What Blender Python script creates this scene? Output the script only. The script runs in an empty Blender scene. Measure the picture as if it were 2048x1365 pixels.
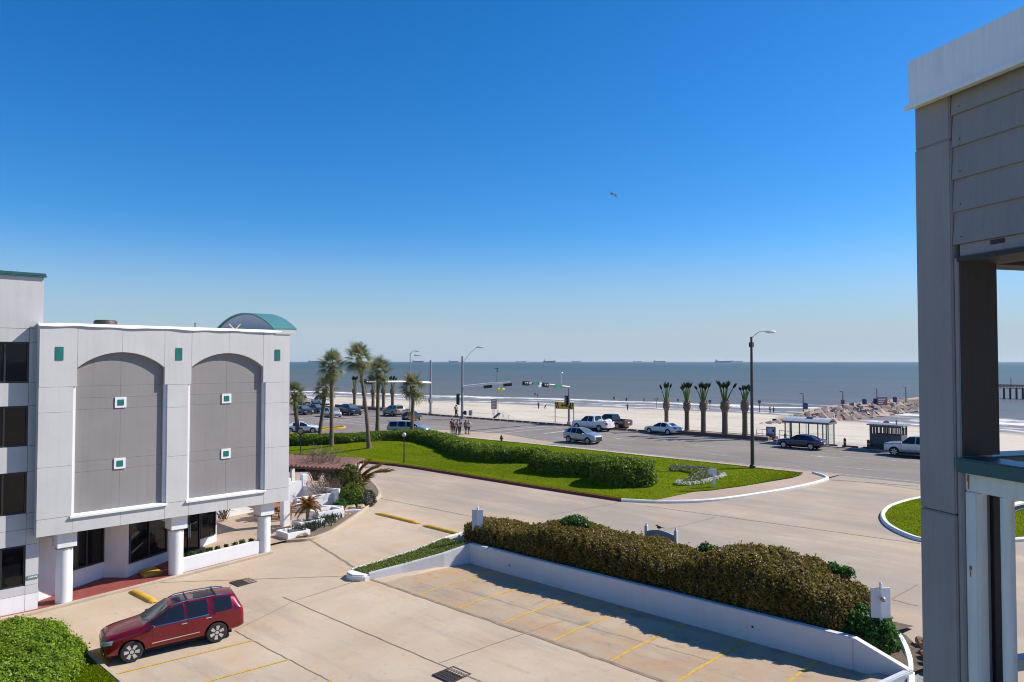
import bpy, bmesh, math, random
import numpy as np
from mathutils import Vector, Matrix, Euler
from mathutils.bvhtree import BVHTree

R = math.radians
SC = bpy.context.scene
COL = SC.collection
random.seed(7)
RNG = np.random.default_rng(11)

# ------------------------------------------------------------------ camera, sky, sun, exposure
# world axes: X runs along the coast, Y points out to sea, Z up
CAM_H, FPX = 11.0, 1480.0
cam_d = bpy.data.cameras.new('camera'); cam = bpy.data.objects.new('camera', cam_d); COL.objects.link(cam)
cam_d.sensor_width = 36; cam_d.lens = 36 * FPX / 2048
cam_d.clip_start = .1; cam_d.clip_end = 60000
PITCH, YAW = R(1.59), R(44)
cam.location = (0, 0, CAM_H); cam.rotation_euler = (R(90) + PITCH, 0, YAW)
SC.camera = cam

SUN_EL, SUN_AZ = R(40.5), R(31)      # azimuth from +Y towards +X
world = bpy.data.worlds.new('World'); SC.world = world; world.use_nodes = True
wn = world.node_tree.nodes; wl = world.node_tree.links
bg = wn['Background']
sky = wn.new('ShaderNodeTexSky'); sky.sky_type = 'NISHITA'; sky.sun_disc = False
sky.sun_elevation = SUN_EL; sky.sun_rotation = SUN_AZ
sky.altitude = 0; sky.air_density = 1.0; sky.dust_density = .3; sky.ozone_density = 10.0
hs = wn.new('ShaderNodeHueSaturation'); hs.inputs['Saturation'].default_value = 1.2
wl.new(sky.outputs[0], hs.inputs['Color'])
# sea haze low over the horizon, all the way round
SKY_K = .110
tcw = wn.new('ShaderNodeTexCoord'); sepw = wn.new('ShaderNodeSeparateXYZ'); wl.new(tcw.outputs['Generated'], sepw.inputs[0])
mrw = wn.new('ShaderNodeMapRange'); mrw.interpolation_type = 'SMOOTHERSTEP'; wl.new(sepw.outputs['Z'], mrw.inputs[0])
mrw.inputs[1].default_value = .20; mrw.inputs[2].default_value = -.02; mrw.inputs[3].default_value = 0; mrw.inputs[4].default_value = .95
mxw = wn.new('ShaderNodeMix'); mxw.data_type = 'RGBA'; wl.new(mrw.outputs[0], mxw.inputs[0]); wl.new(hs.outputs[0], mxw.inputs[6])
mxw.inputs[7].default_value = (.32 / SKY_K, .415 / SKY_K, .49 / SKY_K, 1)
# thin pale haze bank just above the sea, uneven along its top
nzw = wn.new('ShaderNodeTexNoise'); nzw.inputs['Scale'].default_value = 3.0; nzw.inputs['Detail'].default_value = 5; wl.new(tcw.outputs['Generated'], nzw.inputs['Vector'])
mdw = wn.new('ShaderNodeMath'); mdw.operation = 'MULTIPLY_ADD'; wl.new(nzw.outputs['Fac'], mdw.inputs[0]); mdw.inputs[1].default_value = -.035; wl.new(sepw.outputs['Z'], mdw.inputs[2])
mr2 = wn.new('ShaderNodeMapRange'); mr2.interpolation_type = 'SMOOTHSTEP'; wl.new(mdw.outputs[0], mr2.inputs[0])
mr2.inputs[1].default_value = .034; mr2.inputs[2].default_value = .018; mr2.inputs[3].default_value = 0; mr2.inputs[4].default_value = .55
mx2 = wn.new('ShaderNodeMix'); mx2.data_type = 'RGBA'; wl.new(mr2.outputs[0], mx2.inputs[0]); wl.new(mxw.outputs[2], mx2.inputs[6]); mx2.inputs[7].default_value = (.37 / SKY_K, .44 / SKY_K, .51 / SKY_K, 1)
wl.new(mx2.outputs[2], bg.inputs[0])
bg.inputs[1].default_value = SKY_K
sun_d = bpy.data.lights.new('sun', 'SUN'); sun_d.energy = 5.0; sun_d.angle = R(.53); sun_d.color = (1, .93, .82)
sun = bpy.data.objects.new('sun', sun_d); COL.objects.link(sun)
sdir = Vector((math.sin(SUN_AZ) * math.cos(SUN_EL), math.cos(SUN_AZ) * math.cos(SUN_EL), math.sin(SUN_EL)))
sun.rotation_euler = sdir.to_track_quat('Z', 'Y').to_euler(); sun.location = (30, 60, 90)
vs = SC.view_settings
SC.display_settings.display_device = 'sRGB'
vs.view_transform = 'Standard'; vs.look = 'None'; vs.exposure = .40; vs.gamma = 1; vs.use_curve_mapping = False
SC.render.engine = 'CYCLES'
SC.cycles.max_bounces = 6; SC.cycles.diffuse_bounces = 3; SC.cycles.glossy_bounces = 3
SC.cycles.transparent_max_bounces = 6; SC.cycles.use_denoising = True; SC.cycles.denoising_prefilter = 'ACCURATE'; SC.cycles.filter_width = 1.05

# ------------------------------------------------------------------ layout: points of the photograph on the terrain
def lot_z(b):
    if b < 9: return 0.
    if b < 22.3: return .65 * (b - 9) / 13.3
    if b < 57: return .65 + 1.5 * (b - 22.3) / 34.7
    return 2.15
SEA_Z = -2.0
def _coast(p0, p1):
    d = Vector((p1[0] - p0[0], p1[1] - p0[1])).normalized(); n = Vector((-d.y, d.x))
    if n.y < 0: n = -n
    return n, n.dot(Vector(p0))
N1, C1 = _coast((-255.7, 150.6), (-86.75, 180.66))
N2, C2 = _coast((-86.75, 180.66), (-27.43, 161.96))
def shore(a, b): return max(N1.x * a + N1.y * b - C1, N2.x * a + N2.y * b - C2)
def beach_z(a, b):
    d = shore(a, b)
    return SEA_Z + min(2.2, -d * .022) if d < 0 else SEA_Z - min(4, d * .03)
def ray(x, y):
    r = (x - 1024) / FPX; u = -(y - 682.5) / FPX
    f = math.cos(PITCH) - u * math.sin(PITCH); z = math.sin(PITCH) + u * math.cos(PITCH)
    c, s = math.cos(YAW), math.sin(YAW)
    return r * c - f * s, r * s + f * c, z
def on_z(x, y, z):
    d = ray(x, y); t = (z - CAM_H) / d[2]; return Vector((d[0] * t, d[1] * t, z))
def G(x, y, g=None):
    z = 0
    for i in range(30):
        p = on_z(x, y, z); z = .5 * z + .5 * (g(p.x, p.y) if g else lot_z(p.y))
    return Vector((p.x, p.y, z))
def on_y(x, y, b):
    d = ray(x, y); t = b / d[1]; return Vector((d[0] * t, b, CAM_H + d[2] * t))
def on_x(x, y, a):
    d = ray(x, y); t = a / d[0]; return Vector((a, d[1] * t, CAM_H + d[2] * t))
def at_dist(x, y, D):
    d = ray(x, y); h = math.hypot(d[0], d[1]); return Vector((d[0] / h * D, d[1] / h * D, CAM_H + d[2] / h * D))

# ------------------------------------------------------------------ objects
def thing(name, label, cat, loc=(0, 0, 0), rz=0, group=None):
    o = bpy.data.objects.new(name, None); COL.objects.link(o); o.empty_display_size = .3
    o.location = loc; o.rotation_euler = (0, 0, rz)
    tag(o, label, cat, group); return o
def tag(o, label=None, cat=None, group=None, kind=None):
    if label: o['label'] = label
    if cat: o['category'] = cat
    if group: o['group'] = group
    if kind: o['kind'] = kind
    return o
def copy_tree(o, parent=None):
    c = o.copy(); COL.objects.link(c)
    if parent: c.parent = parent
    for ch in o.children: copy_tree(ch, c)
    return c
def link(name, me, parent=None, loc=None):
    o = bpy.data.objects.new(name, me); COL.objects.link(o)
    if parent: o.parent = parent
    if loc is not None: o.location = loc
    return o

class MB:
    """collects shapes, then links them as one mesh object"""
    def __init__(s): s.v = []; s.f = []; s.sm = []
    def add(s, vs, fs, smooth=False):
        n = len(s.v); s.v += [tuple(p) for p in vs]; s.f += [tuple(i + n for i in f) for f in fs]; s.sm += [smooth] * len(fs); return s
    def box(s, c, d, rz=0, m=None):
        x, y, z = d[0] / 2, d[1] / 2, d[2] / 2
        P = [Vector((i * x, j * y, k * z)) for k in (-1, 1) for j in (-1, 1) for i in (-1, 1)]
        if m is None: m = Matrix.Rotation(rz, 3, 'Z')
        c = Vector(c)
        return s.add([m @ p + c for p in P], [(0, 2, 3, 1), (4, 5, 7, 6), (0, 1, 5, 4), (2, 6, 7, 3), (0, 4, 6, 2), (1, 3, 7, 5)])
    def bx(s, x0, x1, y0, y1, z0, z1): return s.box(((x0 + x1) / 2, (y0 + y1) / 2, (z0 + z1) / 2), (x1 - x0, y1 - y0, z1 - z0))
    def bar(s, p, q, w, h=None, up=(0, 0, 1)):
        p, q = Vector(p), Vector(q); d = (q - p); L = d.length; d.normalize(); u = Vector(up)
        if abs(d.dot(u)) > .98: u = Vector((0, 1, 0))
        r = d.cross(u).normalized(); u = r.cross(d)
        return s.box((p + q) / 2, (L, w, h or w), m=Matrix((d, r, u)).transposed())
    def tube(s, pts, rad, n=8, cap=True, smooth=True):
        pts = [Vector(p) for p in pts]; k = len(pts)
        if not hasattr(rad, '__len__'): rad = [rad] * k
        V = []; F = []
        t0 = (pts[1] - pts[0]).normalized(); u = t0.orthogonal().normalized()
        for i, p in enumerate(pts):
            t = (pts[min(i + 1, k - 1)] - pts[max(i - 1, 0)]).normalized()
            u = (u - t * u.dot(t)).normalized(); w = t.cross(u)
            V += [p + (u * math.cos(2 * math.pi * j / n) + w * math.sin(2 * math.pi * j / n)) * rad[i] for j in range(n)]
        for i in range(k - 1):
            F += [(i * n + j, i * n + (j + 1) % n, (i + 1) * n + (j + 1) % n, (i + 1) * n + j) for j in range(n)]
        s.add(V, F, smooth)
        if cap: 
            s.add(V[:n], [tuple(range(n - 1, -1, -1))]); s.add(V[-n:], [tuple(range(n))])
        return s
    def lathe(s, prof, c=(0, 0, 0), n=16, axis='z', smooth=True):
        c = Vector(c); V = []; F = []
        for r, h in prof:
            for j in range(n):
                a = 2 * math.pi * j / n; x, y = r * math.cos(a), r * math.sin(a)
                V.append(c + (Vector((x, y, h)) if axis == 'z' else Vector((x, h, y)) if axis == 'y' else Vector((h, x, y))))
        for i in range(len(prof) - 1):
            F += [(i * n + j, i * n + (j + 1) % n, (i + 1) * n + (j + 1) % n, (i + 1) * n + j) for j in range(n)]
        s.add(V, F, smooth)
        if prof[0][0] > .001: s.add(V[:n], [tuple(range(n - 1, -1, -1))])
        if prof[-1][0] > .001: s.add(V[-n:], [tuple(range(n))])
        return s
    def ball(s, c, r, n=10, m=6, sc=(1, 1, 1), smooth=True):
        c = Vector(c); V = []; F = []
        for i in range(m + 1):
            th = math.pi * i / m
            for j in range(n):
                ph = 2 * math.pi * j / n
                V.append(c + Vector((r * sc[0] * math.sin(th) * math.cos(ph), r * sc[1] * math.sin(th) * math.sin(ph), r * sc[2] * math.cos(th))))
        for i in range(m): F += [(i * n + j, (i + 1) * n + j, (i + 1) * n + (j + 1) % n, i * n + (j + 1) % n) for j in range(n)]
        return s.add(V, F, smooth)
    def prism(s, poly, lo, hi, to=lambda u, v, h: (u, v, h)):
        """extrude a 2D outline (any simple polygon) between two heights"""
        n = len(poly); V = [to(u, v, lo(u, v) if callable(lo) else lo) for u, v in poly] + [to(u, v, hi(u, v) if callable(hi) else hi) for u, v in poly]
        F = [(i, (i + 1) % n, n + (i + 1) % n, n + i) for i in range(n)] + [tuple(range(n - 1, -1, -1)), tuple(range(n, 2 * n))]
        return s.add(V, F)
    def sheet(s, poly, z): return s.add([(u, v, z(u, v) if callable(z) else z) for u, v in poly], [tuple(range(len(poly)))])
    def build(s, name, mat, parent=None, bevel=0, world=True, kind=None, flat=False):
        off = Vector((0, 0, 0))
        if parent is not None and world:
            q = parent
            while q is not None: off = off + q.location; q = q.parent
        me = bpy.data.meshes.new(name)
        me.from_pydata([(p[0] - off.x, p[1] - off.y, p[2] - off.z) for p in s.v], [], s.f)
        me.polygons.foreach_set('use_smooth', s.sm)
        bm = bmesh.new(); bm.from_mesh(me)
        bmesh.ops.recalc_face_normals(bm, faces=bm.faces)
        big = [f for f in bm.faces if len(f.verts) > 4]
        if big: bmesh.ops.triangulate(bm, faces=big)
        if bevel:
            bmesh.ops.remove_doubles(bm, verts=bm.verts, dist=1e-5)
            es = [e for e in bm.edges if len(e.link_faces) == 2 and e.calc_face_angle(0) > .6]
            bmesh.ops.bevel(bm, geom=es, offset=bevel, segments=2, affect='EDGES', clamp_overlap=True)
        bm.to_mesh(me); bm.free()
        if any(s.sm): me.set_sharp_from_angle(angle=R(42))
        if mat: me.materials.append(mat)
        o = link(name, me, parent)
        if kind: o['kind'] = kind
        return o
def strip(path, w, z, closed=False):
    """flat ribbon along a ground path -> MB faces (list of (u,v) path), z callable"""
    m = MB(); L = []; Rr = []
    P = [Vector(p[:2]) for p in path]; n = len(P)
    for i, p in enumerate(P):
        t = (P[min(i + 1, n - 1)] - P[max(i - 1, 0)]).normalized(); nn = Vector((-t.y, t.x)) * w / 2
        L.append(p + nn); Rr.append(p - nn)
    V = [(q.x, q.y, z(q.x, q.y)) for q in L] + [(q.x, q.y, z(q.x, q.y)) for q in Rr]
    m.add(V, [(i, n + i, n + i + 1, i + 1) for i in range(n - 1)]); return m
def kerb_mb(path, w, h, zf, sink=.08, r=.02):
    """kerb of rounded box section swept along a path"""
    m = MB(); P = [Vector(p[:2]) for p in path]; n = len(P); V = []; k = 6
    for i, p in enumerate(P):
        t = (P[min(i + 1, n - 1)] - P[max(i - 1, 0)]).normalized(); nn = Vector((-t.y, t.x)); z = zf(p.x, p.y)
        for o, hh in ((-w / 2, -sink), (-w / 2, h - r), (-w / 2 + r, h), (w / 2 - r, h), (w / 2, h - r), (w / 2, -sink)):
            q = p + nn * o; V.append((q.x, q.y, z + hh))
    F = [(i * k + j, i * k + j + 1, (i + 1) * k + j + 1, (i + 1) * k + j) for i in range(n - 1) for j in range(k - 1)]
    F += [tuple(range(k)), tuple(range((n - 1) * k, n * k))]
    return m.add(V, F)
def smooth_path(pts, n=6):
    """Catmull-Rom through 2D points"""
    P = [Vector(p[:2]) for p in pts]; P = [P[0] * 2 - P[1]] + P + [P[-1] * 2 - P[-2]]; out = []
    for i in range(1, len(P) - 2):
        for k in range(n):
            t = k / n; a, b, c, d = P[i - 1], P[i], P[i + 1], P[i + 2]
            q = .5 * ((2 * b) + (c - a) * t + (2 * a - 5 * b + 4 * c - d) * t * t + (3 * b - a - 3 * c + d) * t ** 3)
            out.append((q.x, q.y))
    out.append(tuple(P[-2])); return out

# ------------------------------------------------------------------ materials
class N:
    def __init__(s, name):
        s.m = bpy.data.materials.new(name); s.m.use_nodes = True; s.t = s.m.node_tree
        s.b = s.t.nodes['Principled BSDF']; s._tc = None
    def n(s, ty, **kw):
        x = s.t.nodes.new(ty)
        for k, v in kw.items(): setattr(x, k, v)
        return x
    def put(s, sock, v):
        if hasattr(v, 'is_output'): s.t.links.new(v, sock)
        else: sock.default_value = (tuple(v) + (1,))[:4] if isinstance(v, (tuple, list)) and len(sock.default_value) == 4 else v
    def pos(s): return s.n('ShaderNodeNewGeometry').outputs['Position']
    def obj(s): return s.n('ShaderNodeTexCoord').outputs['Object']
    def mapping(s, v, sc=(1, 1, 1), rot=(0, 0, 0), loc=(0, 0, 0)):
        x = s.n('ShaderNodeMapping'); s.put(x.inputs[0], v); x.inputs['Scale'].default_value = sc; x.inputs['Rotation'].default_value = rot; x.inputs['Location'].default_value = loc
        return x.outputs[0]
    def noise(s, v, scale, detail=4, rough=.55, dist=0):
        x = s.n('ShaderNodeTexNoise'); s.put(x.inputs['Vector'], v); x.inputs['Scale'].default_value = scale; x.inputs['Detail'].default_value = detail
        x.inputs['Roughness'].default_value = rough; x.inputs['Distortion'].default_value = dist; return x.outputs['Fac']
    def voro(s, v, scale, feature='F1', out='Distance', rnd=1):
        x = s.n('ShaderNodeTexVoronoi', feature=feature); s.put(x.inputs['Vector'], v); x.inputs['Scale'].default_value = scale; x.inputs['Randomness'].default_value = rnd; return x.outputs[out]
    def ramp(s, f, stops, mode='LINEAR'):
        x = s.n('ShaderNodeValToRGB'); s.put(x.inputs[0], f); e = x.color_ramp.elements; x.color_ramp.interpolation = mode
        while len(e) < len(stops): e.new(.5)
        for q, (p, c) in zip(e, stops): q.position = p; q.color = (c, c, c, 1) if not hasattr(c, '__len__') else tuple(c) + (1,)
        return x.outputs[0]
    def mix(s, f, a, b, mode='MIX'):
        x = s.n('ShaderNodeMix', data_type='RGBA', blend_type=mode); s.put(x.inputs[0], f); s.put(x.inputs[6], a); s.put(x.inputs[7], b); return x.outputs[2]
    def math(s, op, a, b=0., c=0., clamp=False):
        x = s.n('ShaderNodeMath', operation=op, use_clamp=clamp); s.put(x.inputs[0], a); s.put(x.inputs[1], b); s.put(x.inputs[2], c); return x.outputs[0]
    def rng(s, v, a, b, c=0., d=1.):
        x = s.n('ShaderNodeMapRange'); s.put(x.inputs[0], v); x.inputs[1].default_value = a; x.inputs[2].default_value = b; x.inputs[3].default_value = c; x.inputs[4].default_value = d; return x.outputs[0]
    def dot(s, v, w):
        x = s.n('ShaderNodeVectorMath', operation='DOT_PRODUCT'); s.put(x.inputs[0], v); x.inputs[1].default_value = w; return x.outputs['Value']
    def bump(s, h, strength=.3, dist=.01, normal=None):
        x = s.n('ShaderNodeBump'); s.put(x.inputs['Height'], h); x.inputs['Strength'].default_value = strength; x.inputs['Distance'].default_value = dist
        if normal is not None: s.put(x.inputs['Normal'], normal)
        return x.outputs[0]
    def rand(s): return s.n('ShaderNodeNewGeometry').outputs['Random Per Island']
    def objrand(s): return s.n('ShaderNodeObjectInfo').outputs['Random']
    def done(s, col=None, rough=None, nrm=None, metal=None, spec=None, coat=None):
        for k, v in (('Base Color', col), ('Roughness', rough), ('Normal', nrm), ('Metallic', metal), ('Specular IOR Level', spec), ('Coat Weight', coat)):
            if v is not None: s.put(s.b.inputs[k], v)
        return s.m
def mul(c, k): return tuple(min(1, x * k) for x in c)
def paintmat(name, col, rough=.55, var=.10, scale=1.2, bump=.15, bscale=60, bdist=.004, dirt=0, metal=0, spec=.4, streak=0):
    n = N(name); p = n.pos()
    c = n.mix(n.ramp(n.noise(p, scale, 6), [(.3, 0.), (.7, 1.)]), mul(col, 1 - var), mul(col, 1 + var))
    c = n.mix(n.math('MULTIPLY', n.noise(p, scale * 14, 3), var * 1.2), c, mul(col, .55))
    if dirt: c = n.mix(n.math('MULTIPLY', n.ramp(n.noise(p, .6, 8, .7), [(.52, 0.), (.75, 1.)]), dirt), c, (col[0] * .45, col[1] * .42, col[2] * .37))
    if streak: c = n.mix(n.math('MULTIPLY', n.ramp(n.noise(n.mapping(p, (3, 3, .12)), 1.6, 6, .6), [(.5, 0.), (.8, 1.)]), streak), c, (col[0] * .5, col[1] * .5, col[2] * .47))
    nrm = n.bump(n.noise(p, bscale, 3), bump, bdist) if bump else None
    return n.done(c, rough, nrm, metal, spec)
def plain(name, col, rough=.5, metal=0, spec=.5, coat=0):
    n = N(name); p = n.obj()
    c = n.mix(n.noise(p, 3, 4), mul(col, .88), mul(col, 1.1))
    return n.done(c, n.rng(n.noise(p, 9, 3), .3, .7, rough * .85, rough * 1.15), None, metal, spec, coat)
def leafmat(name, cols, trans=.35, rough=.45, spec=.35):
    n = N(name); c = n.ramp(n.rand(), [(i / (len(cols) - 1), x) for i, x in enumerate(cols)])
    c = n.mix(n.ramp(n.noise(n.pos(), .9, 3), [(.35, 0.), (.65, .35)]), c, cols[0])
    n.done(c, rough, None, 0, spec)
    t = n.n('ShaderNodeBsdfTranslucent'); n.put(t.inputs[0], n.mix(.5, c, mul(cols[-1], 1.2)))
    mx = n.n('ShaderNodeMixShader'); mx.inputs[0].default_value = trans
    n.t.links.new(n.b.outputs[0], mx.inputs[1]); n.t.links.new(t.outputs[0], mx.inputs[2])
    n.t.links.new(mx.outputs[0], n.t.nodes['Material Output'].inputs[0]); return n.m
M = {}
def concrete(name, col, stain=1., sc=1., oil=False, drv=False):
    n = N(name); p = n.pos()
    c = n.mix(n.ramp(n.noise(p, .16 * sc, 5), [(.32, 0.), (.68, 1.)]), mul(col, .84), mul(col, 1.12))
    c = n.mix(n.math('MULTIPLY', n.ramp(n.noise(p, .5 * sc, 8, .68, .3), [(.42, 0.), (.70, 1.)]), .6 * stain), c, (col[0] * .98, col[1] * .80, col[2] * .62))
    # tyre and oil darkening, streaked along the lanes
    st = n.noise(n.mapping(p, (.16, .9, 1), rot=(0, 0, R(-12))), .9 * sc, 7, .66)
    c = n.mix(n.math('MULTIPLY', n.ramp(st, [(.52, 0.), (.74, 1.)]), .5 * stain), c, mul((.30, .27, .24), .8))
    c = n.mix(n.math('MULTIPLY', n.ramp(n.noise(p, 2.6, 5, .6), [(.60, 0.), (.72, 1.)]), .35 * stain), c, mul(col, .55))
    if drv:
        sy = n.n('ShaderNodeSeparateXYZ'); n.put(sy.inputs[0], p); far = n.rng(sy.outputs['Y'], 26, 37)
        wear = n.ramp(n.noise(n.mapping(p, (.05, .22, 1), rot=(0, 0, R(-14))), 1.1, 7, .62), [(.36, 0.), (.60, 1.)])
        c = n.mix(n.math('MULTIPLY', n.math('MULTIPLY', far, wear), .8), c, (.30, .262, .225))
        w2 = n.ramp(n.noise(n.mapping(p, (.5, .12, 1), rot=(0, 0, R(6))), .9, 7, .66), [(.50, 0.), (.68, 1.)])
        c = n.mix(n.math('MULTIPLY', w2, .3), c, (.36, .30, .235))
    sp = n.ramp(n.noise(p, 26, 3, .7), [(.38, 0.), (.62, 1.)])
    c = n.mix(n.math('MULTIPLY', n.math('SUBTRACT', 1., sp), .22), c, mul(col, .45))
    c = n.mix(n.math('MULTIPLY', n.ramp(n.voro(p, 5.5), [(.05, 1.), (.11, 0.)]), n.ramp(n.noise(p, 1.3, 2), [(.62, 0.), (.66, .8)])), c, (.08, .075, .07))
    if oil:
        q = n.voro(p, .62, rnd=1); c = n.mix(n.math('MULTIPLY', n.ramp(n.math('ADD', q, n.math('MULTIPLY', n.math('SUBTRACT', n.noise(p, 3, 5, .7), .5), .35)), [(.10, 1.), (.26, 0.)]), n.ramp(n.noise(p, .45, 2), [(.46, 0.), (.56, .5)])), c, mul(col, .45))
    return n.done(c, .85, n.bump(n.noise(p, 45, 4, .7), .25, .006), None, .25)
M['concrete'] = concrete('driveway_concrete', (.53, .43, .32), drv=True)
M['bay'] = concrete('parking_concrete', (.44, .345, .245), 1.6, 1.3, True)
M['slab'] = concrete('kerb_concrete', (.48, .41, .31), .8, 2)
M['joint'] = paintmat('joint_filler', (.27, .21, .15), .9, .3, 3, .6, 30, .01)
M['walk'] = concrete('pavement_concrete', (.46, .36, .28), .6)
M['walkpale'] = concrete('pale_pavement_concrete', (.50, .45, .39), .6)
def asphalt():
    n = N('road_asphalt'); p = n.pos()
    col = (.235, .203, .175)
    c = n.mix(n.ramp(n.noise(p, .12, 5), [(.3, 0.), (.7, 1.)]), mul(col, .82), mul(col, 1.16))
    lane = n.noise(n.mapping(p, (.015, .55, 1)), 1.3, 5, .6)
    c = n.mix(n.math('MULTIPLY', n.ramp(lane, [(.48, 0.), (.72, 1.)]), .4), c, (.12, .112, .107))
    c = n.mix(n.math('MULTIPLY', n.ramp(n.noise(p, 30, 3), [(.35, 1.), (.55, 0.)]), .3), c, mul(col, .5))
    cr = n.ramp(n.voro(n.mapping(p, (.10, .17, 1)), 1., 'DISTANCE_TO_EDGE'), [(.0, 1.), (.010, 0.)])
    c = n.mix(n.math('MULTIPLY', cr, .4), c, (.08, .075, .07))
    return n.done(c, .85, n.bump(n.noise(p, 60, 3), .3, .006), None, .3)
M['asphalt'] = asphalt()
def sandmat():
    n = N('beach_sand'); p = n.pos()
    d = n.math('MAXIMUM', n.math('SUBTRACT', n.dot(p, (N1.x, N1.y, 0)), C1), n.math('SUBTRACT', n.dot(p, (N2.x, N2.y, 0)), C2))
    d = n.math('ADD', d, n.rng(n.noise(p, .045, 4), .3, .7, -4, 4))
    col = (.56, .49, .395)
    c = n.mix(n.ramp(n.noise(p, .05, 6), [(.3, 0.), (.7, 1.)]), mul(col, .9), mul(col, 1.06))
    c = n.mix(n.math('MULTIPLY', n.ramp(n.noise(p, .7, 7, .7), [(.5, 0.), (.75, 1.)]), .4), c, mul(col, .68))
    c = n.mix(n.math('MULTIPLY', n.ramp(n.noise(n.mapping(p, (.05, .5, 1), rot=(0, 0, R(-10))), 1., 7, .7), [(.53, 0.), (.64, 1.)]), .6), c, (.24, .18, .125))
    c = n.mix(n.rng(d, -11, -3), c, (.24, .205, .165))
    h = n.math('ADD', n.noise(p, 1.6, 5, .7), n.noise(p, .35, 3))
    return n.done(c, n.rng(d, -8, -1, .9, .35), n.bump(h, .6, .12), None, .3)
M['sand'] = sandmat()
def seamat():
    n = N('sea_water'); p = n.pos()
    d = n.math('MAXIMUM', n.math('SUBTRACT', n.dot(p, (N1.x, N1.y, 0)), C1), n.math('SUBTRACT', n.dot(p, (N2.x, N2.y, 0)), C2))
    wob = n.rng(n.noise(n.mapping(p, (1, 1, 1)), .022, 6, .6), .25, .75, -13, 13)
    dd = n.math('ADD', d, wob)
    big = n.noise(n.mapping(p, (.0012, .004, 1), rot=(0, 0, R(-10))), 1., 5, .6)
    dl = n.math('LOGARITHM', n.math('MAXIMUM', n.math('MULTIPLY', d, n.rng(big, .3, .7, .6, 1.6)), 1.), 10.)
    c = n.ramp(n.math('DIVIDE', dl, 4.), [(0., (.17, .14, .11)), (.38, (.14, .125, .105)), (.55, (.10, .11, .105)), (.68, (.07, .10, .10)), (.78, (.028, .088, .094)), (1., (.018, .078, .086))])
    # swell: long crests parallel to the shore
    mp = n.mapping(p, (.22, 1., 1), rot=(0, 0, R(-6)))
    w1 = n.noise(mp, .10, 5, .62); w2 = n.noise(mp, .9, 4, .65); w3 = n.noise(n.mapping(p, (.25, 1, 1), rot=(0, 0, R(-6))), .018, 3, .5)
    c = n.mix(n.math('MULTIPLY', n.ramp(w1, [(.42, 0.), (.62, 1.)]), .35), c, n.mix(.5, c, (.05, .05, .045)))
    c = n.mix(n.math('MULTIPLY', n.ramp(w3, [(.45, 0.), (.6, 1.)]), .3), c, n.mix(.6, c, (.19, .16, .13)))
    # breakers and swash
    lace = n.noise(n.mapping(p, (.35, 1, 1), rot=(0, 0, R(-10))), .55, 8, .72)
    def band(c0, w, thr):
        x = n.math('ABSOLUTE', n.math('SUBTRACT', dd, c0)); f = n.rng(x, 0, w, 1, 0)
        gap = n.ramp(n.noise(n.mapping(p, (.03, .10, 1), loc=(c0, 0, 0)), 1., 3), [(thr - .06, 0.), (thr + .05, 1.)])
        return n.math('MULTIPLY', f, gap)
    foam = n.math('MAXIMUM', n.math('MAXIMUM', n.math('MULTIPLY', band(2, 7, .34), .8), band(24, 11, .36)), n.math('MAXIMUM', n.math('MULTIPLY', band(11, 6, .5), .8), n.math('MULTIPLY', band(42, 5, .55), .8)))
    fm = n.ramp(n.math('ADD', n.math('MULTIPLY', foam, .75), n.math('MULTIPLY', n.math('SUBTRACT', lace, .5), 1.5)), [(.34, 0.), (.62, 1.)])
    c = n.mix(n.math('MULTIPLY', n.rng(dd, 30, 0), .55), c, (.30, .275, .25))
    c = n.mix(n.math('MULTIPLY', fm, .9), c, (.74, .74, .73))
    h = n.math('ADD', n.math('MULTIPLY', w1, 1.6), n.math('ADD', n.math('MULTIPLY', w2, .35), n.math('MULTIPLY', fm, .25)))
    rough = n.mix(fm, (.22, .22, .22), (.8, .8, .8))
    n.done(c, .9, n.bump(h, .6, .9), None, 0.)
    g = n.n('ShaderNodeBsdfGlossy'); g.inputs['Roughness'].default_value = .28; n.t.links.new(n.bump(h, .45, .9), g.inputs['Normal'])
    mx = n.n('ShaderNodeMixShader'); n.put(mx.inputs[0], n.math('MULTIPLY', n.math('SUBTRACT', 1., fm), .24))
    n.t.links.new(n.b.outputs[0], mx.inputs[1]); n.t.links.new(g.outputs[0], mx.inputs[2]); n.t.links.new(mx.outputs[0], n.t.nodes['Material Output'].inputs[0])
    return n.m
M['sea'] = seamat()
def lawnmat():
    n = N('lawn_grass'); p = n.pos()
    c = n.mix(n.ramp(n.noise(p, .25, 5), [(.3, 0.), (.7, 1.)]), (.095, .145, .001), (.19, .235, .002))
    mow = n.noise(n.mapping(p, (.12, 1., 1), rot=(0, 0, R(8))), 1.3, 4)
    c = n.mix(n.math('MULTIPLY', n.ramp(mow, [(.4, 0.), (.6, 1.)]), .4), c, (.25, .285, .01))
    c = n.mix(n.math('MULTIPLY', n.ramp(n.noise(p, 14, 4, .8), [(.3, 1.), (.62, 0.)]), .75), c, (.04, .085, .004))
    c = n.mix(n.math('MULTIPLY', n.ramp(n.noise(p, 1.8, 5, .7), [(.56, 0.), (.7, 1.)]), .4), c, (.17, .18, .04))
    return n.done(c, .9, n.bump(n.noise(p, 26, 5, .8), .9, .05), None, .02)
M['lawn'] = lawnmat()
M['blade'] = leafmat('grass_blade', [(.075, .125, .001), (.14, .20, .002), (.21, .26, .006)], .3, .7, .02)
M['soil'] = paintmat('planting_soil', (.13, .095, .065), .95, .3, 2, .8, 14, .05)
M['earth'] = paintmat('earth', (.30, .26, .20), .95, .2, .2, .5, 3, .05)
M['mulch'] = paintmat('dry_mulch', (.20, .15, .105), .95, .35, 3, 1, 12, .06)
M['gravel'] = paintmat('grey_gravel', (.28, .29, .26), .9, .4, 9, 1, 22, .03)
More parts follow.
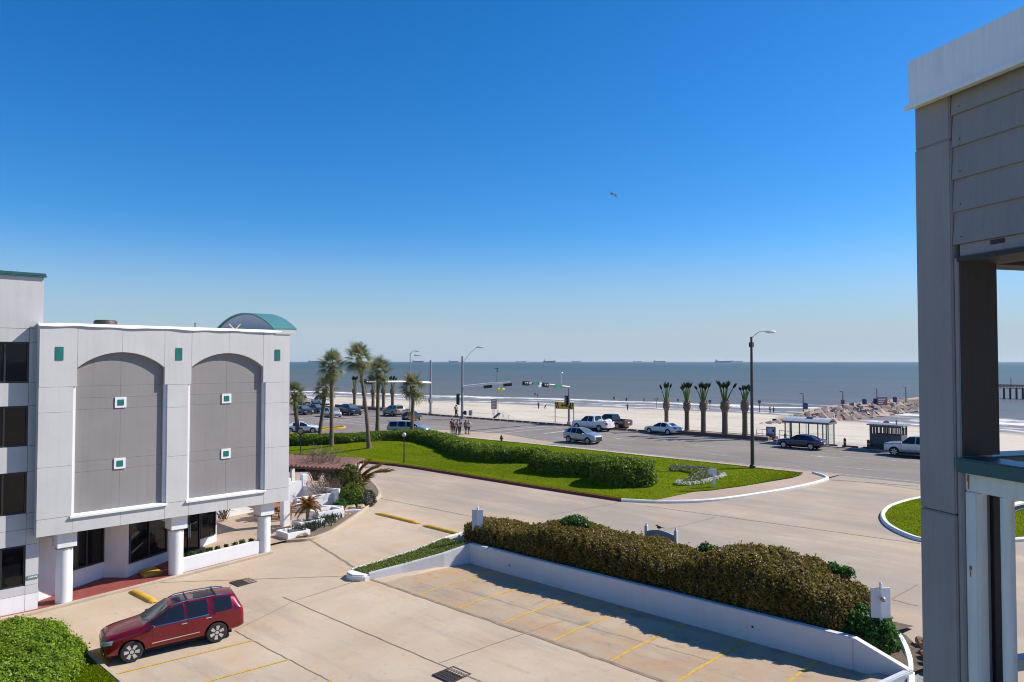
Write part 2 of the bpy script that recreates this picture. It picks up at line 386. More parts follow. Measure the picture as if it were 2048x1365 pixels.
M['redkerb'] = paintmat('red_kerb_paint', (.17, .032, .028), .7, .25, 3, .4, 20, .006, .4)
M['whitekerb'] = paintmat('white_kerb_paint', (.78, .76, .72), .65, .08, 3, .4, 20, .006, .35)
M['yellow'] = paintmat('yellow_paint', (.62, .36, .035), .65, .18, 4, .4, 25, .004, .55)
M['linepaint'] = paintmat('worn_yellow_line', (.58, .37, .05), .8, .2, 5, .2, 25, .003, .4)
M['roadwhite'] = paintmat('worn_white_line', (.46, .45, .43), .8, .25, 2, .2, 25, .003, .8)
M['roadyellow'] = paintmat('worn_yellow_road_line', (.44, .29, .08), .8, .25, 2, .2, 25, .003, .7)
M['stucco'] = paintmat('pale_grey_stucco', (.53, .525, .525), .85, .05, .5, .5, 55, .012, .12, streak=.18)
M['stucco2'] = paintmat('light_grey_stucco', (.50, .49, .50), .85, .06, .5, .5, 55, .012, .12, streak=.2)
M['panel'] = paintmat('taupe_grey_stucco', (.255, .24, .24), .88, .07, .4, .5, 55, .012, .1, streak=.22)
M['white'] = paintmat('white_wall_paint', (.74, .74, .76), .7, .05, .8, .35, 45, .008, .15, streak=.15)
M['wallwhite'] = paintmat('white_retaining_wall_paint', (.60, .60, .61), .7, .05, .5, .35, 45, .008, .1, streak=.16)
M['flash'] = paintmat('white_membrane', (.80, .79, .77), .6, .06, 2, .5, 6, .02, .2)
M['teal'] = paintmat('teal_tile', (.015, .15, .125), .35, .15, 3, .2, 30, .004)
M['tealcap'] = paintmat('dark_teal_cap', (.02, .10, .11), .45, .1, 1, .2, 12, .01)
M['tealroof'] = paintmat('teal_metal_roof', (.075, .21, .22), .45, .1, 1, .2, 12, .01)
M['redwalk'] = paintmat('red_walkway_tile', (.27, .065, .055), .7, .15, 2, .3, 18, .006, .3)
def glassmat(name, col=(.006, .007, .008), rough=.04, spec=.32):
    n = N(name); p = n.obj()
    nr = n.bump(n.noise(p, .7, 2), .04, .05)
    return n.done(col, rough, nr, 0, spec)
M['glass'] = glassmat('dark_window_glass')
M['black'] = plain('black_metal_frame', (.018, .018, .02), .4)
M['iron'] = plain('dark_iron', (.06, .05, .045), .6, .3)
M['galv'] = paintmat('galvanised_steel', (.26, .26, .27), .5, .1, 2, .2, 15, .004, metal=.35)
M['bronze'] = plain('dark_bronze_pole', (.045, .042, .036), .5, .2)
M['alu'] = plain('white_aluminium', (.72, .73, .74), .4, .2)
M['wood'] = paintmat('weathered_brown_wood', (.20, .105, .085), .8, .25, 4, .5, 20, .01)
M['orangewood'] = paintmat('orange_brown_wood', (.33, .14, .055), .7, .2, 4, .5, 20, .01)
M['signgrey'] = plain('grey_sign_panel', (.50, .52, .55), .5)
M['signwhite'] = plain('white_sign_panel', (.74, .75, .77), .5)
M['chrome'] = plain('chrome', (.75, .76, .78), .15, 1.)
M['rubber'] = plain('tyre_rubber', (.025, .024, .023), .8)
M['rim'] = plain('alloy_rim', (.62, .61, .60), .3, .4)
M['darktrim'] = plain('black_plastic_trim', (.025, .025, .027), .55)
M['plate'] = plain('licence_plate', (.75, .75, .72), .5)
M['redlens'] = plain('red_lamp_lens', (.32, .012, .012), .12)
M['clearlens'] = plain('clear_headlamp_lens', (.42, .45, .48), .08, .2)
M['cargl'] = glassmat('car_window_glass', (.012, .016, .022), .03, .6)
M['windsh'] = glassmat('windscreen_glass', (.10, .13, .125), .04, .7)
M['well'] = plain('wheel_arch_liner', (.012, .012, .012), .9)
# ------------------------------------------------------------------ ground, road, lawns, beach, sea
def interp(tab, x):
    if x <= tab[0][0]: return tab[0][1]
    for (x0, y0), (x1, y1) in zip(tab, tab[1:]):
        if x <= x1: return y0 + (y1 - y0) * (x - x0) / (x1 - x0)
    return tab[-1][1]
def zpix(p, y):
    """height whose picture row is y, above ground point p"""
    c, s = math.cos(YAW), math.sin(YAW); f = -p[0] * s + p[1] * c
    u = -(y - 682.5) / FPX
    return CAM_H + f * (math.sin(PITCH) + u * math.cos(PITCH)) / (math.cos(PITCH) - u * math.sin(PITCH))
BAY = (-28.25, -8.75, 21.0, 26.05)
def ground_z(a, b):
    if BAY[0] < a < BAY[1] and 22.3 < b < 26.15: return .65
    return lot_z(b)
def grid_sheet(name, As, Bs, zf, mat, parent=None, off=0., smooth=False):
    m = MB(); nb = len(Bs)
    V = [(a, b, zf(a, b) + off) for a in As for b in Bs]
    m.add(V, [(i * nb + j, (i + 1) * nb + j, (i + 1) * nb + j + 1, i * nb + j + 1) for i in range(len(As) - 1) for j in range(nb - 1)], smooth)
    return m.build(name, mat, parent)
Aline = [-420, -250, -160, -120, -80, -60, -45, -36, -28.6, -28.2, -20, -12, -8.8, -8.4, 0, 20, 60, 140, 250]
Bline = [-60, -20, 0, 9, 12, 15, 18, 21, 22.29, 22.31, 26.14, 26.3, 30, 36, 42, 48, 54, 57, 60]
drive = tag(grid_sheet('driveway', Aline, Bline, ground_z, M['concrete']), kind='structure')
road = tag(grid_sheet('road', [-420, -200, -100, 0, 100, 250], [59.3, 68, 78.1], lambda a, b: 2.15, M['asphalt'], off=.008), kind='structure')
side = MB(); side.sheet([(-128, 38), (-81.5, 38), (-81.5, 46), (-78, 51), (-74, 56), (-72, 59.3), (-128, 59.3)], lambda a, b: lot_z(b) + .012 if b < 57 else 2.162)
sm = MB()
for b0, b1 in ((30, 38), (38, 46), (46, 51), (51, 57), (57, 59.3)):
    e = lambda b: interp([(30, -84), (46, -81.5), (51, -78), (57, -73.6), (59.3, -72)], b)
    sm.add([(-128, b0, lot_z(b0) + .012), (e(b0), b0, lot_z(b0) + .012), (e(b1), b1, lot_z(b1) + .012), (-128, b1, lot_z(b1) + .012)], [(0, 1, 2, 3)])
tag(sm.build('side_street', M['asphalt']), kind='structure')
prom = MB(); prom.bx(-420, 250, 78.1, 82.6, -3.5, 2.24)
prom = tag(prom.build('seawall_promenade', M['walkpale']), kind='structure')
tag(MB().bx(-420, 250, -60, 78, -5, -.6).build('ground', M['earth']), kind='structure')
# bay floor, a little browner than the lane
bay = tag(grid_sheet('parking_bay', [-28.7, -22, -16, -8.2], [21.0, 22.3, 26.1], lambda a, b: min(lot_z(b), .65), M['bay'], off=.006), kind='structure')
# beach and sea
As = [-900, -700, -500, -400] + list(range(-340, 121, 12)) + [160, 240, 400]
Bs = [82.5] + list(range(90, 300, 6)) + [330, 380]
beach = grid_sheet('beach', As, Bs, lambda a, b: beach_z(a, b) + .10 * math.sin(a * .13 + b * .31) * math.sin(b * .17 - a * .05), M['sand'], smooth=True)
tag(beach, kind='structure')
sea = MB(); S = 40000
sea.add([(-S, 100, SEA_Z), (S, 100, SEA_Z), (S, S, SEA_Z), (-S, S, SEA_Z)], [(0, 1, 2, 3)])
sea = tag(sea.build('sea', M['sea']), kind='structure')

# ---- joints and cracks of the concrete (filler strips, parts of the driveway)
def gz(off): return lambda a, b: ground_z(a, b) + off
def wobble(p, q, n=14, amp=.025):
    p, q = Vector(p), Vector(q); d = (q - p); nn = Vector((-d.y, d.x)).normalized()
    return [tuple(p + d * i / n + nn * random.uniform(-amp, amp)) for i in range(n + 1)]
def joint(p, q, w=.035, amp=.02, n=14): return strip(wobble(p, q, n, amp), w, gz(.010)).build('expansion_joint', M['joint'], drive)
joint((-30.0, 21.0), (-4, 21.0), .15, .04, 40)
joint((-38.3, 22.9), (-30.2, 21.2), .13, .03)
joint((-30.3, 21.25), (-39.5, 12.3), .04); 
g_ = lambda x, y: tuple(G(x, y)[:2])
joint(g_(566, 1195), g_(1010, 1385), .05, .02, 24)
joint(g_(590, 1202), g_(745, 1152), .035)
joint(g_(878, 1327), g_(1130, 1240), .03)
joint(g_(598, 1330), g_(665, 1365), .03); joint(g_(504, 1281), g_(598, 1330), .04); joint(g_(504, 1281), g_(470, 1262), .04)
joint(g_(470, 1262), g_(590, 1202), .03)
joint(g_(745, 994), g_(925, 1030), .06); joint(g_(925, 1030), g_(1100, 1063), .05)
joint(g_(1290, 1012), g_(1840, 1088), .05, .02, 24); joint(g_(1100, 1030), g_(1240, 1006), .035); joint(g_(1180, 1100), g_(1430, 1035), .04)
joint(g_(1785, 1198), g_(1836, 1170), .04); joint(g_(1785, 1200), g_(1836, 1213), .035); joint(g_(1800, 1290), g_(1836, 1287), .03)
joint(g_(1660, 960), g_(1836, 973), .25, .05, 20); joint(g_(1730, 965), g_(1980, 1000), .05)
for x0, y0, x1, y1 in ((910, 1176, 1150, 1247), (1150, 1247, 1420, 1322), (1400, 1330, 1470, 1300), (1060, 1215, 1090, 1200)):
    strip(wobble(on_z(x0, y0, .65)[:2], on_z(x1, y1, .65)[:2], 18, .05), .022, lambda u, v: min(lot_z(v), .65) + .011).build('crack', M['joint'], bay)
# ---- painted lines
for k in range(8):
    a = -26.12 + 2.62 * k + (.05 if k == 4 else 0)
    strip([(a, 21.1), (a, 22.3), (a, 24), (a, 25.98)], .11, lambda u, v: min(lot_z(v), .65) + .013).build('parking_line', M['linepaint'], bay)
for p, q in (((-28.3, 9.3), (-27.27, 13.79)), ((-25.6, 9.3), (-24.59, 13.84)), ((-22.95, 9.3), (-21.9, 13.9)), ((-31.0, 9.3), (-30.0, 13.8))):
    strip([p, tuple((Vector(p) + Vector(q)) / 2), q], .11, gz(.012)).build('parking_line', M['linepaint'], drive)
def rline(a0, a1, b, w, mat, name): strip([(a0, b), ((a0 + a1) / 2, b), (a1, b)], w, lambda a, b: 2.163).build(name, mat, road)
rline(-66, 60, 60.1, .13, M['roadwhite'], 'edge_line')
for a in range(-60, 70, 12): rline(a, a + 3.5, 64.1, .13, M['roadwhite'], 'lane_dash'); rline(a - 5, a - 1.5, 75.0, .13, M['roadwhite'], 'lane_dash')
for a in range(-200, -90, 12): rline(a, a + 3.5, 62.1, .13, M['roadwhite'], 'lane_dash'); rline(a, a + 3.5, 74.5, .13, M['roadwhite'], 'lane_dash')
for o in (-.14, .14): rline(-51.5, 60, 68.25 + o, .11, M['roadyellow'], 'centre_line'); rline(-220, -98, 68.0 + o, .11, M['roadyellow'], 'centre_line')
rline(-60, -30, 71.6, .13, M['roadwhite'], 'lane_line'); rline(-26, 60, 71.4, .13, M['roadwhite'], 'lane_line')
def cross(a, b0, b1, w): strip([(a, b0), (a, (b0 + b1) / 2), (a, b1)], w, lambda a, b: 2.163).build('crossing_line', M['roadwhite'], road)
cross(-67.3, 62.0, 78, .3); cross(-64.6, 63, 78, .3); cross(-60.6, 68.4, 78, .55); cross(-97, 60, 78, .3); cross(-100, 60, 78, .3); cross(-103.5, 59.6, 67.6, .55)
rline(-99, -74.5, 60.2, .25, M['roadwhite'], 'crossing_line'); rline(-101, -74.2, 62.6, .25, M['roadwhite'], 'crossing_line')
def arrow(a, b, s=1):
    m = MB(); P = [(-1.6, -.09), (.3, -.09), (.3, -.38), (1.5, 0), (.3, .38), (.3, .09), (-1.6, .09)]
    m.sheet([(a + s * u, b + v) for u, v in P], 2.164).build('lane_arrow', M['roadwhite'], road)
for a, b, s in ((-50, 70, -1), (-40, 70, -1), (-27, 69.8, -1), (-14, 69.9, 1)): arrow(a, b, s)
# tar-filled cracks in the road
for p, q in (((-24, 60), (-21, 71)), ((-34, 61), (-33, 78)), ((-45, 60), (-15, 61.2)), ((-50, 66), (-20, 66.1))):
    strip(wobble(p, q, 16, .12), .05, lambda a, b: 2.161).build('crack', M['joint'], road)

# ---- lawn island with red and white kerbs
RED = smooth_path([(-80, 27), (-74, 31.5), (-66.2, 37.2), (-63.4, 39.0), (-60.4, 40.3), (-54.3, 41.5), (-47.6, 41.6), (-41.4, 41.55), (-36.2, 41.55), (-29.85, 41.65)])
WHT = smooth_path([(-29.85, 41.65), (-27.3, 42.9), (-25.1, 45.1), (-23.4, 48.9), (-22.2, 52.8), (-21.75, 56.2), (-22.4, 57.6), (-23.6, 58.6)])
FRONT = [(-80, 27)] + RED[1:] + [p for p in WHT if p[0] > -29.8 and p[1] < 56.3]
FRONT.sort()
LB = [(G(*p)[0], G(*p)[1]) for p in ((1334, 991), (1420, 985), (1500, 974), (1560, 963), (1590, 957))]
BACK = [(-80, 45.5), (-76, 51.5), (-72, 55.3), (-65, 57), (-54, 57.6), (-22, 57.6)]
def lawn_z(a, b): return min(2.30, lot_z(b) + .12 + min(.5, .09 * max(0, b - 41.8)) * interp([(-33, 1), (-28.5, .0)], a))
def lawn_front(a): return max(interp(FRONT, a) + .12, interp([(-27.9, 41)] + LB, a)) if a > -27.9 else interp(FRONT, a) + .12
m = MB(); As = [-80 + .8 * i for i in range(70)] + [LB[-1][0] - .05]; As = [a for a in As if a <= LB[-1][0]]; nb = 15
V = []
for a in As:
    b0, b1 = lawn_front(a), interp(BACK, a)
    for j in range(nb):
        b = b0 + (max(b1, b0 + .05) - b0) * j / (nb - 1); V.append((a, b, lawn_z(a, b) + .02))
m.add(V, [(i * nb + j, (i + 1) * nb + j, (i + 1) * nb + j + 1, i * nb + j + 1) for i in range(len(As) - 1) for j in range(nb - 1)], True)
lawn = tag(m.build('lawn', M['lawn']), kind='structure')
m = MB(); As2 = [-80 + .6 * i for i in range(98)] + [-21.8]; As2 = sorted(set(a for a in As2 if a <= -21.8)); V = []
for a in As2:
    b0 = interp(FRONT, a); b1 = max(interp([(-80, 47), (-76, 53), (-72, 57), (-66, 59.3), (-21, 59.3)], a), b0 + .05)
    V += [(a, b0, lot_z(b0) + .11), (a, (b0 + b1) / 2, lot_z((b0 + b1) / 2) + .05 * 0 + .11), (a, b1, lot_z(b1) + .07)]
m.add(V, [(i * 3 + j, (i + 1) * 3 + j, (i + 1) * 3 + j + 1, i * 3 + j + 1) for i in range(len(As2) - 1) for j in (0, 1)], True)
tag(m.build('island_pavement', M['walk']), kind='structure')
kz = lambda a, b: lot_z(b)
tag(kerb_mb(RED, .18, .17, kz).build('red_kerb', M['redkerb']), kind='structure')
tag(kerb_mb(WHT, .26, .18, kz, r=.06).build('white_kerb', M['whitekerb']), kind='structure')
# pavement slab with pedestrians on the corner, paler stretch along the lawn
m = MB(); m.sheet([tuple(G(*p)[:2]) for p in ((838, 868), (862, 860), (905, 862), (1000, 868), (1105, 886), (1111, 890), (1000, 885), (890, 879))], 2.185)
tag(m.build('corner_pavement', M['walk']), kind='structure')
m = MB(); m.bx(-64, -36.5, 57.75, 59.1, 2.1, 2.245); tag(m.build('pavement', M['walkpale']), kind='structure')
m = MB(); m.bx(-36.48, -24.5, 57.75, 59.0, 2.1, 2.241); tag(m.build('pavement', M['walk']), kind='structure')
# joints of the pavement
for a in range(-62, -25, 3): strip([(a, 57.8), (a, 58.4), (a, 59.05)], .03, lambda a, b: 2.25).build('expansion_joint', M['joint'], road)
# grass blades along lawn edges and across the lawn
def grass(name, pts, zf, h=.07, parent=None):
    n = len(pts); ang = RNG.uniform(0, 6.283, n); hh = RNG.uniform(.6, 1.3, n) * h; w = .018
    V = np.zeros((n * 3, 3)); z = np.array([zf(p[0], p[1]) for p in pts]); P = np.array([(p[0], p[1]) for p in pts])
    dx, dy = np.cos(ang), np.sin(ang)
    V[0::3, 0] = P[:, 0] + dx * w; V[0::3, 1] = P[:, 1] + dy * w; V[0::3, 2] = z
    V[1::3, 0] = P[:, 0] - dx * w; V[1::3, 1] = P[:, 1] - dy * w; V[1::3, 2] = z
    V[2::3, 0] = P[:, 0] + dy * hh * .5; V[2::3, 1] = P[:, 1] - dx * hh * .5; V[2::3, 2] = z + hh
    me = bpy.data.meshes.new(name); me.from_pydata(V.tolist(), [], np.arange(n * 3).reshape(-1, 3).tolist()); me.materials.append(M['blade'])
    return tag(link(name, me, parent), kind='stuff')
pts = []
for i in range(70000):
    a = random.uniform(-74, -24); b0, b1 = lawn_front(a), interp(BACK, a)
    if b1 - b0 > .2: pts.append((a, random.uniform(b0, b1)))
for i in range(9000):
    a = random.uniform(-70, -24); pts.append((a, lawn_front(a) + abs(random.gauss(0, .05))))
    a = random.uniform(-65, -24); pts.append((a, interp(BACK, a) - abs(random.gauss(0, .05))))
grass('lawn_blades', pts, lambda a, b: lawn_z(a, b) + .015)
# ---- lawn with white kerb by the right-hand driveway
RK = smooth_path([(-13.2, 56.5), (-14.6, 53.5), (-15.3, 50.5), (-15.1, 47.9), (-14.2, 45.6), (-12.8, 43.9), (-11.4, 43.2), (-9.6, 44.3), (-7.6, 46.6), (-3.5, 52), (0, 57)])
tag(kerb_mb(RK, .28, .18, kz, r=.06).build('white_kerb', M['whitekerb']), kind='structure')
m = MB(); m.sheet(RK, lambda a, b: lot_z(b) + .13 + (.0)); tag(m.build('lawn', M['lawn']), kind='structure')
from mathutils.geometry import intersect_point_line
def inside(p, poly):
    c = False; n = len(poly)
    for i in range(n):
        (x0, y0), (x1, y1) = poly[i], poly[i - 1]
        if (y0 > p[1]) != (y1 > p[1]) and p[0] < (x1 - x0) * (p[1] - y0) / (y1 - y0) + x0: c = not c
    return c
pts = [p for p in ((random.uniform(-15.3, 0), random.uniform(43, 57)) for i in range(30000)) if inside(p, RK)]
grass('lawn_blades', pts, lambda a, b: lot_z(b) + .12)
# ---- left corner: kerb, lawn
LK = [(-34.9, -20), (-34.9, 0), (-34.9, 6), (-34.85, 8.4), (-34.2, 9.05), (-33, 9.12), (-27, 9.12), (-18, 9.12), (0, 9.12)]
tag(kerb_mb(LK, .16, .13, kz).build('lot_kerb', M['slab']), kind='structure')
m = MB(); m.add([(-34.3, 9.02, .12), (0, 9.02, .12), (0, -20, .12), (-34.84, -20, .12), (-34.84, 8.4, .12)], [(0, 1, 2, 3, 4)]); tag(m.build('lawn', M['lawn']), kind='structure')
grass('lawn_blades', [(random.uniform(-32, -25), 9.0 - abs(random.gauss(0, 1.6))) for i in range(16000)], lambda a, b: .115)
# kerb in front of the hotel
HK = [(-37.6, -8), (-37.6, 4), (-37.6, 9), (-37.6, 12), (-37.6, 15), (-37.62, 18), (-37.68, 20.2)]
tag(kerb_mb(HK, .22, .13, kz).build('hotel_kerb', M['slab']), kind='structure')
m = MB(); Bw = [-8, 4, 9, 12, 15.2, 20.1]
for b0, b1 in zip(Bw, Bw[1:]): m.add([(-37.7, b0, lot_z(b0) + .12), (-37.7, b1, lot_z(b1) + .12), (-43.5, b1, lot_z(b1) + .12), (-43.5, b0, lot_z(b0) + .12)], [(0, 1, 2, 3)])
tag(m.build('red_walkway', M['redwalk']), kind='structure')
m = MB()
for b0, b1 in zip([17.2, 19, 22.3, 26, 30, 35], [19, 22.3, 26, 30, 35, 40]):
    eb = lambda b: interp([(17, -38.9), (22, -39.1), (22.9, -38.5), (25.6, -39.7), (28.5, -41.7), (31, -43.8), (33.6, -46.7), (35.4, -50.2), (38, -56.2), (40, -57.9)], b) - .1
    m.add([(eb(b0), b0, lot_z(b0) + .128), (eb(b1), b1, lot_z(b1) + .128), (-58, b1, lot_z(b1) + .128), (-58, b0, lot_z(b0) + .128)], [(0, 1, 2, 3)])
tag(m.build('patio', M['walk']), kind='structure')
# ------------------------------------------------------------------ the hotel on the left
H = thing('hotel_building', 'pale grey four storey hotel block with two tall blind arches and teal tiles', 'building', (-37.3, 9, 0))
FA = -37.3            # plane of the facade
B0, B1, Z0, Z1 = 8.91, 20.92, 3.36, 12.66
ARCH = [(10.41, 14.22), (15.53, 19.36)]
NOTCH = 9.88; SPR = 10.72; APEX = 11.44; SILL = 4.10
def low(b):
    for (u, v) in ARCH:
        if u <= b <= v:
            c = (u + v) / 2; hw = (v - u) / 2; r = (hw * hw + (APEX - SPR) ** 2) / (2 * (APEX - SPR))
            return APEX - r + math.sqrt(max(0, r * r - (b - c) ** 2))
    return NOTCH
toA = lambda a0: (lambda u, v, h: (a0 + h, u, v))
GAP = .007
def head_piece(b0, b1):
    bs = [b0 + (b1 - b0) * i / 14 for i in range(15)]
    poly = [(b, low(b)) for b in bs] + [(b1, Z1), (b0, Z1)]
    return poly
segs = [B0, 10.41, 12.30, 14.22, 15.53, 17.45, 19.36, B1]
for b0, b1 in zip(segs, segs[1:]):
    e0, e1 = b0 + GAP, b1 - GAP
    MB().prism(head_piece(e0, e1), -.30, 0, toA(FA)).build('stucco_panel', M['stucco'], H)
PIL = [(B0, 10.26), (14.37, 15.38), (19.51, B1)]
for (b0, b1) in PIL:
    zs = [SILL + .005, 6.35, 8.75, NOTCH - GAP]
    for z0, z1 in zip(zs, zs[1:]):
        MB().prism([(b0, z0 + GAP), (b1, z0 + GAP), (b1, z1 - GAP), (b0, z1 - GAP)], -.30, 0, toA(FA)).build('stucco_panel', M['stucco'], H)
ls = [B0, 10.3, 12.3, 14.3, 15.45, 17.45, 19.45, B1]
for b0, b1 in zip(ls, ls[1:]):
    MB().prism([(b0 + GAP, Z0), (b1 - GAP, Z0), (b1 - GAP, SILL - .012), (b0 + GAP, SILL - .012)], -.30, 0, toA(FA)).build('stucco_panel', M['stucco'], H)
# body behind the panels
m = MB(); m.bx(-49.5, FA - .32, B0 + .05, B1 - .02, Z0 + .02, Z1 - .1)
for (b0, b1) in PIL: m.bx(FA - .34, FA - .02, b0 + .02, b1 - .02, Z0 + .02, NOTCH)
m.bx(FA - .34, FA - .02, B0 + .02, B1 - .02, Z0 + .02, SILL - .02)
for b0, b1 in zip(segs, segs[1:]):
    m.prism([(b, low(b) + .015) for b in [b0 + (b1 - b0) * i / 14 for i in range(15)]] + [(b1, Z1 - .05), (b0, Z1 - .05)], -.34, -.02, toA(FA))
m.build('wall', M['stucco'], H)
# recessed arch panels, pieces with joints, and sills
for k, (u, v) in enumerate(ARCH):
    for w0, w1 in ((u - .165, u - .02), (v + .02, v + .165)): MB().prism([(w0, SILL + .02), (w1, SILL + .02), (w1, NOTCH - .01), (w0, NOTCH - .01)], -.30, -.10, toA(FA)).build('reveal_trim', M['white'], H)
    zr = [SILL + .02, 5.98, 6.46, 8.82, 9.34, NOTCH]
    c = (u + v) / 2
    for (b0, b1) in ((u - .16, c), (c, v + .16)):
        for z0, z1 in zip(zr, zr[1:]):
            MB().prism([(b0 + .0035, z0 + .0035), (b1 - .0035, z0 + .0035), (b1 - .0035, z1 - .0035), (b0 + .0035, z1 - .0035)], -.31, -.24, toA(FA)).build('recessed_panel', M['panel'], H)
        q0, q1 = max(b0, u), min(b1, v); bs = [q0 + (q1 - q0) * i / 12 for i in range(13)]
        MB().prism([(q0 + .0035, NOTCH + .0035), (q1 - .0035, NOTCH + .0035)] + [(min(max(b, q0 + .0035), q1 - .0035), low(b) + .02) for b in reversed(bs)], -.31, -.24, toA(FA)).build('recessed_panel', M['panel'], H)
    m = MB(); m.prism([(-.26, SILL + .05), (-.26, SILL - .1), (.10, SILL - .1), (.10, SILL - .02)], u - .22, v + .2, lambda x, z, h: (FA + x, h, z)); m.build('sill', M['white'], H)
    for zc in (6.22, 9.08):
        m = MB(); m.box((FA - .225, c, zc), (.06, .50, .50)); o = m.build('tile_frame', M['white'], H)
        m = MB(); m.box((FA - .21, c, zc), (.07, .27, .27)); 
        m.build('teal_tile', M['teal'], o)
for x, y in ((119, 707.5), (358, 708.5), (555, 710.5)):
    p = on_x(x, y, FA); o = MB().box((FA + .012, p.y, p.z), (.03, .31, .60)).build('teal_tile', M['teal'], H)
# membrane flashing along the roof edge, slightly slack
m = MB(); n = 60; V = []
for i in range(n + 1):
    b = B0 - .06 + (B1 - B0 - .45) * i / n
    dz = .03 * math.sin(b * 1.9) + .02 * math.sin(b * 4.3 + 1); k = -.05 * max(0, 1 - abs(b - 9.1) / .5)
    for a, z in ((FA - .5, Z1 + .05), (FA + .03, Z1 + .06 + k), (FA + .06, Z1 - .0 + k), (FA + .07 + .015 * math.sin(b * 3), Z1 - .085 + dz * .6)): V.append((a, b, z))
m.add(V, [(i * 4 + j, (i + 1) * 4 + j, (i + 1) * 4 + j + 1, i * 4 + j + 1) for i in range(n) for j in range(3)], True)
m.build('roof_flashing', M['flash'], H)
m = MB(); m.bx(-49.5, FA - .1, B0 + .05, B1, Z1 - .08, Z1 + .03); m.build('roof', M['flash'], H)
m = MB()
for p, q in (((-38.0, 18.05, 12.72), (-38.0, 17.75, 13.0)), ((-38.0, 18.12, 12.72), (-38.0, 18.4, 13.02))): m.bar(p, q, .05)
m.build('roof_brace', plain('pale_yellow_timber', (.55, .45, .22)), H)
p = on_x(211, 645, -42); m = MB(); m.lathe([(.55, -.25), (.55, .12), (.48, .2), (.0, .22)], (p.x, p.y, 12.95), 16); m.build('roof_vent', M['iron'], H)
p = on_x(275, 650, -43); m = MB(); m.lathe([(.7, -.3), (.7, .0), (.0, .05)], (p.x, p.y, 12.95), 16); m.build('roof_vent', M['galv'], H)
m = MB(); m.lathe([(.05, 0), (.05, .35), (.08, .37), (.0, .4)], (-39, 16.4, 12.65), 8); m.build('roof_vent', M['galv'], H)
# barrel-vaulted roof at the far corner
vb0, vb1 = 19.9, 21.3; va0, va1 = -44.6, -37.25; zc0, zap = 12.74, 13.72
hw = (va1 - va0) / 2; vr = (hw * hw + (zap - zc0) ** 2) / (2 * (zap - zc0)); ca = (va0 + va1) / 2
arc = [(ca + hw * t, zap - vr + math.sqrt(vr * vr - (hw * t) ** 2)) for t in [-1 + i / 12 for i in range(25)]]
m = MB(); m.prism(arc + [(va1, 12.5), (va0, 12.5)], vb0 + .12, vb1 - .04, lambda x, z, h: (x, h, z)); m.build('vault_gable', M['stucco2'], H)
m = MB(); m.prism([(x, z + .09) for x, z in arc] + [(x, z + .004) for x, z in reversed(arc)], vb0, vb1, lambda x, z, h: (x, h, z)); m.build('vault_roof', M['tealroof'], H)
# ---- taller wing at the left edge
WA = -37.9
m = MB(); m.bx(-50, WA - .30, -6, 9.20, -.5, 14.75); m.build('wing_wall', M['stucco2'], H)
wins = [(10.07, 11.85), (7.30, 9.06), (4.37, 6.18), (1.22, 2.99)]
cols = [(-2.6, .4), (1.4, 4.4), (6.0, 8.67)]
zb = [.0, 1.22, 2.99, 4.37, 6.18, 7.30, 9.06, 10.07, 11.85, 12.45, 14.75]
seam = [-6] + [x for c in cols for x in c] + [9.17]
def wpanel(b0, b1, z0, z1, mat): MB().prism([(b0 + GAP, z0 + GAP), (b1 - GAP, z0 + GAP), (b1 - GAP, z1 - GAP), (b0 + GAP, z1 - GAP)], -.30, 0, toA(WA)).build('stucco_panel', mat, H)
wpanel(-6, 2, 12.45, 14.75, M['stucco2']); wpanel(2, 9.19, 12.45, 14.75, M['stucco2'])
for i in range(len(zb) - 2):
    z0, z1 = zb[i], zb[i + 1]
    isw = (z0, z1) in wins
    for j in range(len(seam) - 1):
        b0, b1 = seam[j], seam[j + 1]
        if isw and j % 2 == 1: continue
        if z0 == 0: 
            wpanel(b0, b1, -.4, .84, M['white']); wpanel(b0, b1, .84, 1.22, M['stucco2'])
        elif z1 - z0 > 1.2 and not isw: 
            wpanel(b0, b1, z0, (z0 + z1) / 2, M['stucco2']); wpanel(b0, b1, (z0 + z1) / 2, z1, M['stucco2'])
        else: wpanel(b0, b1, z0, z1, M['stucco2'])
def window(b0, b1, z0, z1, nv, a, parent, name='window'):
    f = MB(); w = .075; d = (a - .16, a - .05)
    f.bx(*d, b0, b1, z0, z0 + w); f.bx(*d, b0, b1, z1 - w, z1); f.bx(*d, b0, b0 + w, z0 + w, z1 - w); f.bx(*d, b1 - w, b1, z0 + w, z1 - w)
    for k in range(1, nv):
        c = b0 + (b1 - b0) * k / nv; f.bx(*d, c - .035, c + .035, z0 + w, z1 - w)
    o = f.build(name, M['black'], parent)
    for k in range(nv):
        c0, c1 = b0 + (b1 - b0) * k / nv, b0 + (b1 - b0) * (k + 1) / nv
        MB().bx(a - .125, a - .105, c0 + .03, c1 - .03, z0 + .05, z1 - .05).build('pane', M['glass'], o)
    return o
for c in cols:
    for z0, z1 in wins: window(c[0], c[1], z0, z1, 3 if c[0] > 5 else 3, WA, H)
m = MB(); m.bx(-50, WA + .12, -6, 9.28, 14.75, 14.80); m.bx(WA - .2, WA + .13, -6, 9.24, 14.81, 14.915); m.build('parapet_cap', M['tealcap'], H)
# plaque
pl = on_x(65, 1154, WA); o = MB().box((WA + .02, pl.y, pl.z), (.03, .42, .16)).build('plaque', plain('grey_green_plaque', (.10, .22, .21), .5), H)
m = MB()
for k in range(7): m.box((WA + .038, pl.y - .15 + k * .05, pl.z + (.012 if k % 2 else 0)), (.004, .03, .05 if k % 3 else .07))
m.build('lettering', M['signwhite'], o)
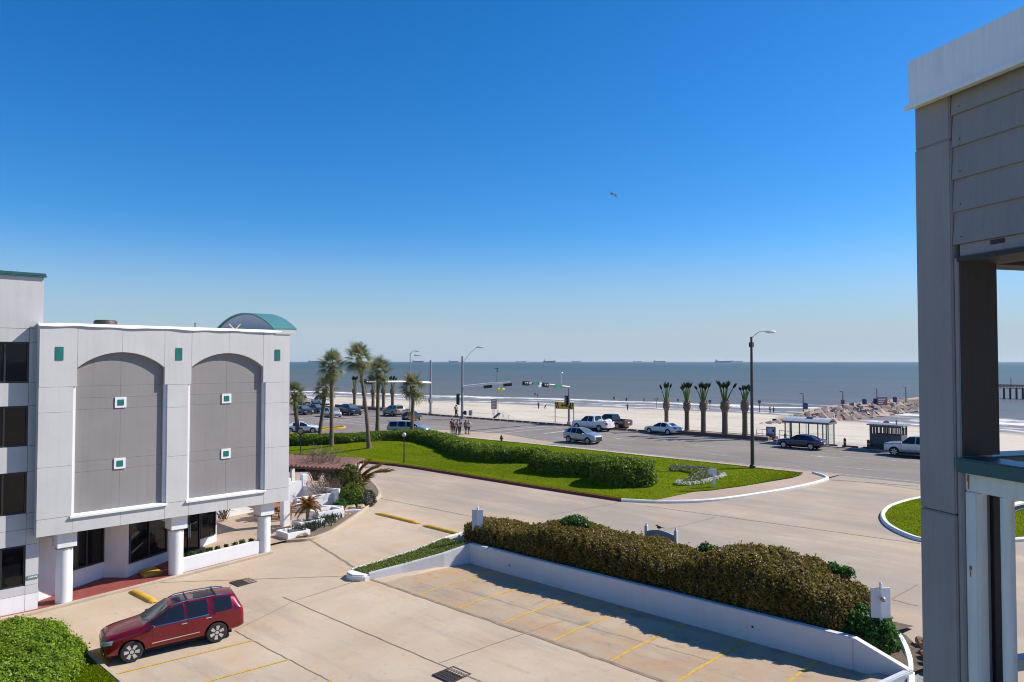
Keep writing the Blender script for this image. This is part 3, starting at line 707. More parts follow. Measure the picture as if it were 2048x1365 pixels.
# ---- recessed ground floor: zigzag wall
ZG = [(-38.0, 9.15), (-38.98, 9.45), (-40.30, 12.55), (-39.3, 13.3), (-42.24, 19.13), (-46.5, 19.6)]
def wallseg(p, q, z0, z1, mat, name, parent=H, t=.25, bevel=0):
    p, q = Vector(p), Vector(q); d = (q - p).normalized(); n = Vector((d.y, -d.x)) * -1
    if n.x > 0: n = -n
    m = MB(); zl = (lambda u, v: z0) if not callable(z0) else z0
    m.prism([tuple(p), tuple(q), tuple(q + n * t), tuple(p + n * t)], z0, z1); return m.build(name, mat, parent, bevel=bevel)
gzb = lambda u, v: lot_z(v) - .1
for p, q in zip(ZG, ZG[1:]): wallseg(p, q, gzb, 3.4, M['white'], 'ground_floor_wall')
m = MB(); m.bx(-46.5, FA - .3, B0 + .06, B1 - .03, Z0 - .03, Z0 + .05); m.build('soffit', M['white'], H)
def glazed(p, q, z0, z1, nv, name='window', doors=False):
    """glazing set a little proud of an oblique wall"""
    p, q = Vector(p), Vector(q); d = (q - p); L = d.length; d.normalize(); n = Vector((-d.y, d.x))
    if n.x < 0: n = -n
    mt = Matrix((Vector((d.x, d.y, 0)), Vector((n.x, n.y, 0)), Vector((0, 0, 1)))).transposed()
    f = MB(); w = .08
    def part(mb, u0, u1, v0, v1, o, t): c = p + d * (u0 + u1) / 2 + n * o; mb.box((c.x, c.y, (v0 + v1) / 2), (u1 - u0, t, v1 - v0), m=mt)
    part(f, 0, L, z0, z0 + w, .03, .1); part(f, 0, L, z1 - w, z1, .03, .1)
    for k in range(nv + 1):
        c = min(max(L * k / nv, w / 2), L - w / 2); part(f, c - w / 2, c + w / 2, z0 + w, z1 - w, .03, .1)
    o = f.build(name, M['black'], H)
    for k in range(nv):
        g = MB(); part(g, L * k / nv + .03, L * (k + 1) / nv - .03, z0 + .05, z1 - .05, .022, .02); g.build('pane', M['glass'], o)
    if doors:
        g = MB()
        for s in (-.06, .06): part(g, L / 2 + s - .015, L / 2 + s + .015, z0 + .8, z0 + 1.5, .12, .04)
        g.build('handle', M['alu'], o)
    return o
lerp2 = lambda p, q, t: tuple(Vector(p).lerp(Vector(q), t))
glazed(lerp2(ZG[1], ZG[2], .42), lerp2(ZG[1], ZG[2], .985), 1.08, 3.34, 2)
glazed(lerp2(ZG[3], ZG[4], .015), lerp2(ZG[3], ZG[4], .40), .98, 3.34, 2)
glazed(lerp2(ZG[3], ZG[4], .50), lerp2(ZG[3], ZG[4], .78), .55, 3.34, 2, 'entrance_door', True)
glazed(lerp2(ZG[3], ZG[4], .79), lerp2(ZG[3], ZG[4], .975), 1.05, 3.34, 1)
# columns with square capitals
for b, x in ((10.2, -38.0), (15.15, -38.0), (19.85, -38.0)):
    z = lot_z(b) + .1
    o = MB().lathe([(.34, z - .2), (.34, 2.62), (.0, 2.64)], (x, b, 0), 28).build('column', M['white'], H)
    m = MB(); m.bx(x - .40, x + .40, b - .40, b + .40, 2.66, Z0 - .02); m.build('capital', M['white'], o, bevel=.015)
    m = MB(); m.lathe([(.37, 2.58), (.37, 2.655)], (x, b, 0), 28); m.build('collar', M['galv'], o)
    m = MB(); m.bx(x - 3.6, x - .40, b - .25, b + .25, 2.9, Z0 - .03); m.build('beam', M['white'], H)
# planter wall between the last two columns
zt = lambda u, v: lot_z(v) + .80
m = MB(); m.prism([(-37.83, 15.1), (-37.83, 19.7), (-38.08, 19.7), (-38.08, 15.1)], lambda u, v: lot_z(v) - .05, zt); m.build('planter_wall', M['white'], H, bevel=.02)
m = MB(); m.prism([(-38.6, 15.2), (-38.6, 19.6), (-38.74, 19.6), (-38.74, 15.2)], lambda u, v: lot_z(v) + .1, lambda u, v: lot_z(v) + .62); m.build('planter_wall', M['white'], H, bevel=.02)
m = MB(); m.add([(-38.08, 15.2, .9), (-38.08, 19.6, 1.12), (-38.6, 19.6, 1.12), (-38.6, 15.2, .9)], [(0, 1, 2, 3)]); m.build('planter_soil', M['soil'], H)
# far pier carrying the overhang
z = .5; MB().bx(-42.5, -42.05, 23.25, 23.7, z, 3.3).build('pier', M['white'], H, bevel=.01)
m = MB(); m.bx(-46, -42.02, 23.2, 23.72, 3.3, 3.75); m.bx(-42.5, -42.03, 20.95, 23.2, 3.3, 3.75); m.build('pier_beam', M['white'], H)
# yellow ramp block by the entrance
p = Vector((-39.1, 14.3)); m = MB(); m.prism([(-38.5, 13.8), (-38.5, 14.7), (-39.6, 14.8), (-39.6, 14.0)], .3, .52); tag(m.build('ramp_block', M['yellow'], bevel=.03), 'low yellow painted ramp block beside the middle round column', 'ramp')
# small plants in the planter come with the vegetation
# ------------------------------------------------------------------ vegetation
M['leaf_hedge'] = leafmat('hedge_leaf', [(.04, .085, .006), (.09, .17, .009), (.17, .26, .014), (.26, .34, .025)], .35)
M['leaf_bush'] = leafmat('bush_leaf', [(.06, .13, .008), (.15, .27, .014), (.25, .38, .02), (.36, .46, .05)], .42)
M['leaf_brown'] = leafmat('bronze_hedge_leaf', [(.08, .034, .014), (.15, .085, .02), (.15, .145, .016), (.29, .20, .05), (.25, .235, .025)], .3, .55, .2)
M['leaf_lime'] = leafmat('lime_shrub_leaf', [(.06, .11, .01), (.13, .19, .015), (.20, .26, .03)], .35)
M['leaf_olive'] = leafmat('olive_hedge_leaf', [(.05, .06, .012), (.11, .115, .015), (.17, .16, .03)], .3)
M['leaf_bright'] = leafmat('fresh_green_leaf', [(.02, .07, .012), (.045, .14, .015), (.08, .19, .03)], .35)
M['leaf_grey'] = leafmat('grey_green_blade', [(.03, .045, .03), (.06, .085, .055), (.10, .12, .09)], .2)
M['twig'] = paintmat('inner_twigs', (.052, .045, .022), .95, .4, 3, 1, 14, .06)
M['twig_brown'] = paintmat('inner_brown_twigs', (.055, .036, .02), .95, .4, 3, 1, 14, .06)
M['drytwig'] = paintmat('dry_branches', (.20, .145, .11), .9, .3, 3, .3, 20, .01)
M['petal'] = leafmat('pink_blossom', [(.42, .24, .17), (.55, .36, .27), (.62, .44, .35)], .3)
M['petalwhite'] = leafmat('white_blossom', [(.60, .60, .48), (.74, .74, .62), (.8, .8, .74)], .3)
M['petalmix'] = leafmat('flower_bed_petals', [(.10, .06, .16), (.30, .24, .36), (.45, .36, .12), (.5, .46, .42), (.16, .12, .22)], .3)
M['palmtrunk'] = paintmat('palm_trunk_bark', (.17, .12, .085), .95, .3, 6, 1, 9, .05)
M['palmboot'] = paintmat('palm_boots', (.24, .165, .105), .95, .35, 6, 1, 9, .06)
M['palmleaf'] = leafmat('palm_leaf', [(.05, .08, .015), (.11, .145, .03), (.19, .205, .07), (.30, .29, .15)], .35, .4)
M['palmdry'] = leafmat('dry_palm_leaf', [(.16, .075, .018), (.30, .15, .035), (.36, .21, .07)], .25, .6)
M['palmstalk'] = leafmat('palm_stalk', [(.10, .16, .03), (.16, .22, .05), (.22, .24, .08)], .2)
M['palmtied'] = leafmat('tied_palm_leaf', [(.012, .028, .010), (.025, .045, .014), (.045, .06, .02)], .2)

def lumps(P, amp, sc, seed):
    r = np.random.default_rng(seed); out = np.zeros(len(P))
    for i in range(7):
        k = r.normal(size=3) * sc * (1 + i * .45); out += np.sin(P @ k + r.uniform(0, 6.28)) / (1 + i * .35)
    return out * amp / 2.4
def hedge_shell(path, nth=14, power=3.2, seed=1, amp=.07, step=.35, endr=.8):
    """path: (a, b, zbase, halfwidth, height); returns verts, quads of a rounded clipped hedge"""
    P = np.array(path, float); seg = np.hypot(np.diff(P[:, 0]), np.diff(P[:, 1])); s = np.concatenate([[0], np.cumsum(seg)])
    L = s[-1]; w0, w1 = P[0, 3] * endr, P[-1, 3] * endr; n = max(6, int((L + w0 + w1) / step)); S = np.linspace(-w0, L + w1, n)
    sc = np.clip(S, 0, L); Q = np.stack([np.interp(sc, s, P[:, i]) for i in range(5)], 1)
    for _ in range(2): Q[1:-1] = .25 * Q[:-2] + .5 * Q[1:-1] + .25 * Q[2:]
    T = np.gradient(Q[:, :2], axis=0)
    # run past the ends along the end tangents
    t0 = (P[1, :2] - P[0, :2]) / seg[0]; t1 = (P[-1, :2] - P[-2, :2]) / seg[-1]
    lo, hi = S < 0, S > L
    Q[lo, :2] = P[0, :2] + t0 * S[lo][:, None]; Q[hi, :2] = P[-1, :2] + t1 * (S[hi] - L)[:, None]
    T = np.gradient(Q[:, :2], axis=0); T /= np.linalg.norm(T, axis=1)[:, None] + 1e-9
    e = np.ones(n); e[lo] = np.clip(1 - (-S[lo] / w0) ** 2.6, 0, 1) ** .45; e[hi] = np.clip(1 - ((S[hi] - L) / w1) ** 2.6, 0, 1) ** .45
    th = np.linspace(0, math.pi, nth); cy = np.sign(np.cos(th)) * np.abs(np.cos(th)) ** (2 / power); cz = np.sin(th) ** (2 / power)
    V = np.zeros((n, nth, 3)); NX = np.stack([-T[:, 1], T[:, 0]], 1)
    ww = Q[:, 3] * e; hh = Q[:, 4] * (.25 + .75 * np.clip(e * 1.15, 0, 1)) * (e > .02)
    V[:, :, 0] = Q[:, 0, None] + NX[:, 0, None] * ww[:, None] * cy; V[:, :, 1] = Q[:, 1, None] + NX[:, 1, None] * ww[:, None] * cy
    V[:, :, 2] = Q[:, 2, None] + hh[:, None] * cz
    c = np.stack([Q[:, 0], Q[:, 1], Q[:, 2] + Q[:, 4] * .4], 1)[:, None, :]
    d = V - c; d /= np.linalg.norm(d, axis=2, keepdims=True) + 1e-9
    up = np.clip((V[:, :, 2] - Q[:, 2, None]) / .4, 0, 1)
    V += d * (lumps(V.reshape(-1, 3), amp, 1.8, seed).reshape(n, nth) * up)[..., None]
    F = [(i * nth + j, (i + 1) * nth + j, (i + 1) * nth + j + 1, i * nth + j + 1) for i in range(n - 1) for j in range(nth - 1)]
    return V.reshape(-1, 3), F
def ball_shell(c, r, sc=(1, 1, 1), seed=1, amp=.08, n=20, m=12):
    V = []; 
    for i in range(m + 1):
        th = math.pi * i / m
        for j in range(n): ph = 2 * math.pi * j / n; V.append((math.sin(th) * math.cos(ph) * sc[0] * r, math.sin(th) * math.sin(ph) * sc[1] * r, math.cos(th) * sc[2] * r))
    V = np.array(V); nn = V / (np.linalg.norm(V, axis=1)[:, None] + 1e-9)
    V = V + nn * lumps(V + np.array(c), amp, 2.5, seed)[:, None] + np.array(c)
    return V, [(i * n + j, (i + 1) * n + j, (i + 1) * n + (j + 1) % n, i * n + (j + 1) % n) for i in range(m) for j in range(n)]
def surf_samples(V, F, n, rng):
    T = np.array([(f[0], f[1], f[2]) for f in F] + [(f[0], f[2], f[3]) for f in F if len(f) == 4])
    A, B, C = V[T[:, 0]], V[T[:, 1]], V[T[:, 2]]; nr = np.cross(B - A, C - A); ar = np.linalg.norm(nr, axis=1); nr /= ar[:, None] + 1e-12
    k = rng.choice(len(T), n, p=ar / ar.sum()); r1 = np.sqrt(rng.random(n)); r2 = rng.random(n)
    return A[k] * (1 - r1)[:, None] + B[k] * (r1 * (1 - r2))[:, None] + C[k] * (r1 * r2)[:, None], nr[k], ar.sum() / 2
def leaf_mesh(name, P, Nn, size, asp, mat, rng, tilt=.8, jit=.25):
    n = len(P); D = Nn + rng.normal(size=(n, 3)) * tilt; D /= np.linalg.norm(D, axis=1)[:, None]
    U = np.cross(D, rng.normal(size=(n, 3))); U /= np.linalg.norm(U, axis=1)[:, None] + 1e-9; W = np.cross(D, U)
    s = size * rng.uniform(1 - jit, 1 + jit * 1.6, n)[:, None]
    V = np.empty((n, 4, 3)); V[:, 0] = P - U * s * .5; V[:, 1] = P + W * s * asp * .5 + D * s * .08; V[:, 2] = P + U * s * .5; V[:, 3] = P - W * s * asp * .5 + D * s * .08
    me = bpy.data.meshes.new(name); me.vertices.add(4 * n); me.vertices.foreach_set('co', V.reshape(-1).astype(np.float32))
    me.loops.add(4 * n); me.loops.foreach_set('vertex_index', np.arange(4 * n, dtype=np.int32))
    me.polygons.add(n); me.polygons.foreach_set('loop_start', np.arange(0, 4 * n, 4, dtype=np.int32)); me.polygons.foreach_set('loop_total', np.full(n, 4, dtype=np.int32))
    me.update(calc_edges=True); me.materials.append(mat); return me
def shrub(name, label, cat, shell, loc, leafm, coremat, dens, size, asp=.55, depth=.13, seed=3, group=None, blossom=None, fname='foliage', stray=.02):
    V, F = shell; rng = np.random.default_rng(seed); t = thing(name, label, cat, loc, group=group); L = np.array(loc)
    _, _, area = surf_samples(V, F, 10, rng); n = int(min(area * dens, 190000))
    P, Nn, _ = surf_samples(V, F, n, rng)
    if np.mean(np.sum(Nn * (P - V.mean(0)), 1)) < 0: Nn = -Nn
    off = -np.abs(rng.normal(0, depth, n)); 
    q = rng.random(n) < stray; off[q] = rng.uniform(.02, .14, int(q.sum()))
    off += lumps(P, .07, 5, seed + 5) + lumps(P, .05, 11, seed + 6)
    P = P + Nn * off[:, None]
    o = link(fname, leaf_mesh(fname, P - L, Nn, size, asp, leafm, rng, .8, .4), t); o['kind'] = 'stuff'
    # inner twiggy mass, well inside the leaves
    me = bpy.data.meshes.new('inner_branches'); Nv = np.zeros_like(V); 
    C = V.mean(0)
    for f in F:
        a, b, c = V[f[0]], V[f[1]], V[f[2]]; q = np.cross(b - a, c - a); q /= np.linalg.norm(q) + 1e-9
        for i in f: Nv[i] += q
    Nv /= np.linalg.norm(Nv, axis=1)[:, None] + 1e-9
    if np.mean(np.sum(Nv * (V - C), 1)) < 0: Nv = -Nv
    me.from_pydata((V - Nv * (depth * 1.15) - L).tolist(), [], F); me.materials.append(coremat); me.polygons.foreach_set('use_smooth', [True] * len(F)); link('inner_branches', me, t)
    if blossom:
        bm_, bn, bs, top = blossom
        P, Nn, _ = surf_samples(V, F, bn, rng)
        if np.mean(np.sum(Nn * (P - V.mean(0)), 1)) < 0: Nn = -Nn
        cl = lumps(P, 1, 2.2, seed + 9); keep = (Nn[:, 2] > top) & (cl + rng.normal(0, .35, bn) > .15); P, Nn = P[keep], Nn[keep]
        o = link('blossom', leaf_mesh('blossom', P + Nn * .02 - L, Nn, bs, .8, bm_, rng), t); o['kind'] = 'stuff'
    return t
GL = lambda x, y: G(x, y, lawn_z)
# big clipped hedge over the retaining wall, four merged mounds
def zhb(b): return lot_z(b) + .45
MND = [(-29.1, 27.83, 1.55, 1.21, 0.85), (-27.6, 27.93, 1.6, 1.46, 1.00), (-26.4, 27.98, 1.6, 1.51, 0.80), (-25.2, 28.08, 1.6, 1.71, 1.20), (-23.4, 28.18, 1.6, 1.86, 1.56), (-22, 28.18, 1.6, 1.81, 1.32), (-20.6, 28.18, 1.6, 1.81, 1.30),
       (-19, 28.18, 1.6, 1.86, 1.38), (-17.6, 28.18, 1.6, 1.81, 1.16), (-16.5, 28.18, 1.6, 1.81, 1.06), (-15.2, 28.23, 1.6, 1.96, 1.70), (-13.6, 28.28, 1.6, 2.01, 1.92), (-12.1, 28.23, 1.6, 1.91, 1.75), (-10.9, 28.08, 1.58, 1.76, 1.45), (-10.2, 27.98, 1.55, 1.61, 1.20)]
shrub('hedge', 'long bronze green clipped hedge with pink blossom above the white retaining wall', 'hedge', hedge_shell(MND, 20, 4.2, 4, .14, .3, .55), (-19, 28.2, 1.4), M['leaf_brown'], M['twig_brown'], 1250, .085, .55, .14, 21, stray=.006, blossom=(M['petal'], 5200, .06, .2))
# bright tufts growing through it
for i, (x, y, b, r, sc, lab) in enumerate(((1148, 1044, 28.4, .5, (1.6, 1, .7), 'bright green shoots topping the left mound of the bronze hedge'), (1418, 1094, 28.6, .35, (1.3, 1, .7), 'small bright green tuft in the dip of the bronze hedge'),
                                   (1662, 1133, 29.2, .42, (2.2, .8, .5), 'bright green tuft on the far right slope of the bronze hedge'))):
    p = on_y(x, y + 5, b); shrub('shrub', lab, 'shrub', ball_shell(tuple(p), r, sc, i, .08), tuple(p), M['leaf_bright'], M['twig'], 700, .10, .6, .12, 40 + i, 'bright shrubs growing through the bronze hedge')
p = on_y(1728, 1268, 27.6); p.x -= .3
shrub('shrub', 'rounded bright green shrub at the right end of the retaining wall below the sign', 'shrub', hedge_shell([(p.x - .8, 27.5, 1.2, .75, 1.2), (p.x, 27.6, 1.2, .95, 1.25), (p.x + .75, 27.8, 1.1, .9, 1.0)], 14, 2.5, 8, .14), (p.x, 27.6, 1.2), M['leaf_bright'], M['twig'], 1100, .10, .6, .12, 61)
# lower left bush
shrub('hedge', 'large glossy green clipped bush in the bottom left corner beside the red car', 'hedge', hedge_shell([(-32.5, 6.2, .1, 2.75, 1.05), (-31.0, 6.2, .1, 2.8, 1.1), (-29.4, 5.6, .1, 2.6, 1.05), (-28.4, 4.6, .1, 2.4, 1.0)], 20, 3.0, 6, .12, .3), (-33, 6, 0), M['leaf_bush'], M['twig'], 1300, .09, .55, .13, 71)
# island hedges
def ih(x, y, w, h, back=0): p = GL(x, y); return (p.x - .3 * back, p.y + back, lawn_z(p.x, p.y) - .1, w, h)
LH = [(-77.5, 42.3, 1.5, 1.34, 1.27), (-73.5, 44.2, 1.6, 1.4, 1.27), (-69.2, 47, 1.75, 1.4, 1.32), (-67.4, 49.5, 1.9, 1.34, 1.37), (-65.3, 51.6, 2, 1.34, 1.42), (-61.8, 51.6, 2, 1.4, 1.47), (-57.5, 50, 1.95, 1.46, 1.52), (-53, 47.9, 1.85, 1.51, 1.52), (-49.5, 46.9, 1.8, 1.57, 1.57), (-46.5, 47.4, 1.8, 1.57, 1.57), (-43.6, 48.3, 1.85, 1.46, 1.57)]
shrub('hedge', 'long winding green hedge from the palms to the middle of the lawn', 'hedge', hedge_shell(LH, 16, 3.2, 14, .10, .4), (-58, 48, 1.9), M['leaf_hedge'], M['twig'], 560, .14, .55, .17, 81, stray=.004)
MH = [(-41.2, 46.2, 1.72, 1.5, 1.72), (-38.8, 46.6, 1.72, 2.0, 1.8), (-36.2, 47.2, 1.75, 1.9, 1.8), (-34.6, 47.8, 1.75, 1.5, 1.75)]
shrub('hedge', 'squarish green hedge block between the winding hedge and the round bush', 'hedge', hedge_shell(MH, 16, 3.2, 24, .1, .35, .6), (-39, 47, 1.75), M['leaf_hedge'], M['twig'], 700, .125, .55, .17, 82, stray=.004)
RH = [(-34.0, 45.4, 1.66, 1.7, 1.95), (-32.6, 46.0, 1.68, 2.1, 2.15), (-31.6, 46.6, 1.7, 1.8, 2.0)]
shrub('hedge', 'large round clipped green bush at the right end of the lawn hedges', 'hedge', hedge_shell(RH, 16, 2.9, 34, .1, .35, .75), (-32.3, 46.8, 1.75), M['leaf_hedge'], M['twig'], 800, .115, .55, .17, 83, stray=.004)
# hedge behind the pergola
shrub('hedge', 'yellow green hedge beside the driveway behind the brown pergola', 'hedge', hedge_shell([(-64.5, 33.2, 1.2, .9, 1.2), (-61.5, 34.8, 1.3, 1.0, 1.25), (-59.2, 36.2, 1.35, .9, 1.2)], 14, 3, 15, .1, .35), (-61.5, 34.8, 1.2), M['leaf_olive'], M['twig'], 700, .13, .55, .12, 84)
# flower bed with white border
FB = [(-5, 385), (100, 352), (500, 378), (1000, 415), (1350, 520), (1570, 620), (1450, 700), (1200, 780), (900, 860), (500, 905), (200, 885), (310, 800), (560, 740), (670, 655), (590, 560), (400, 510), (-5, 490)]
FB = [tuple(GL(1340 + x / 14.63, 910 + y / 14.63)[:2]) for x, y in FB]
lz = lambda a, b: lawn_z(a, b) + .045
bed = thing('flower_bed', 'curved flower bed of purple and yellow blooms edged in white blossom on the lawn', 'flower bed', (FB[8][0], FB[8][1], lz(*FB[8])))
MB().sheet(FB, lz).build('soil', M['soil'], bed)
rng = np.random.default_rng(5); xs = [p[0] for p in FB]; ys = [p[1] for p in FB]
pts = [p for p in ((random.uniform(min(xs), max(xs)), random.uniform(min(ys), max(ys))) for i in range(9000)) if inside(p, FB)]
def puffs(name, C, r, k, size, mat, parent, seed):
    rng = np.random.default_rng(seed); C = np.array(C); n = len(C) * k; D = rng.normal(size=(n, 3)); D /= np.linalg.norm(D, axis=1)[:, None]; D[:, 2] = np.abs(D[:, 2])
    P = np.repeat(C, k, 0) + D * r; o = link(name, leaf_mesh(name, P - np.array(parent.location), D, size, .8, mat, rng), parent); o['kind'] = 'stuff'; return o
puffs('foliage', [(p[0], p[1], lz(*p)) for p in pts[:420]], .17, 34, .09, M['leaf_hedge'], bed, 1)
puffs('petals', [(p[0], p[1], lz(*p) + .06) for p in pts[420:640]], .15, 16, .07, M['petalmix'], bed, 2)
edge = []
E_ = FB[5:12]
for p, q in zip(E_, E_[1:]):
    L = (Vector(q) - Vector(p)).length
    for i in range(max(1, int(L / .14))): t = i / max(1, int(L / .14)); c = Vector(p).lerp(Vector(q), t); edge.append((c.x + random.uniform(-.1, .1), c.y + random.uniform(-.1, .1), lz(c.x, c.y) + .03))
puffs('white_border', edge, .2, 30, .09, M['petalwhite'], bed, 3)
# ---------------------------------------------------------------- palms
def fan_mesh(seed, R0=1.05, n=22, droop=.55, w=.036, stalk=.8):
    """one fan frond: stalk along +X then leaflets spread in a folded fan"""
    r = random.Random(seed); m = MB(); m.tube([(0, 0, 0), (stalk * .6, 0, .05), (stalk, 0, 0)], [.022, .018, .014], 5)
    for i in range(n):
        a = R(-115 + 230 * i / (n - 1)) + r.uniform(-.04, .04); L = R0 * (.62 + .38 * math.cos(a * .7)) * r.uniform(.88, 1.1); d = Vector((math.cos(a), math.sin(a), .10 * math.cos(2 * a))); s = Vector((-math.sin(a), math.cos(a), 0))
        b = Vector((stalk, 0, 0)); pts = []
        for k, t in enumerate((0, .35, .7, 1)): pts.append((b + d * L * t * (1 - .12 * t) + Vector((-.05 * t, 0, -droop * L * t ** 2.4)), w * (.35, 1, .75, .08)[k] * L))
        V = []
        for p, ww in pts: V += [p + s * ww + Vector((0, 0, ww * .5)), p, p - s * ww + Vector((0, 0, ww * .5))]
        F = []
        for k in range(3):
            for j in (0, 1): F.append((k * 3 + j, k * 3 + j + 1, (k + 1) * 3 + j + 1, (k + 1) * 3 + j))
        m.add(V, F)
    return m
def mesh_of(mb, name, mat):
    o = mb.build(name, mat); me = o.data; bpy.data.objects.remove(o); return me
FANS = [mesh_of(fan_mesh(i, droop=.12 + .17 * i), 'frond', M['palmleaf']) for i in range(4)]
def palm(name, base, top, lean, rb, rt, crown, label, nf=22, seed=1, dry=0):
    """base: ground point, top: crown point"""
    r = random.Random(seed); base, top = Vector(base), Vector(top); t = thing(name, label, 'palm tree', base, group='sabal palms along the lawn hedge')
    d = top - base; pts = []; rad = []
    for i in range(26):
        s = i / 25; p = d * s; p += Vector((lean[0], lean[1], 0)) * math.sin(s * math.pi)
        pts.append(p); rad.append((rb * (1 - s) + rt * s + (.10 * math.exp(-s * 14))) * r.uniform(.95, 1.05))
    MB().tube(pts, rad, 12).build('trunk', M['palmtrunk'], t, world=False)
    m = MB()
    for k in range(64):
        s = 1 - .15 * (k / 64) ** 1.2 - .005; a = k * 2.4; c = d * s + Vector((lean[0], lean[1], 0)) * math.sin(s * math.pi); rr = rt * 1.0
        o = Vector((math.cos(a), math.sin(a), 0)); m.bar(c + o * rr * .8, c + o * (rr + .16) + Vector((0, 0, .28)), .11, .035)
    m.build('boots', M['palmboot'], t, world=False)
    for k in range(nf):
        u = (k + .5) / nf; el = R(78 - 128 * u ** 1.1 + r.uniform(-10, 10)); az = k * 2.39996 + r.uniform(-.25, .25); sc = crown * .9 * r.uniform(.8, 1.15)
        o = link('frond', FANS[min(3, int(u * 3.2 + r.random() * .9))], t); o.location = d + Vector((0, 0, .05 - .25 * u)); o.rotation_euler = Euler((r.uniform(-.5, .5), -el, az)); o.scale = (sc, sc, sc)
    return t
P_ = lambda x, y, dy=0: GL(x, y)
def palm_px(name, bx_, by_, tx, ty, crown, label, seed, rb=.2, rt=.16, lean=(0, 0), b=None):
    p = GL(bx_, by_) if b is None else Vector(b)
    z = zpix(p, ty); c, s = math.cos(YAW), math.sin(YAW); f = -p.x * s + p.y * c
    dx = (tx - pxx(p)) * f / FPX
    palm(name, p, (p.x + dx * c, p.y + dx * s, z), lean, rb, rt, crown, label, seed=seed)
def pxx(p):
    c, s = math.cos(YAW), math.sin(YAW); r = p[0] * c + p[1] * s; f = -p[0] * s + p[1] * c; return 1024 + FPX * r / f
palm_px('palm_tree', 0, 0, 589, 790, 1.15, 'short palm half hidden by the pale hotel corner', 1, .26, .22, b=(-77.3, 44.6, 1.7))
palm_px('palm_tree', 0, 0, 652, 778, 1.2, 'palm with low narrow crown, second from the hotel corner', 2, .24, .2, b=(-77.6, 47.4, 1.8))
palm_px('palm_tree', 663, 893, 664, 734, 1.3, 'tall palm in front of the hedge, third from the hotel corner', 3, .22, .2)
palm_px('palm_tree', 738, 897, 717, 718, 1.25, 'tallest palm with a strongly leaning trunk on the lawn edge', 4, .2, .16, (.12, .1))
palm_px('palm_tree', 0, 0, 757, 746, 1.35, 'full headed palm behind the hedge right of the leaning palm', 5, .24, .2, b=(-72.6, 52.2, 2.1))
palm_px('palm_tree', 0, 0, 826, 776, 1.3, 'rightmost palm of the row with one dead frond hanging by its trunk', 6, .22, .18, (.1, 0), b=(-68.2, 53.8, 2.15))
pp = [o for o in COL.objects if o.name.startswith('palm_tree')][-1]
o = link('dead_frond', mesh_of(fan_mesh(9, 1.2, 16, 1.3, .05), 'dead_frond', M['palmdry']), pp); o.location = (-.35, -.15, 3.6); o.rotation_euler = (0, R(80), R(215))
# trimmed palms with tied leaf bunches on the seawall
def tied_palm(loc, h, hb, nst, label, seed, s=1.0, group='newly planted trimmed palms on the seawall'):
    r = random.Random(seed); t = thing('trimmed_palm', label, 'palm tree', loc, group=group)
    prof = [(.29, 0), (.25, .4), (.23, h * .5), (.24, h * .70), (.33, h * .82), (.37, h * .90), (.30, h * 1.0), (.19, h * 1.1), (0, h * 1.12)]
    MB().lathe([(a * s, b) for a, b in prof[:4]] , (0, 0, 0), 14).build('trunk', M['palmtrunk'], t, world=False)
    m = MB().lathe([(a * s, b) for a, b in prof[3:]], (0, 0, 0), 14)
    for k in range(60):
        a = k * 2.4; z = h * (.74 + .26 * (k % 20) / 20); q0 = .24 if k % 20 < 14 else .17; m.bar((math.cos(a) * q0 * s, math.sin(a) * q0 * s, z), (math.cos(a) * (q0 + .17) * s, math.sin(a) * (q0 + .17) * s, z + .34 * s), .10 * s, .03)
    m.build('boots', M['palmboot'], t, world=False)
    for k in range(nst):
        a = k * 2.4 + r.uniform(-.4, .4); sp = .12 + (.75 * (k / max(1, nst - 1)) ** 1.6); L = hb * r.uniform(.86, 1.05); e = Vector((math.cos(a) * sp * r.uniform(.7, 1.4), math.sin(a) * sp * r.uniform(.7, 1.4), L)); b0 = Vector((math.cos(a) * .12, math.sin(a) * .12, h))
        m = MB(); m.tube([b0, b0 + e * .5 + Vector((0, 0, .1)), b0 + e * .72], [.07 * s, .055 * s, .04 * s], 6)
        o = m.build('frond_stalk', M['palmstalk'], t, world=False)
        m = MB(); tip = b0 + e * .70; dr = e.normalized()
        for q in range(16):
            aa = r.uniform(0, 6.28); ww = Vector((math.cos(aa), math.sin(aa), 0)) * r.uniform(.04, .19) * s; l = L * r.uniform(.22, .36); pt = tip + dr * l + ww + Vector((math.cos(a), math.sin(a), 0)) * .05
            sd = Vector((-math.sin(aa), math.cos(aa), 0)) * .06 * s
            m.add([tip, (tip + pt) / 2 + sd + ww * .3, pt, (tip + pt) / 2 - sd + ww * .3], [(0, 1, 2, 3)])
        m.build('leaf_bunch', M['palmtied'], t, world=False)
    return t
zp = 2.55
for i, (x, yb, ym, yt, n, lab) in enumerate(((1333, 850, 806, 766, 5, 'trimmed palm with sparse tied fronds, leftmost of the five by the brick planter'), (1374, 864, 807, 767, 7, 'trimmed palm with one frond arching far left, second of the five'), (1407, 867, 807, 766, 8, 'trimmed palm with fanned tied fronds, middle of the five'),
                                          (1450, 870, 807, 762, 8, 'thick tall trimmed palm, fourth of the five by the brick planter'), (1490, 873, 806, 771, 6, 'trimmed palm nearest the dark street light pole, fifth of five'))):
    p = on_z(x, yb, zp); 
    if p.y > 82: p = on_y(x, yb, 81.0); p.z = 2.3
    h = zpix(p, ym) - p.z; hb = zpix(p, yt) - p.z - h
    tied_palm(p, h, hb, n + 1, lab, i + 1, (1.1, 1.15, 1.2, 1.35, 1.2)[i])
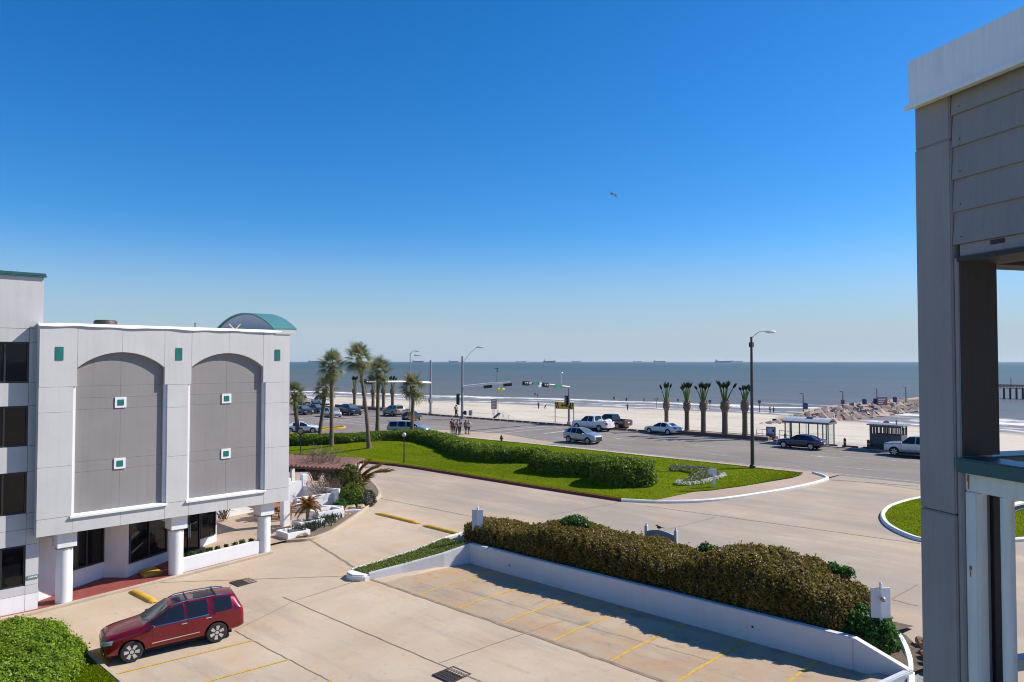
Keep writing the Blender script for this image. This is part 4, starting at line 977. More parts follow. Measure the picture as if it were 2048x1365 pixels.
for i, (x, yb, ym, yt) in enumerate(((709, 812, 781, 752), (728, 817, 785, 758), (746, 818, 782, 752), (767, 820, 780, 754), (785, 816, 781, 752))):
    p = on_y(x, yb, 80.9); p.z = 2.45; h = zpix(p, ym) - p.z; hb = zpix(p, yt) - p.z - h
    tied_palm(p, h, hb, 6, ('small trimmed palm on the seawall left of the leaning palm trunk', 'trimmed palm on the seawall half hidden by the leaning palm trunk', 'trimmed palm on the seawall just left of the full headed palm', 'trimmed palm on the seawall just right of the full headed palm trunk', 'trimmed palm on the seawall above the tan car, farthest right of its row')[i], 30 + i, 1.2)
# ------------------------------------------------------------------ vehicles
def carpaint(name, col, metal=.25, rough=.28):
    n = N(name); p = n.obj()
    c = n.mix(n.noise(p, 2, 3), mul(col, .93), mul(col, 1.05))
    dust = n.math('MULTIPLY', n.ramp(n.noise(p, 5, 5, .7), [(.45, 0.), (.8, 1.)]), .025)
    c = n.mix(dust, c, (.32, .28, .23)); n.done(c, n.rng(n.noise(p, 7, 4), .3, .7, rough * .9, rough * 1.25), None, metal, .5, .8)
    n.b.inputs['Coat Roughness'].default_value = .06; return n.m
# stations: x from the nose, half width, bottom, belt, roof-edge half width, roof-edge z, top z, zone
# zones of the span that STARTS at the station: h hood, w windscreen, f front door, p pillar, r rear door, q quarter, g rear glass, t tail, b bed
CARS = {
 'suv': dict(L=5.1, W=2.0, wheels=(.98, 4.0), R=.395, st=[
   (0, .70, .34, .78, .55, .90, .92, 'h'), (.10, .88, .24, .92, .66, 1.03, 1.05, 'h'), (.55, .97, .24, 1.03, .74, 1.12, 1.15, 'h'), (1.28, 1.0, .26, 1.10, .78, 1.19, 1.22, 'h'), (1.42, 1.0, .26, 1.12, .80, 1.21, 1.24, 'w'),
   (1.62, 1.0, .26, 1.12, .80, 1.27, 1.34, 'w'), (2.32, 1.0, .26, 1.14, .69, 1.66, 1.72, 'f'), (2.86, 1.0, .26, 1.15, .68, 1.72, 1.78, 'p'), (2.95, 1.0, .26, 1.15, .68, 1.72, 1.78, 'r'), (3.72, 1.0, .26, 1.17, .67, 1.71, 1.78, 'p'), (3.94, 1.0, .27, 1.18, .66, 1.70, 1.775, 'q'),
   (4.62, .99, .30, 1.20, .64, 1.66, 1.73, 'p'), (4.80, .98, .32, 1.20, .62, 1.61, 1.68, 'g'), (5.0, .96, .36, 1.18, .74, 1.24, 1.27, 't'), (5.1, .90, .42, 1.00, .74, 1.06, 1.08, 't')]),
 'crossover': dict(L=4.48, W=1.86, wheels=(.90, 3.57), R=.36, st=[
   (0, .62, .34, .70, .5, .80, .82, 'h'), (.12, .80, .26, .82, .62, .93, .96, 'h'), (.5, .90, .24, .94, .68, 1.04, 1.08, 'h'), (1.08, .93, .25, 1.02, .72, 1.12, 1.16, 'h'), (1.2, .93, .25, 1.04, .74, 1.15, 1.18, 'w'),
   (1.4, .93, .25, 1.04, .74, 1.21, 1.28, 'w'), (2.05, .93, .25, 1.06, .62, 1.56, 1.62, 'f'), (2.5, .93, .25, 1.07, .62, 1.60, 1.66, 'p'), (2.57, .93, .25, 1.08, .62, 1.60, 1.66, 'r'), (3.25, .93, .26, 1.11, .61, 1.57, 1.64, 'p'), (3.38, .93, .27, 1.12, .6, 1.55, 1.63, 'q'),
   (3.78, .92, .30, 1.14, .58, 1.50, 1.59, 'p'), (3.95, .91, .32, 1.14, .57, 1.47, 1.56, 'g'), (4.32, .89, .36, 1.10, .68, 1.15, 1.18, 't'), (4.48, .82, .42, .92, .66, .97, 1.0, 't')]),
 'sedan': dict(L=4.8, W=1.82, wheels=(.95, 3.73), R=.335, st=[
   (0, .60, .30, .58, .5, .66, .68, 'h'), (.12, .78, .22, .68, .6, .77, .79, 'h'), (.55, .88, .20, .79, .68, .88, .91, 'h'), (1.2, .91, .20, .88, .72, .96, .99, 'h'), (1.35, .91, .20, .90, .74, .98, 1.01, 'w'),
   (1.55, .91, .2, .90, .73, 1.03, 1.10, 'w'), (2.2, .91, .2, .92, .58, 1.37, 1.42, 'f'), (2.6, .91, .2, .93, .57, 1.41, 1.46, 'p'), (2.67, .91, .2, .93, .57, 1.41, 1.46, 'r'), (3.42, .91, .21, .95, .56, 1.36, 1.41, 'p'), (3.60, .91, .21, .96, .56, 1.31, 1.37, 'g'),
   (4.15, .90, .23, .98, .66, 1.06, 1.09, 't'), (4.30, .89, .25, .98, .68, 1.03, 1.06, 't'), (4.7, .86, .30, .92, .66, 1.0, 1.03, 't'), (4.8, .80, .36, .78, .6, .86, .88, 't')]),
 'hatch': dict(L=4.2, W=1.76, wheels=(.85, 3.45), R=.32, st=[
   (0, .58, .30, .58, .48, .68, .70, 'h'), (.12, .76, .22, .70, .58, .80, .82, 'h'), (.5, .85, .20, .82, .64, .91, .94, 'h'), (1.05, .88, .20, .90, .68, .98, 1.01, 'h'), (1.15, .88, .20, .92, .70, 1.0, 1.03, 'w'),
   (1.35, .88, .2, .93, .69, 1.07, 1.13, 'w'), (1.95, .88, .2, .95, .57, 1.42, 1.48, 'f'), (2.4, .88, .2, .96, .56, 1.46, 1.52, 'p'), (2.47, .88, .2, .96, .56, 1.46, 1.52, 'r'), (3.15, .88, .21, .99, .55, 1.42, 1.48, 'p'), (3.3, .88, .22, 1.0, .54, 1.40, 1.46, 'q'), (3.6, .87, .24, 1.01, .52, 1.34, 1.42, 'p'),
   (3.68, .87, .26, 1.01, .52, 1.32, 1.40, 'g'), (4.08, .84, .32, .96, .62, 1.02, 1.05, 't'), (4.2, .78, .38, .80, .6, .86, .88, 't')]),
 'van': dict(L=5.1, W=1.98, wheels=(.98, 4.03), R=.35, st=[
   (0, .66, .32, .68, .52, .78, .80, 'h'), (.12, .84, .24, .80, .62, .92, .95, 'h'), (.5, .95, .22, .95, .7, 1.05, 1.09, 'h'), (.98, .98, .22, 1.06, .76, 1.15, 1.18, 'h'), (1.1, .98, .22, 1.08, .78, 1.18, 1.21, 'w'),
   (1.3, .99, .22, 1.08, .78, 1.25, 1.33, 'w'), (2.1, .99, .22, 1.09, .68, 1.66, 1.72, 'f'), (2.62, .99, .22, 1.09, .68, 1.70, 1.77, 'p'), (2.78, .99, .22, 1.09, .68, 1.70, 1.77, 'r'), (3.66, .99, .22, 1.09, .68, 1.70, 1.77, 'p'), (3.82, .99, .23, 1.09, .68, 1.69, 1.76, 'q'),
   (4.72, .98, .26, 1.09, .67, 1.65, 1.73, 'p'), (4.86, .97, .28, 1.09, .66, 1.62, 1.70, 'g'), (5.03, .96, .34, 1.06, .80, 1.10, 1.12, 't'), (5.1, .90, .40, .90, .76, .95, .97, 't')]),
 'pickup': dict(L=5.85, W=2.02, wheels=(1.0, 4.7), R=.41, st=[
   (0, .80, .42, .92, .66, 1.03, 1.06, 'h'), (.10, .93, .34, 1.04, .76, 1.14, 1.17, 'h'), (.5, .99, .32, 1.12, .80, 1.22, 1.25, 'h'), (1.42, 1.01, .34, 1.18, .82, 1.27, 1.30, 'h'), (1.52, 1.01, .34, 1.20, .84, 1.29, 1.32, 'w'),
   (1.68, 1.01, .34, 1.20, .83, 1.35, 1.43, 'w'), (2.25, 1.01, .34, 1.21, .70, 1.82, 1.88, 'f'), (2.78, 1.01, .34, 1.21, .69, 1.87, 1.93, 'p'), (2.86, 1.01, .34, 1.21, .69, 1.87, 1.93, 'r'), (3.55, 1.01, .34, 1.21, .68, 1.86, 1.92, 'p'), (3.72, 1.01, .34, 1.21, .68, 1.83, 1.89, 'g'),
   (3.86, 1.01, .35, 1.20, .86, 1.27, 1.28, 'b'), (3.96, 1.01, .36, 1.19, .90, 1.25, 1.26, 'b'), (4.8, 1.01, .38, 1.19, .90, 1.25, 1.26, 'b'), (5.72, 1.0, .42, 1.19, .90, 1.25, 1.26, 't'), (5.85, .97, .48, 1.12, .88, 1.20, 1.21, 't')]),
}
IDX = dict(body=0, windscreen=1, side_window=2, rear_side_window=3, quarter_window=4, rear_window=5, front_door=6, rear_door=7, wheel_arch=8)
PARTN = {0: 'body', 1: 'windscreen', 2: 'side_window', 3: 'rear_side_window', 4: 'quarter_window', 5: 'rear_window', 6: 'front_door', 7: 'rear_door', 8: 'wheel_arch'}
DUM = [bpy.data.materials.new('slot') for i in range(9)]
_cache = {}
def car_geometry(kind):
    if kind in _cache: return _cache[kind]
    D = CARS[kind]; L = D['L']; half = L / 2; rings = []; m = []
    V = []; F = []; MI = []
    for (x, w, zb, belt, wr, zre, top, zone) in D['st']:
        mid = zb + .5 * (belt - zb)
        h = [(0, zb), (.82 * w, zb), (.965 * w, zb + .13), (w, mid), (.97 * w, belt), (wr, zre), (wr - .10, zre + .7 * (top - zre)), (0, top)]
        ring = [(half - x, y, z) for y, z in h] + [(half - x, -y, z) for y, z in reversed(h[1:-1])]
        V += ring
    k = 14
    for i in range(len(D['st']) - 1):
        zn = D['st'][i][7]
        for j in range(k):
            F.append((i * k + j, (i + 1) * k + j, (i + 1) * k + (j + 1) % k, i * k + (j + 1) % k))
            jj = j if j < 7 else 13 - j
            mi = 0
            if jj == 4: mi = {'f': 2, 'r': 3, 'q': 4}.get(zn, 0)
            if jj == 4 and zn == 'w' and i == [q for q, s in enumerate(D['st']) if s[7] == 'w'][-1]: mi = 2
            if jj == 6: mi = {'w': 1, 'g': 5}.get(zn, 0)
            if jj in (2, 3): mi = {'f': 6, 'r': 7}.get(zn, mi)
            if jj in (2, 3) and zn == 'w' and i == [q for q, s in enumerate(D['st']) if s[7] == 'w'][-1]: mi = 6
            if jj in (2, 3) and zn == 'p' and i > 0 and D['st'][i - 1][7] == 'f': mi = 7
            MI.append(mi)
    for e in (0, (len(D['st']) - 1) * k):
        for j in range(7):
            a, b, c, d = e + j, e + j + 1, e + (14 - j - 1), e + (14 - j) % 14
            q = [a, b, c, d]; q2 = []
            for z in q:
                if z not in q2: q2.append(z)
            F.append(tuple(q2)); MI.append(0)
    me = bpy.data.meshes.new('cage'); me.from_pydata(V, [], F)
    for d in DUM: me.materials.append(d)
    me.polygons.foreach_set('material_index', MI)
    bm = bmesh.new(); bm.from_mesh(me); bmesh.ops.recalc_face_normals(bm, faces=bm.faces)
    cl = bm.edges.layers.float.get('crease_edge') or bm.edges.layers.float.new('crease_edge')
    for e in bm.edges:
        ms = {f.material_index in (1, 2, 3, 4, 5) for f in e.link_faces}
        if len(ms) == 2: e[cl] = 1
        ks = [v.index % k for v in e.verts]
        if e.verts[0].index // k != e.verts[1].index // k and ks[0] in (4, 10): e[cl] = max(e[cl], .35)
        if kind == 'pickup' and e.verts[0].index // k != e.verts[1].index // k and ks[0] in (5, 9, 6, 8): e[cl] = max(e[cl], .6)
    vl = bm.verts.layers.float.get('crease_vert') or bm.verts.layers.float.new('crease_vert')
    for v in bm.verts:
        if len({f.material_index in (1, 2, 3, 4, 5) for f in v.link_faces}) == 2: v[vl] = .8
    bm.to_mesh(me); bm.free()
    ob = link('cage', me); ob.modifiers.new('s', 'SUBSURF').levels = 2
    cm = MB(); Rw = D['R'] + .065
    for x in D['wheels']:
        for s in (-1, 1): cm.lathe([(Rw, -.22), (Rw, .22)], (half - x, s * (D['W'] / 2 - .07), D['R']), 28, 'y', False)
    if kind == 'pickup': cm.bx(half - 5.72, half - 3.93, -.80, .80, .78, 1.6)
    cob = cm.build('cut', None); cob.data.materials.clear()
    for d in DUM: cob.data.materials.append(d)
    cob.data.polygons.foreach_set('material_index', [8] * len(cob.data.polygons))
    b = ob.modifiers.new('b', 'BOOLEAN'); b.object = cob; b.operation = 'DIFFERENCE'; b.solver = 'EXACT'
    bpy.context.view_layer.update(); dg = bpy.context.evaluated_depsgraph_get(); ev = ob.evaluated_get(dg); em = bpy.data.meshes.new_from_object(ev)
    bvh = BVHTree.FromPolygons([v.co.copy() for v in em.vertices], [tuple(p.vertices) for p in em.polygons])
    parts = {}
    co = [tuple(v.co) for v in em.vertices]
    for mi in range(9):
        polys = [tuple(p.vertices) for p in em.polygons if p.material_index == mi]
        if not polys: continue
        groups = [polys]
        if mi in (2, 3, 4, 6, 7): groups = [[p for p in polys if sum(co[i][1] for i in p) > 0], [p for p in polys if sum(co[i][1] for i in p) <= 0]]
        for g in groups:
            if not g: continue
            ids = sorted({i for p in g for i in p}); mp = {q: w for w, q in enumerate(ids)}
            pm = bpy.data.meshes.new(PARTN[mi]); pm.from_pydata([co[i] for i in ids], [], [tuple(mp[i] for i in p) for p in g])
            pm.polygons.foreach_set('use_smooth', [True] * len(g)); pm.set_sharp_from_angle(angle=R(38)); parts.setdefault(mi, []).append(pm)
    bpy.data.objects.remove(ob); bpy.data.objects.remove(cob)
    _cache[kind] = (parts, bvh); return _cache[kind]
def stick(bvh, corners, d, n=6, mth=6, off=.006, th=.012):
    """panel pressed on the body: 4 corners, thrown along d, given thickness"""
    d = Vector(d).normalized(); c = [Vector(q) for q in corners]; V = []
    for i in range(n + 1):
        for j in range(mth + 1):
            u, v = i / n, j / mth; p = (c[0] * (1 - u) + c[1] * u) * (1 - v) + (c[3] * (1 - u) + c[2] * u) * v
            h = bvh.ray_cast(p - d * 3, d); V.append((h[0] if h[0] is not None else p) - d * off)
    k = mth + 1; F = [(i * k + j, (i + 1) * k + j, (i + 1) * k + j + 1, i * k + j + 1) for i in range(n) for j in range(mth)]
    N0 = len(V); V2 = V + [p + d * (off + th) for p in V]
    rim = [i * k for i in range(n + 1)] + [n * k + j for j in range(1, k)] + [i * k + mth for i in range(n - 1, -1, -1)] + [j for j in range(mth - 1, 0, -1)]
    F += [(rim[i], rim[(i + 1) % len(rim)], rim[(i + 1) % len(rim)] + N0, rim[i] + N0) for i in range(len(rim))]
    return V2, F
def wheel_meshes(Rr, spokes, hero=False):
    w = .115; t = MB().lathe([(Rr * .70, -w), (Rr * .93, -w), (Rr * .99, -w * .6), (Rr, 0), (Rr * .99, w * .6), (Rr * .93, w), (Rr * .70, w)], (0, 0, 0), 28, 'y')
    rim = MB(); rim.lathe([(Rr * .72, w * .98), (Rr * .66, w * .98), (Rr * .63, w * .2), (Rr * .2, w * .15), (0, w * .15)], (0, 0, 0), 28, 'y')
    sp = MB()
    for k in range(spokes):
        a = 2 * math.pi * k / spokes
        offs = (-.075, .075) if hero else (0,)
        for o in offs:
            a1 = a + o * 1.9; p = Vector((math.cos(a + o * .6) * Rr * .16, w * .85, math.sin(a + o * .6) * Rr * .16)); q = Vector((math.cos(a1) * Rr * .68, w * .95, math.sin(a1) * Rr * .68)); sp.bar(p, q, .062 if hero else .085, .03, up=(0, 1, 0))
    sp.lathe([(Rr * .19, w * .7), (Rr * .17, w * 1.02), (0, w * 1.04)], (0, 0, 0), 14, 'y'); 
    return t, rim, sp
def car(kind, name, label, cat, loc, heading, paint, opts=(), group=None, spokes=7, grill=None):
    D = CARS[kind]; parts, bvh = car_geometry(kind); half = D['L'] / 2; W = D['W']; hero = 'hero' in opts
    t = thing(name, label, cat, loc, heading, group)
    gl = M['cargl']
    for mi, meshes in parts.items():
        for pm in meshes:
            q = pm.copy(); q.materials.clear(); q.materials.append(paint if mi in (0, 6, 7) else M['windsh'] if mi == 1 else M['well'] if mi == 8 else gl)
            if mi == 8 and kind == 'pickup': pass
            link(PARTN[mi], q, t)
    def st(nm, corners, d, mat, par=t, **kw):
        m = MB(); V, F = stick(bvh, corners, d, **kw); m.add(V, F); return m.build(nm, mat, par, world=False)
    X = lambda x: half - x
    tab = D['st']; belt = lambda x: interp([(s[0], s[3]) for s in tab], x); topz = lambda x: interp([(s[0], s[6]) for s in tab], x)
    zf = tab[1][3]; zr = tab[-2][3]
    # front: grille, bumper intake, headlamps, plate
    big = kind in ('suv', 'pickup', 'van', 'crossover')
    gz1 = zf - (.06 if big else .06); gz0 = gz1 - (.30 if big else .12)
    st('grille', [(half, -.42, gz0), (half, .42, gz0), (half, .50, gz1), (half, -.50, gz1)], (-1, 0, 0), grill or M['darktrim'], off=.012, n=10)
    if hero or kind == 'pickup':
        for k in range(3 if hero else 2): z = gz0 + (gz1 - gz0) * (k + .7) / 3; st('grille_bar', [(half, -.44, z - .015), (half, .44, z - .015), (half, .44, z + .015), (half, -.44, z + .015)], (-1, 0, 0), M['chrome'], off=.025, n=8, mth=1)
    st('bumper_intake', [(half, -.55, .34), (half, .55, .34), (half, .60, .46), (half, -.60, .46)], (-1, 0, 0), M['darktrim'], off=.008, n=8)
    for s in (-1, 1):
        st('headlamp', [(half, s * .50, zf - .20), (half - .25, s * W * .47, zf - .14), (half - .30, s * W * .47, zf + .01), (half, s * .54, zf - .02)], (-1, -s * .45, 0), M['clearlens'], off=.008)
        st('fog_lamp', [(half, s * .58, .42), (half, s * .72, .42), (half, s * .74, .50), (half, s * .58, .50)], (-1, -s * .15, 0), M['chrome'] if hero else M['clearlens'], off=.01, n=3, mth=3)
        tl = .34 if big else .18
        st('tail_lamp', [(-half, s * .62, zr - tl), (-half + .12, s * W * .47, zr - tl), (-half + (.30 if not big else .18), s * W * .47, zr + .02), (-half, s * (.52 if not big else .66), zr)], (1, -s * .4, 0), M['redlens'], off=.008)
    st('licence_plate', [(-half, -.16, zr - .33), (-half, .16, zr - .33), (-half, .16, zr - .18), (-half, -.16, zr - .18)], (1, 0, 0), M['plate'], off=.015, n=2, mth=2)
    st('rear_bumper_trim', [(-half, -.75, .40), (-half, .75, .40), (-half, .78, .52), (-half, -.78, .52)], (1, 0, 0), M['chrome'] if kind == 'pickup' else M['darktrim'], off=.02 if kind == 'pickup' else .008, n=8)
    # sides: handles, mirrors, sills
    xf = [s[0] for s in tab if s[7] == 'f'][0]; xr = [s[0] for s in tab if s[7] == 'r'][0]; xp = [s[0] for s in tab if s[7] == 'p']
    for s in (-1, 1):
        for x in (xr - .22, xp[1] - .10):
            z = belt(x) - .13; st('door_handle', [(X(x), s * 2, z), (X(x + .20), s * 2, z), (X(x + .20), s * 2, z + .035), (X(x), s * 2, z + .035)], (0, -s, 0), M['chrome'] if hero else paint, off=.03, n=3, mth=1, th=.03)
        for x0, x1 in ((D['wheels'][0] + D['R'] + .14, D['wheels'][1] - D['R'] - .14),):
            st('sill_trim', [(X(x0), s * 2, .27), (X(x1), s * 2, .27), (X(x1), s * 2, .36), (X(x0), s * 2, .36)], (0, -s, 0), M['darktrim'] if not hero else paint, off=.012, n=8, mth=2)
            if hero: st('side_moulding', [(X(x0 + .15), s * 2, .53), (X(x1 - .1), s * 2, .56), (X(x1 - .1), s * 2, .59), (X(x0 + .15), s * 2, .57)], (0, -s, 0), M['chrome'], off=.014, n=8, mth=1)
        # thin dark door gaps
        for x in (xf - .62 if kind != 'van' else xf - .55, xr - .045, xp[1] + .06):
            st('door_gap', [(X(x), s * 2, .40), (X(x + .014), s * 2, .40), (X(x + .014), s * 2, belt(x) - .02), (X(x), s * 2, belt(x) - .02)], (0, -s, 0), M['well'], off=.003, n=1, mth=8)
        if hero:
            xe = xp[1]
            st('window_trim', [(X(xf - .62), s * 2, belt(xf) - .005), (X(xe), s * 2, belt(xe) - .01), (X(xe), s * 2, belt(xe) + .018), (X(xf - .62), s * 2, belt(xf) + .022)], (0, -s, 0), M['chrome'], off=.012, n=10, mth=1)
        xm = xf - .60; m = MB(); m.ball((X(xm), s * (W / 2 + .10), belt(xm) + .06), .11, 10, 6, (.75, 1.1, .75)); m.bar((X(xm), s * (W / 2 - .06), belt(xm) - .0), (X(xm), s * (W / 2 + .06), belt(xm) + .03), .06, .05)
        m.build('wing_mirror', paint, t, world=False)
    # roof: rails, rack, aerial, glass
    if kind in ('suv', 'crossover'):
        x0, x1 = tab[6][0] + .15, tab[11][0] - .1
        for s in (-1, 1):
            m = MB(); pts = []
            for k in range(9): x = x0 + (x1 - x0) * k / 8; h = bvh.ray_cast(Vector((X(x), s * (interp([(q[0], q[4]) for q in tab], x) - .06), 3)), Vector((0, 0, -1))); pts.append(h[0] + Vector((0, 0, .015 if k in (0, 8) else .055)))
            m.tube(pts, .022, 8); m.build('roof_rail', M['chrome'] if hero else M['darktrim'], t, world=False)
        if hero:
            for x in (x0 + .55, x1 - .45): m = MB(); z = topz(x) - .0; m.bar((X(x), -.62, z + .02), (X(x), .62, z + .02), .05, .03); m.build('roof_bar', M['darktrim'], t, world=False)
            st('sunroof', [(X(2.50), -.42, 3), (X(2.50), .42, 3), (X(2.98), .42, 3), (X(2.98), -.42, 3)], (0, 0, -1), M['cargl'], off=.01)
            st('roof_glass', [(X(3.25), -.42, 3), (X(3.25), .42, 3), (X(4.05), .42, 3), (X(4.05), -.42, 3)], (0, 0, -1), M['cargl'], off=.01)
            m = MB(); m.tube([(X(4.6), .2, 1.74), (X(4.75), .2, 1.95)], .008, 5); m.build('aerial', M['black'], t, world=False)
            for k in range(2): m = MB(); z = topz(1.5) + .03; m.bar((X(1.46), -.55 + k * .75, z - .03), (X(1.62), .05 + k * .62, z + .055), .02, .012); m.build('wiper', M['black'], t, world=False)

    if kind == 'pickup':
        m = MB(); m.bx(X(5.70), X(3.95), -.79, .79, .72, .80); m.build('bed_floor', M['darktrim'], t, world=False)
    # wheels
    key = ('w', D['R'], spokes, hero)
    if key not in _cache: _cache[key] = [mesh_of(mb, nm, mt) for mb, nm, mt in zip(wheel_meshes(D['R'], spokes, hero), ('tyre', 'rim_barrel', 'rim'), (M['rubber'], M['darktrim'], M['rim']))]
    ty, rb, ri = _cache[key]
    for x in D['wheels']:
        for s in (-1, 1):
            o = link('wheel', ty, t, (X(x), s * (W / 2 - .125), D['R'])); o.rotation_euler = (0, random.uniform(0, 6), 0 if s > 0 else math.pi)
            link('rim', ri, o); link('rim_barrel', rb, o)
    m = MB(); m.bx(X(D['L'] - .5), X(.5), -W * .36, W * .36, .20, .36); m.build('underbody', M['well'], t, world=False)
    return t
CP = dict(red=carpaint('maroon_car_paint', (.20, .002, .013), .5, .22), silver=carpaint('silver_car_paint', (.42, .44, .47), .5), white=carpaint('white_car_paint', (.72, .72, .72), 0), navy=carpaint('navy_car_paint', (.012, .02, .075), .3),
          black=carpaint('black_car_paint', (.016, .017, .022), .2), tan=carpaint('tan_car_paint', (.30, .265, .215), .4), dkblue=carpaint('dark_blue_car_paint', (.018, .026, .05), .3), teal=carpaint('teal_blue_car_paint', (.015, .05, .09), .3), plum=carpaint('dark_plum_car_paint', (.05, .015, .025), .3), grey=carpaint('pale_silver_car_paint', (.55, .56, .58), .35))
def lz_(v): return lot_z(v) if v < 59 else 2.158
# hero: nose towards the camera side, slightly turned
fw, rw = Vector((-28.73, 10.04)), Vector((-28.04, 12.79)); fdir = (fw - rw).normalized(); left = Vector((-fdir.y, fdir.x))
ctr = (fw + rw) / 2 - left * .96 - fdir * .06
o = car('suv', 'parked_car', 'dark red seven seat car parked nose first by the green bush', 'car', (ctr.x, ctr.y, lot_z(ctr.y) - .01), math.atan2(fdir.y, fdir.x), CP['red'], ('hero',), spokes=6)
o.scale = (.97, .97, .97); o.location.x -= .12; o.rotation_euler = Euler((0, math.atan2(lot_z(12.8) - lot_z(10.0), 2.8) , math.atan2(fdir.y, fdir.x)), 'XYZ')
def px_car(kind, name, label, cat, x, y, heading, paint, near=None, **kw):
    p = on_z(x, y, 2.158); p = Vector((p.x, p.y, lz_(p.y)))
    if p.y < 57: p = G(x, y)
    return car(kind, name, label, cat, tuple(p), R(heading), paint, **kw)
g1 = 'cars on the seawall road'
px_car('crossover', 'car', 'silver crossover driving right in the near lanes beyond the round bush', 'car', 1166, 886, -1, CP['silver'], group=g1)
w1 = px_car('pickup', 'pickup_truck', 'white crew cab pickup with white load in its bed driving left', 'pickup truck', 1186, 861, 178, CP['white'], group=g1)
px_car('pickup', 'pickup_truck', 'black pickup with red tail lamps beside the loaded white pickup', 'pickup truck', 1222, 857, 178, CP['black'], group=g1)
px_car('sedan', 'car', 'white sedan driving left past the brick planter and trimmed palms', 'car', 1326, 868, 176, CP['white'], group=g1)
px_car('sedan', 'car', 'dark blue sedan driving left in front of the bus shelter', 'car', 1602, 897, 180, CP['navy'], group=g1, spokes=9)
px_car('pickup', 'pickup_truck', 'silver pickup entering at the right, half hidden by the grey post', 'pickup truck', 1832, 903, 180, CP['grey'], group=g1).location = (-20.7, 76.0, 2.158)
p = G(818, 871); car('van', 'minivan', 'silver minivan behind the long hedge and the rightmost palm', 'van', (p.x, p.y, 2.12), R(36), CP['silver'], group=g1)
px_car('hatch', 'car', 'dark teal hatchback seen from behind by the rightmost palm trunk', 'car', 824, 842, 118, CP['teal'], group=g1)
px_car('suv', 'car', 'tan large car seen from behind turning left of the rightmost palm', 'car', 787, 832, 170, CP['tan'], group=g1)
px_car('suv', 'car', 'dark blue large car facing right behind the leaning palm trunk', 'car', 702, 830, -8, CP['dkblue'], group=g1)
px_car('sedan', 'car', 'silver white sedan facing right between two palm trunks', 'car', 662, 834, -6, CP['grey'], group=g1)
px_car('sedan', 'car', 'dark plum car mostly hidden behind the silver white sedan', 'car', 634, 826, -4, CP['plum'], group=g1)
px_car('sedan', 'car', 'black sedan facing right just beside the hotel corner palm', 'car', 607, 829, -6, CP['black'], group=g1)
px_car('pickup', 'pickup_truck', 'white crew cab pickup in the far lanes between the two left palms', 'pickup truck', 641, 811, 172, CP['white'], group=g1)
px_car('pickup', 'pickup_truck', 'silver pickup in the far lanes right beside the hotel corner palm', 'pickup truck', 603, 808, 176, CP['silver'], group=g1)
p = G(604, 866); car('sedan', 'car', 'white sedan on the side street partly hidden by the hotel corner', 'car', tuple(p), R(52), CP['white'], group=g1, spokes=9)
# load in the white pickup's bed
q = Matrix.Rotation(R(178), 3, 'Z'); m = MB()
for i in range(7): m.ball(q @ Vector((-1.1 - i * .22, random.uniform(-.5, .5), 1.18 + random.uniform(0, .12))) + w1.location, random.uniform(.22, .36), 8, 5, (1.2, 1.3, .8))
tag(m.build('load', M['flash']), 'heap of white bundles lying in the bed of the white pickup', 'load')
# ------------------------------------------------------------------ retaining wall planter round the parking bay
WT = 1.68
T = thing('retaining_wall', 'long low white retaining wall holding the bronze hedge above the parking bay', 'wall', (-19, 26, .65))
m = MB(); m.prism([(-28.2, 26.0), (-9.2, 26.0), (-9.2, 26.28), (-28.2, 26.28)], .3, lambda u, v: 1.66 + .004 * (u + 28), lambda u, v, h: (u, v, h)); m.build('wall', M['wallwhite'], T, bevel=.025)
m = MB(); m.prism([(-9.2, 26.0), (-7.45, 26.0), (-7.45, 26.28), (-9.2, 26.28)], .3, lambda u, v: 1.735 - .36 * max(0, u + 9.2)); m.build('wall_end', M['wallwhite'], T, bevel=.02)
# left arm: two kerb walls rising from the nose to the corner, planting between
AO, AI = [(-30.95, 20.75), (-30.75, 22.2), (-30.35, 24.2), (-30.1, 26.0), (-30.1, 28.0)], [(-29.75, 20.9), (-29.3, 22.5), (-28.55, 24.6), (-28.2, 26.14)]
def ztop(v): return interp([(20.7, .88), (22.2, 1.02), (24.2, 1.30), (26.0, 1.66), (28, 1.75)], v)
def low_wall(path, w, zt, zb_, name, mat, par, bev=.03):
    m = MB(); P = [Vector(p) for p in path]; n = len(P); V = []
    for i, p in enumerate(P):
        t = (P[min(i + 1, n - 1)] - P[max(i - 1, 0)]).normalized(); nn = Vector((-t.y, t.x)) * w / 2
        for q, z in ((p + nn, zb_), (p + nn, zt(p.y)), (p - nn, zt(p.y)), (p - nn, zb_)): V.append((q.x, q.y, z))
    F = [(i * 4 + j, i * 4 + (j + 1) % 4, (i + 1) * 4 + (j + 1) % 4, (i + 1) * 4 + j) for i in range(n - 1) for j in range(4)] + [(0, 1, 2, 3), tuple(range(4 * n - 4, 4 * n))]
    m.add(V, F); return m.build(name, mat, par, bevel=bev)
low_wall(AI, .22, ztop, .3, 'arm_wall', M['wallwhite'], T)
low_wall(AO, .18, lambda v: ztop(v) + .01, .3, 'arm_wall', M['whitekerb'], T)
m = MB(); m.prism([(-31.06, 20.78), (-30.8, 20.35), (-30.2, 20.25), (-29.68, 20.6), (-29.62, 20.95), (-30.85, 21.05)], .3, .84); m.build('arm_nose', M['whitekerb'], T, bevel=.06)
pts = [p for p in ((random.uniform(-31, -28.2), random.uniform(20.9, 26)) for i in range(9000)) if inside(p, AO[:4] + [(-28.3, 26)] + AI[::-1])]
m = MB(); m.sheet(AO[:4] + AI[::-1], lambda u, v: ztop(v) - .03); m.build('planting_soil', M['soil'], T)
rng = np.random.default_rng(3); P = np.array([(a, b, ztop(b) - .01) for a, b in pts[:5200]]); D = np.tile([0, 0, 1.], (len(P), 1))
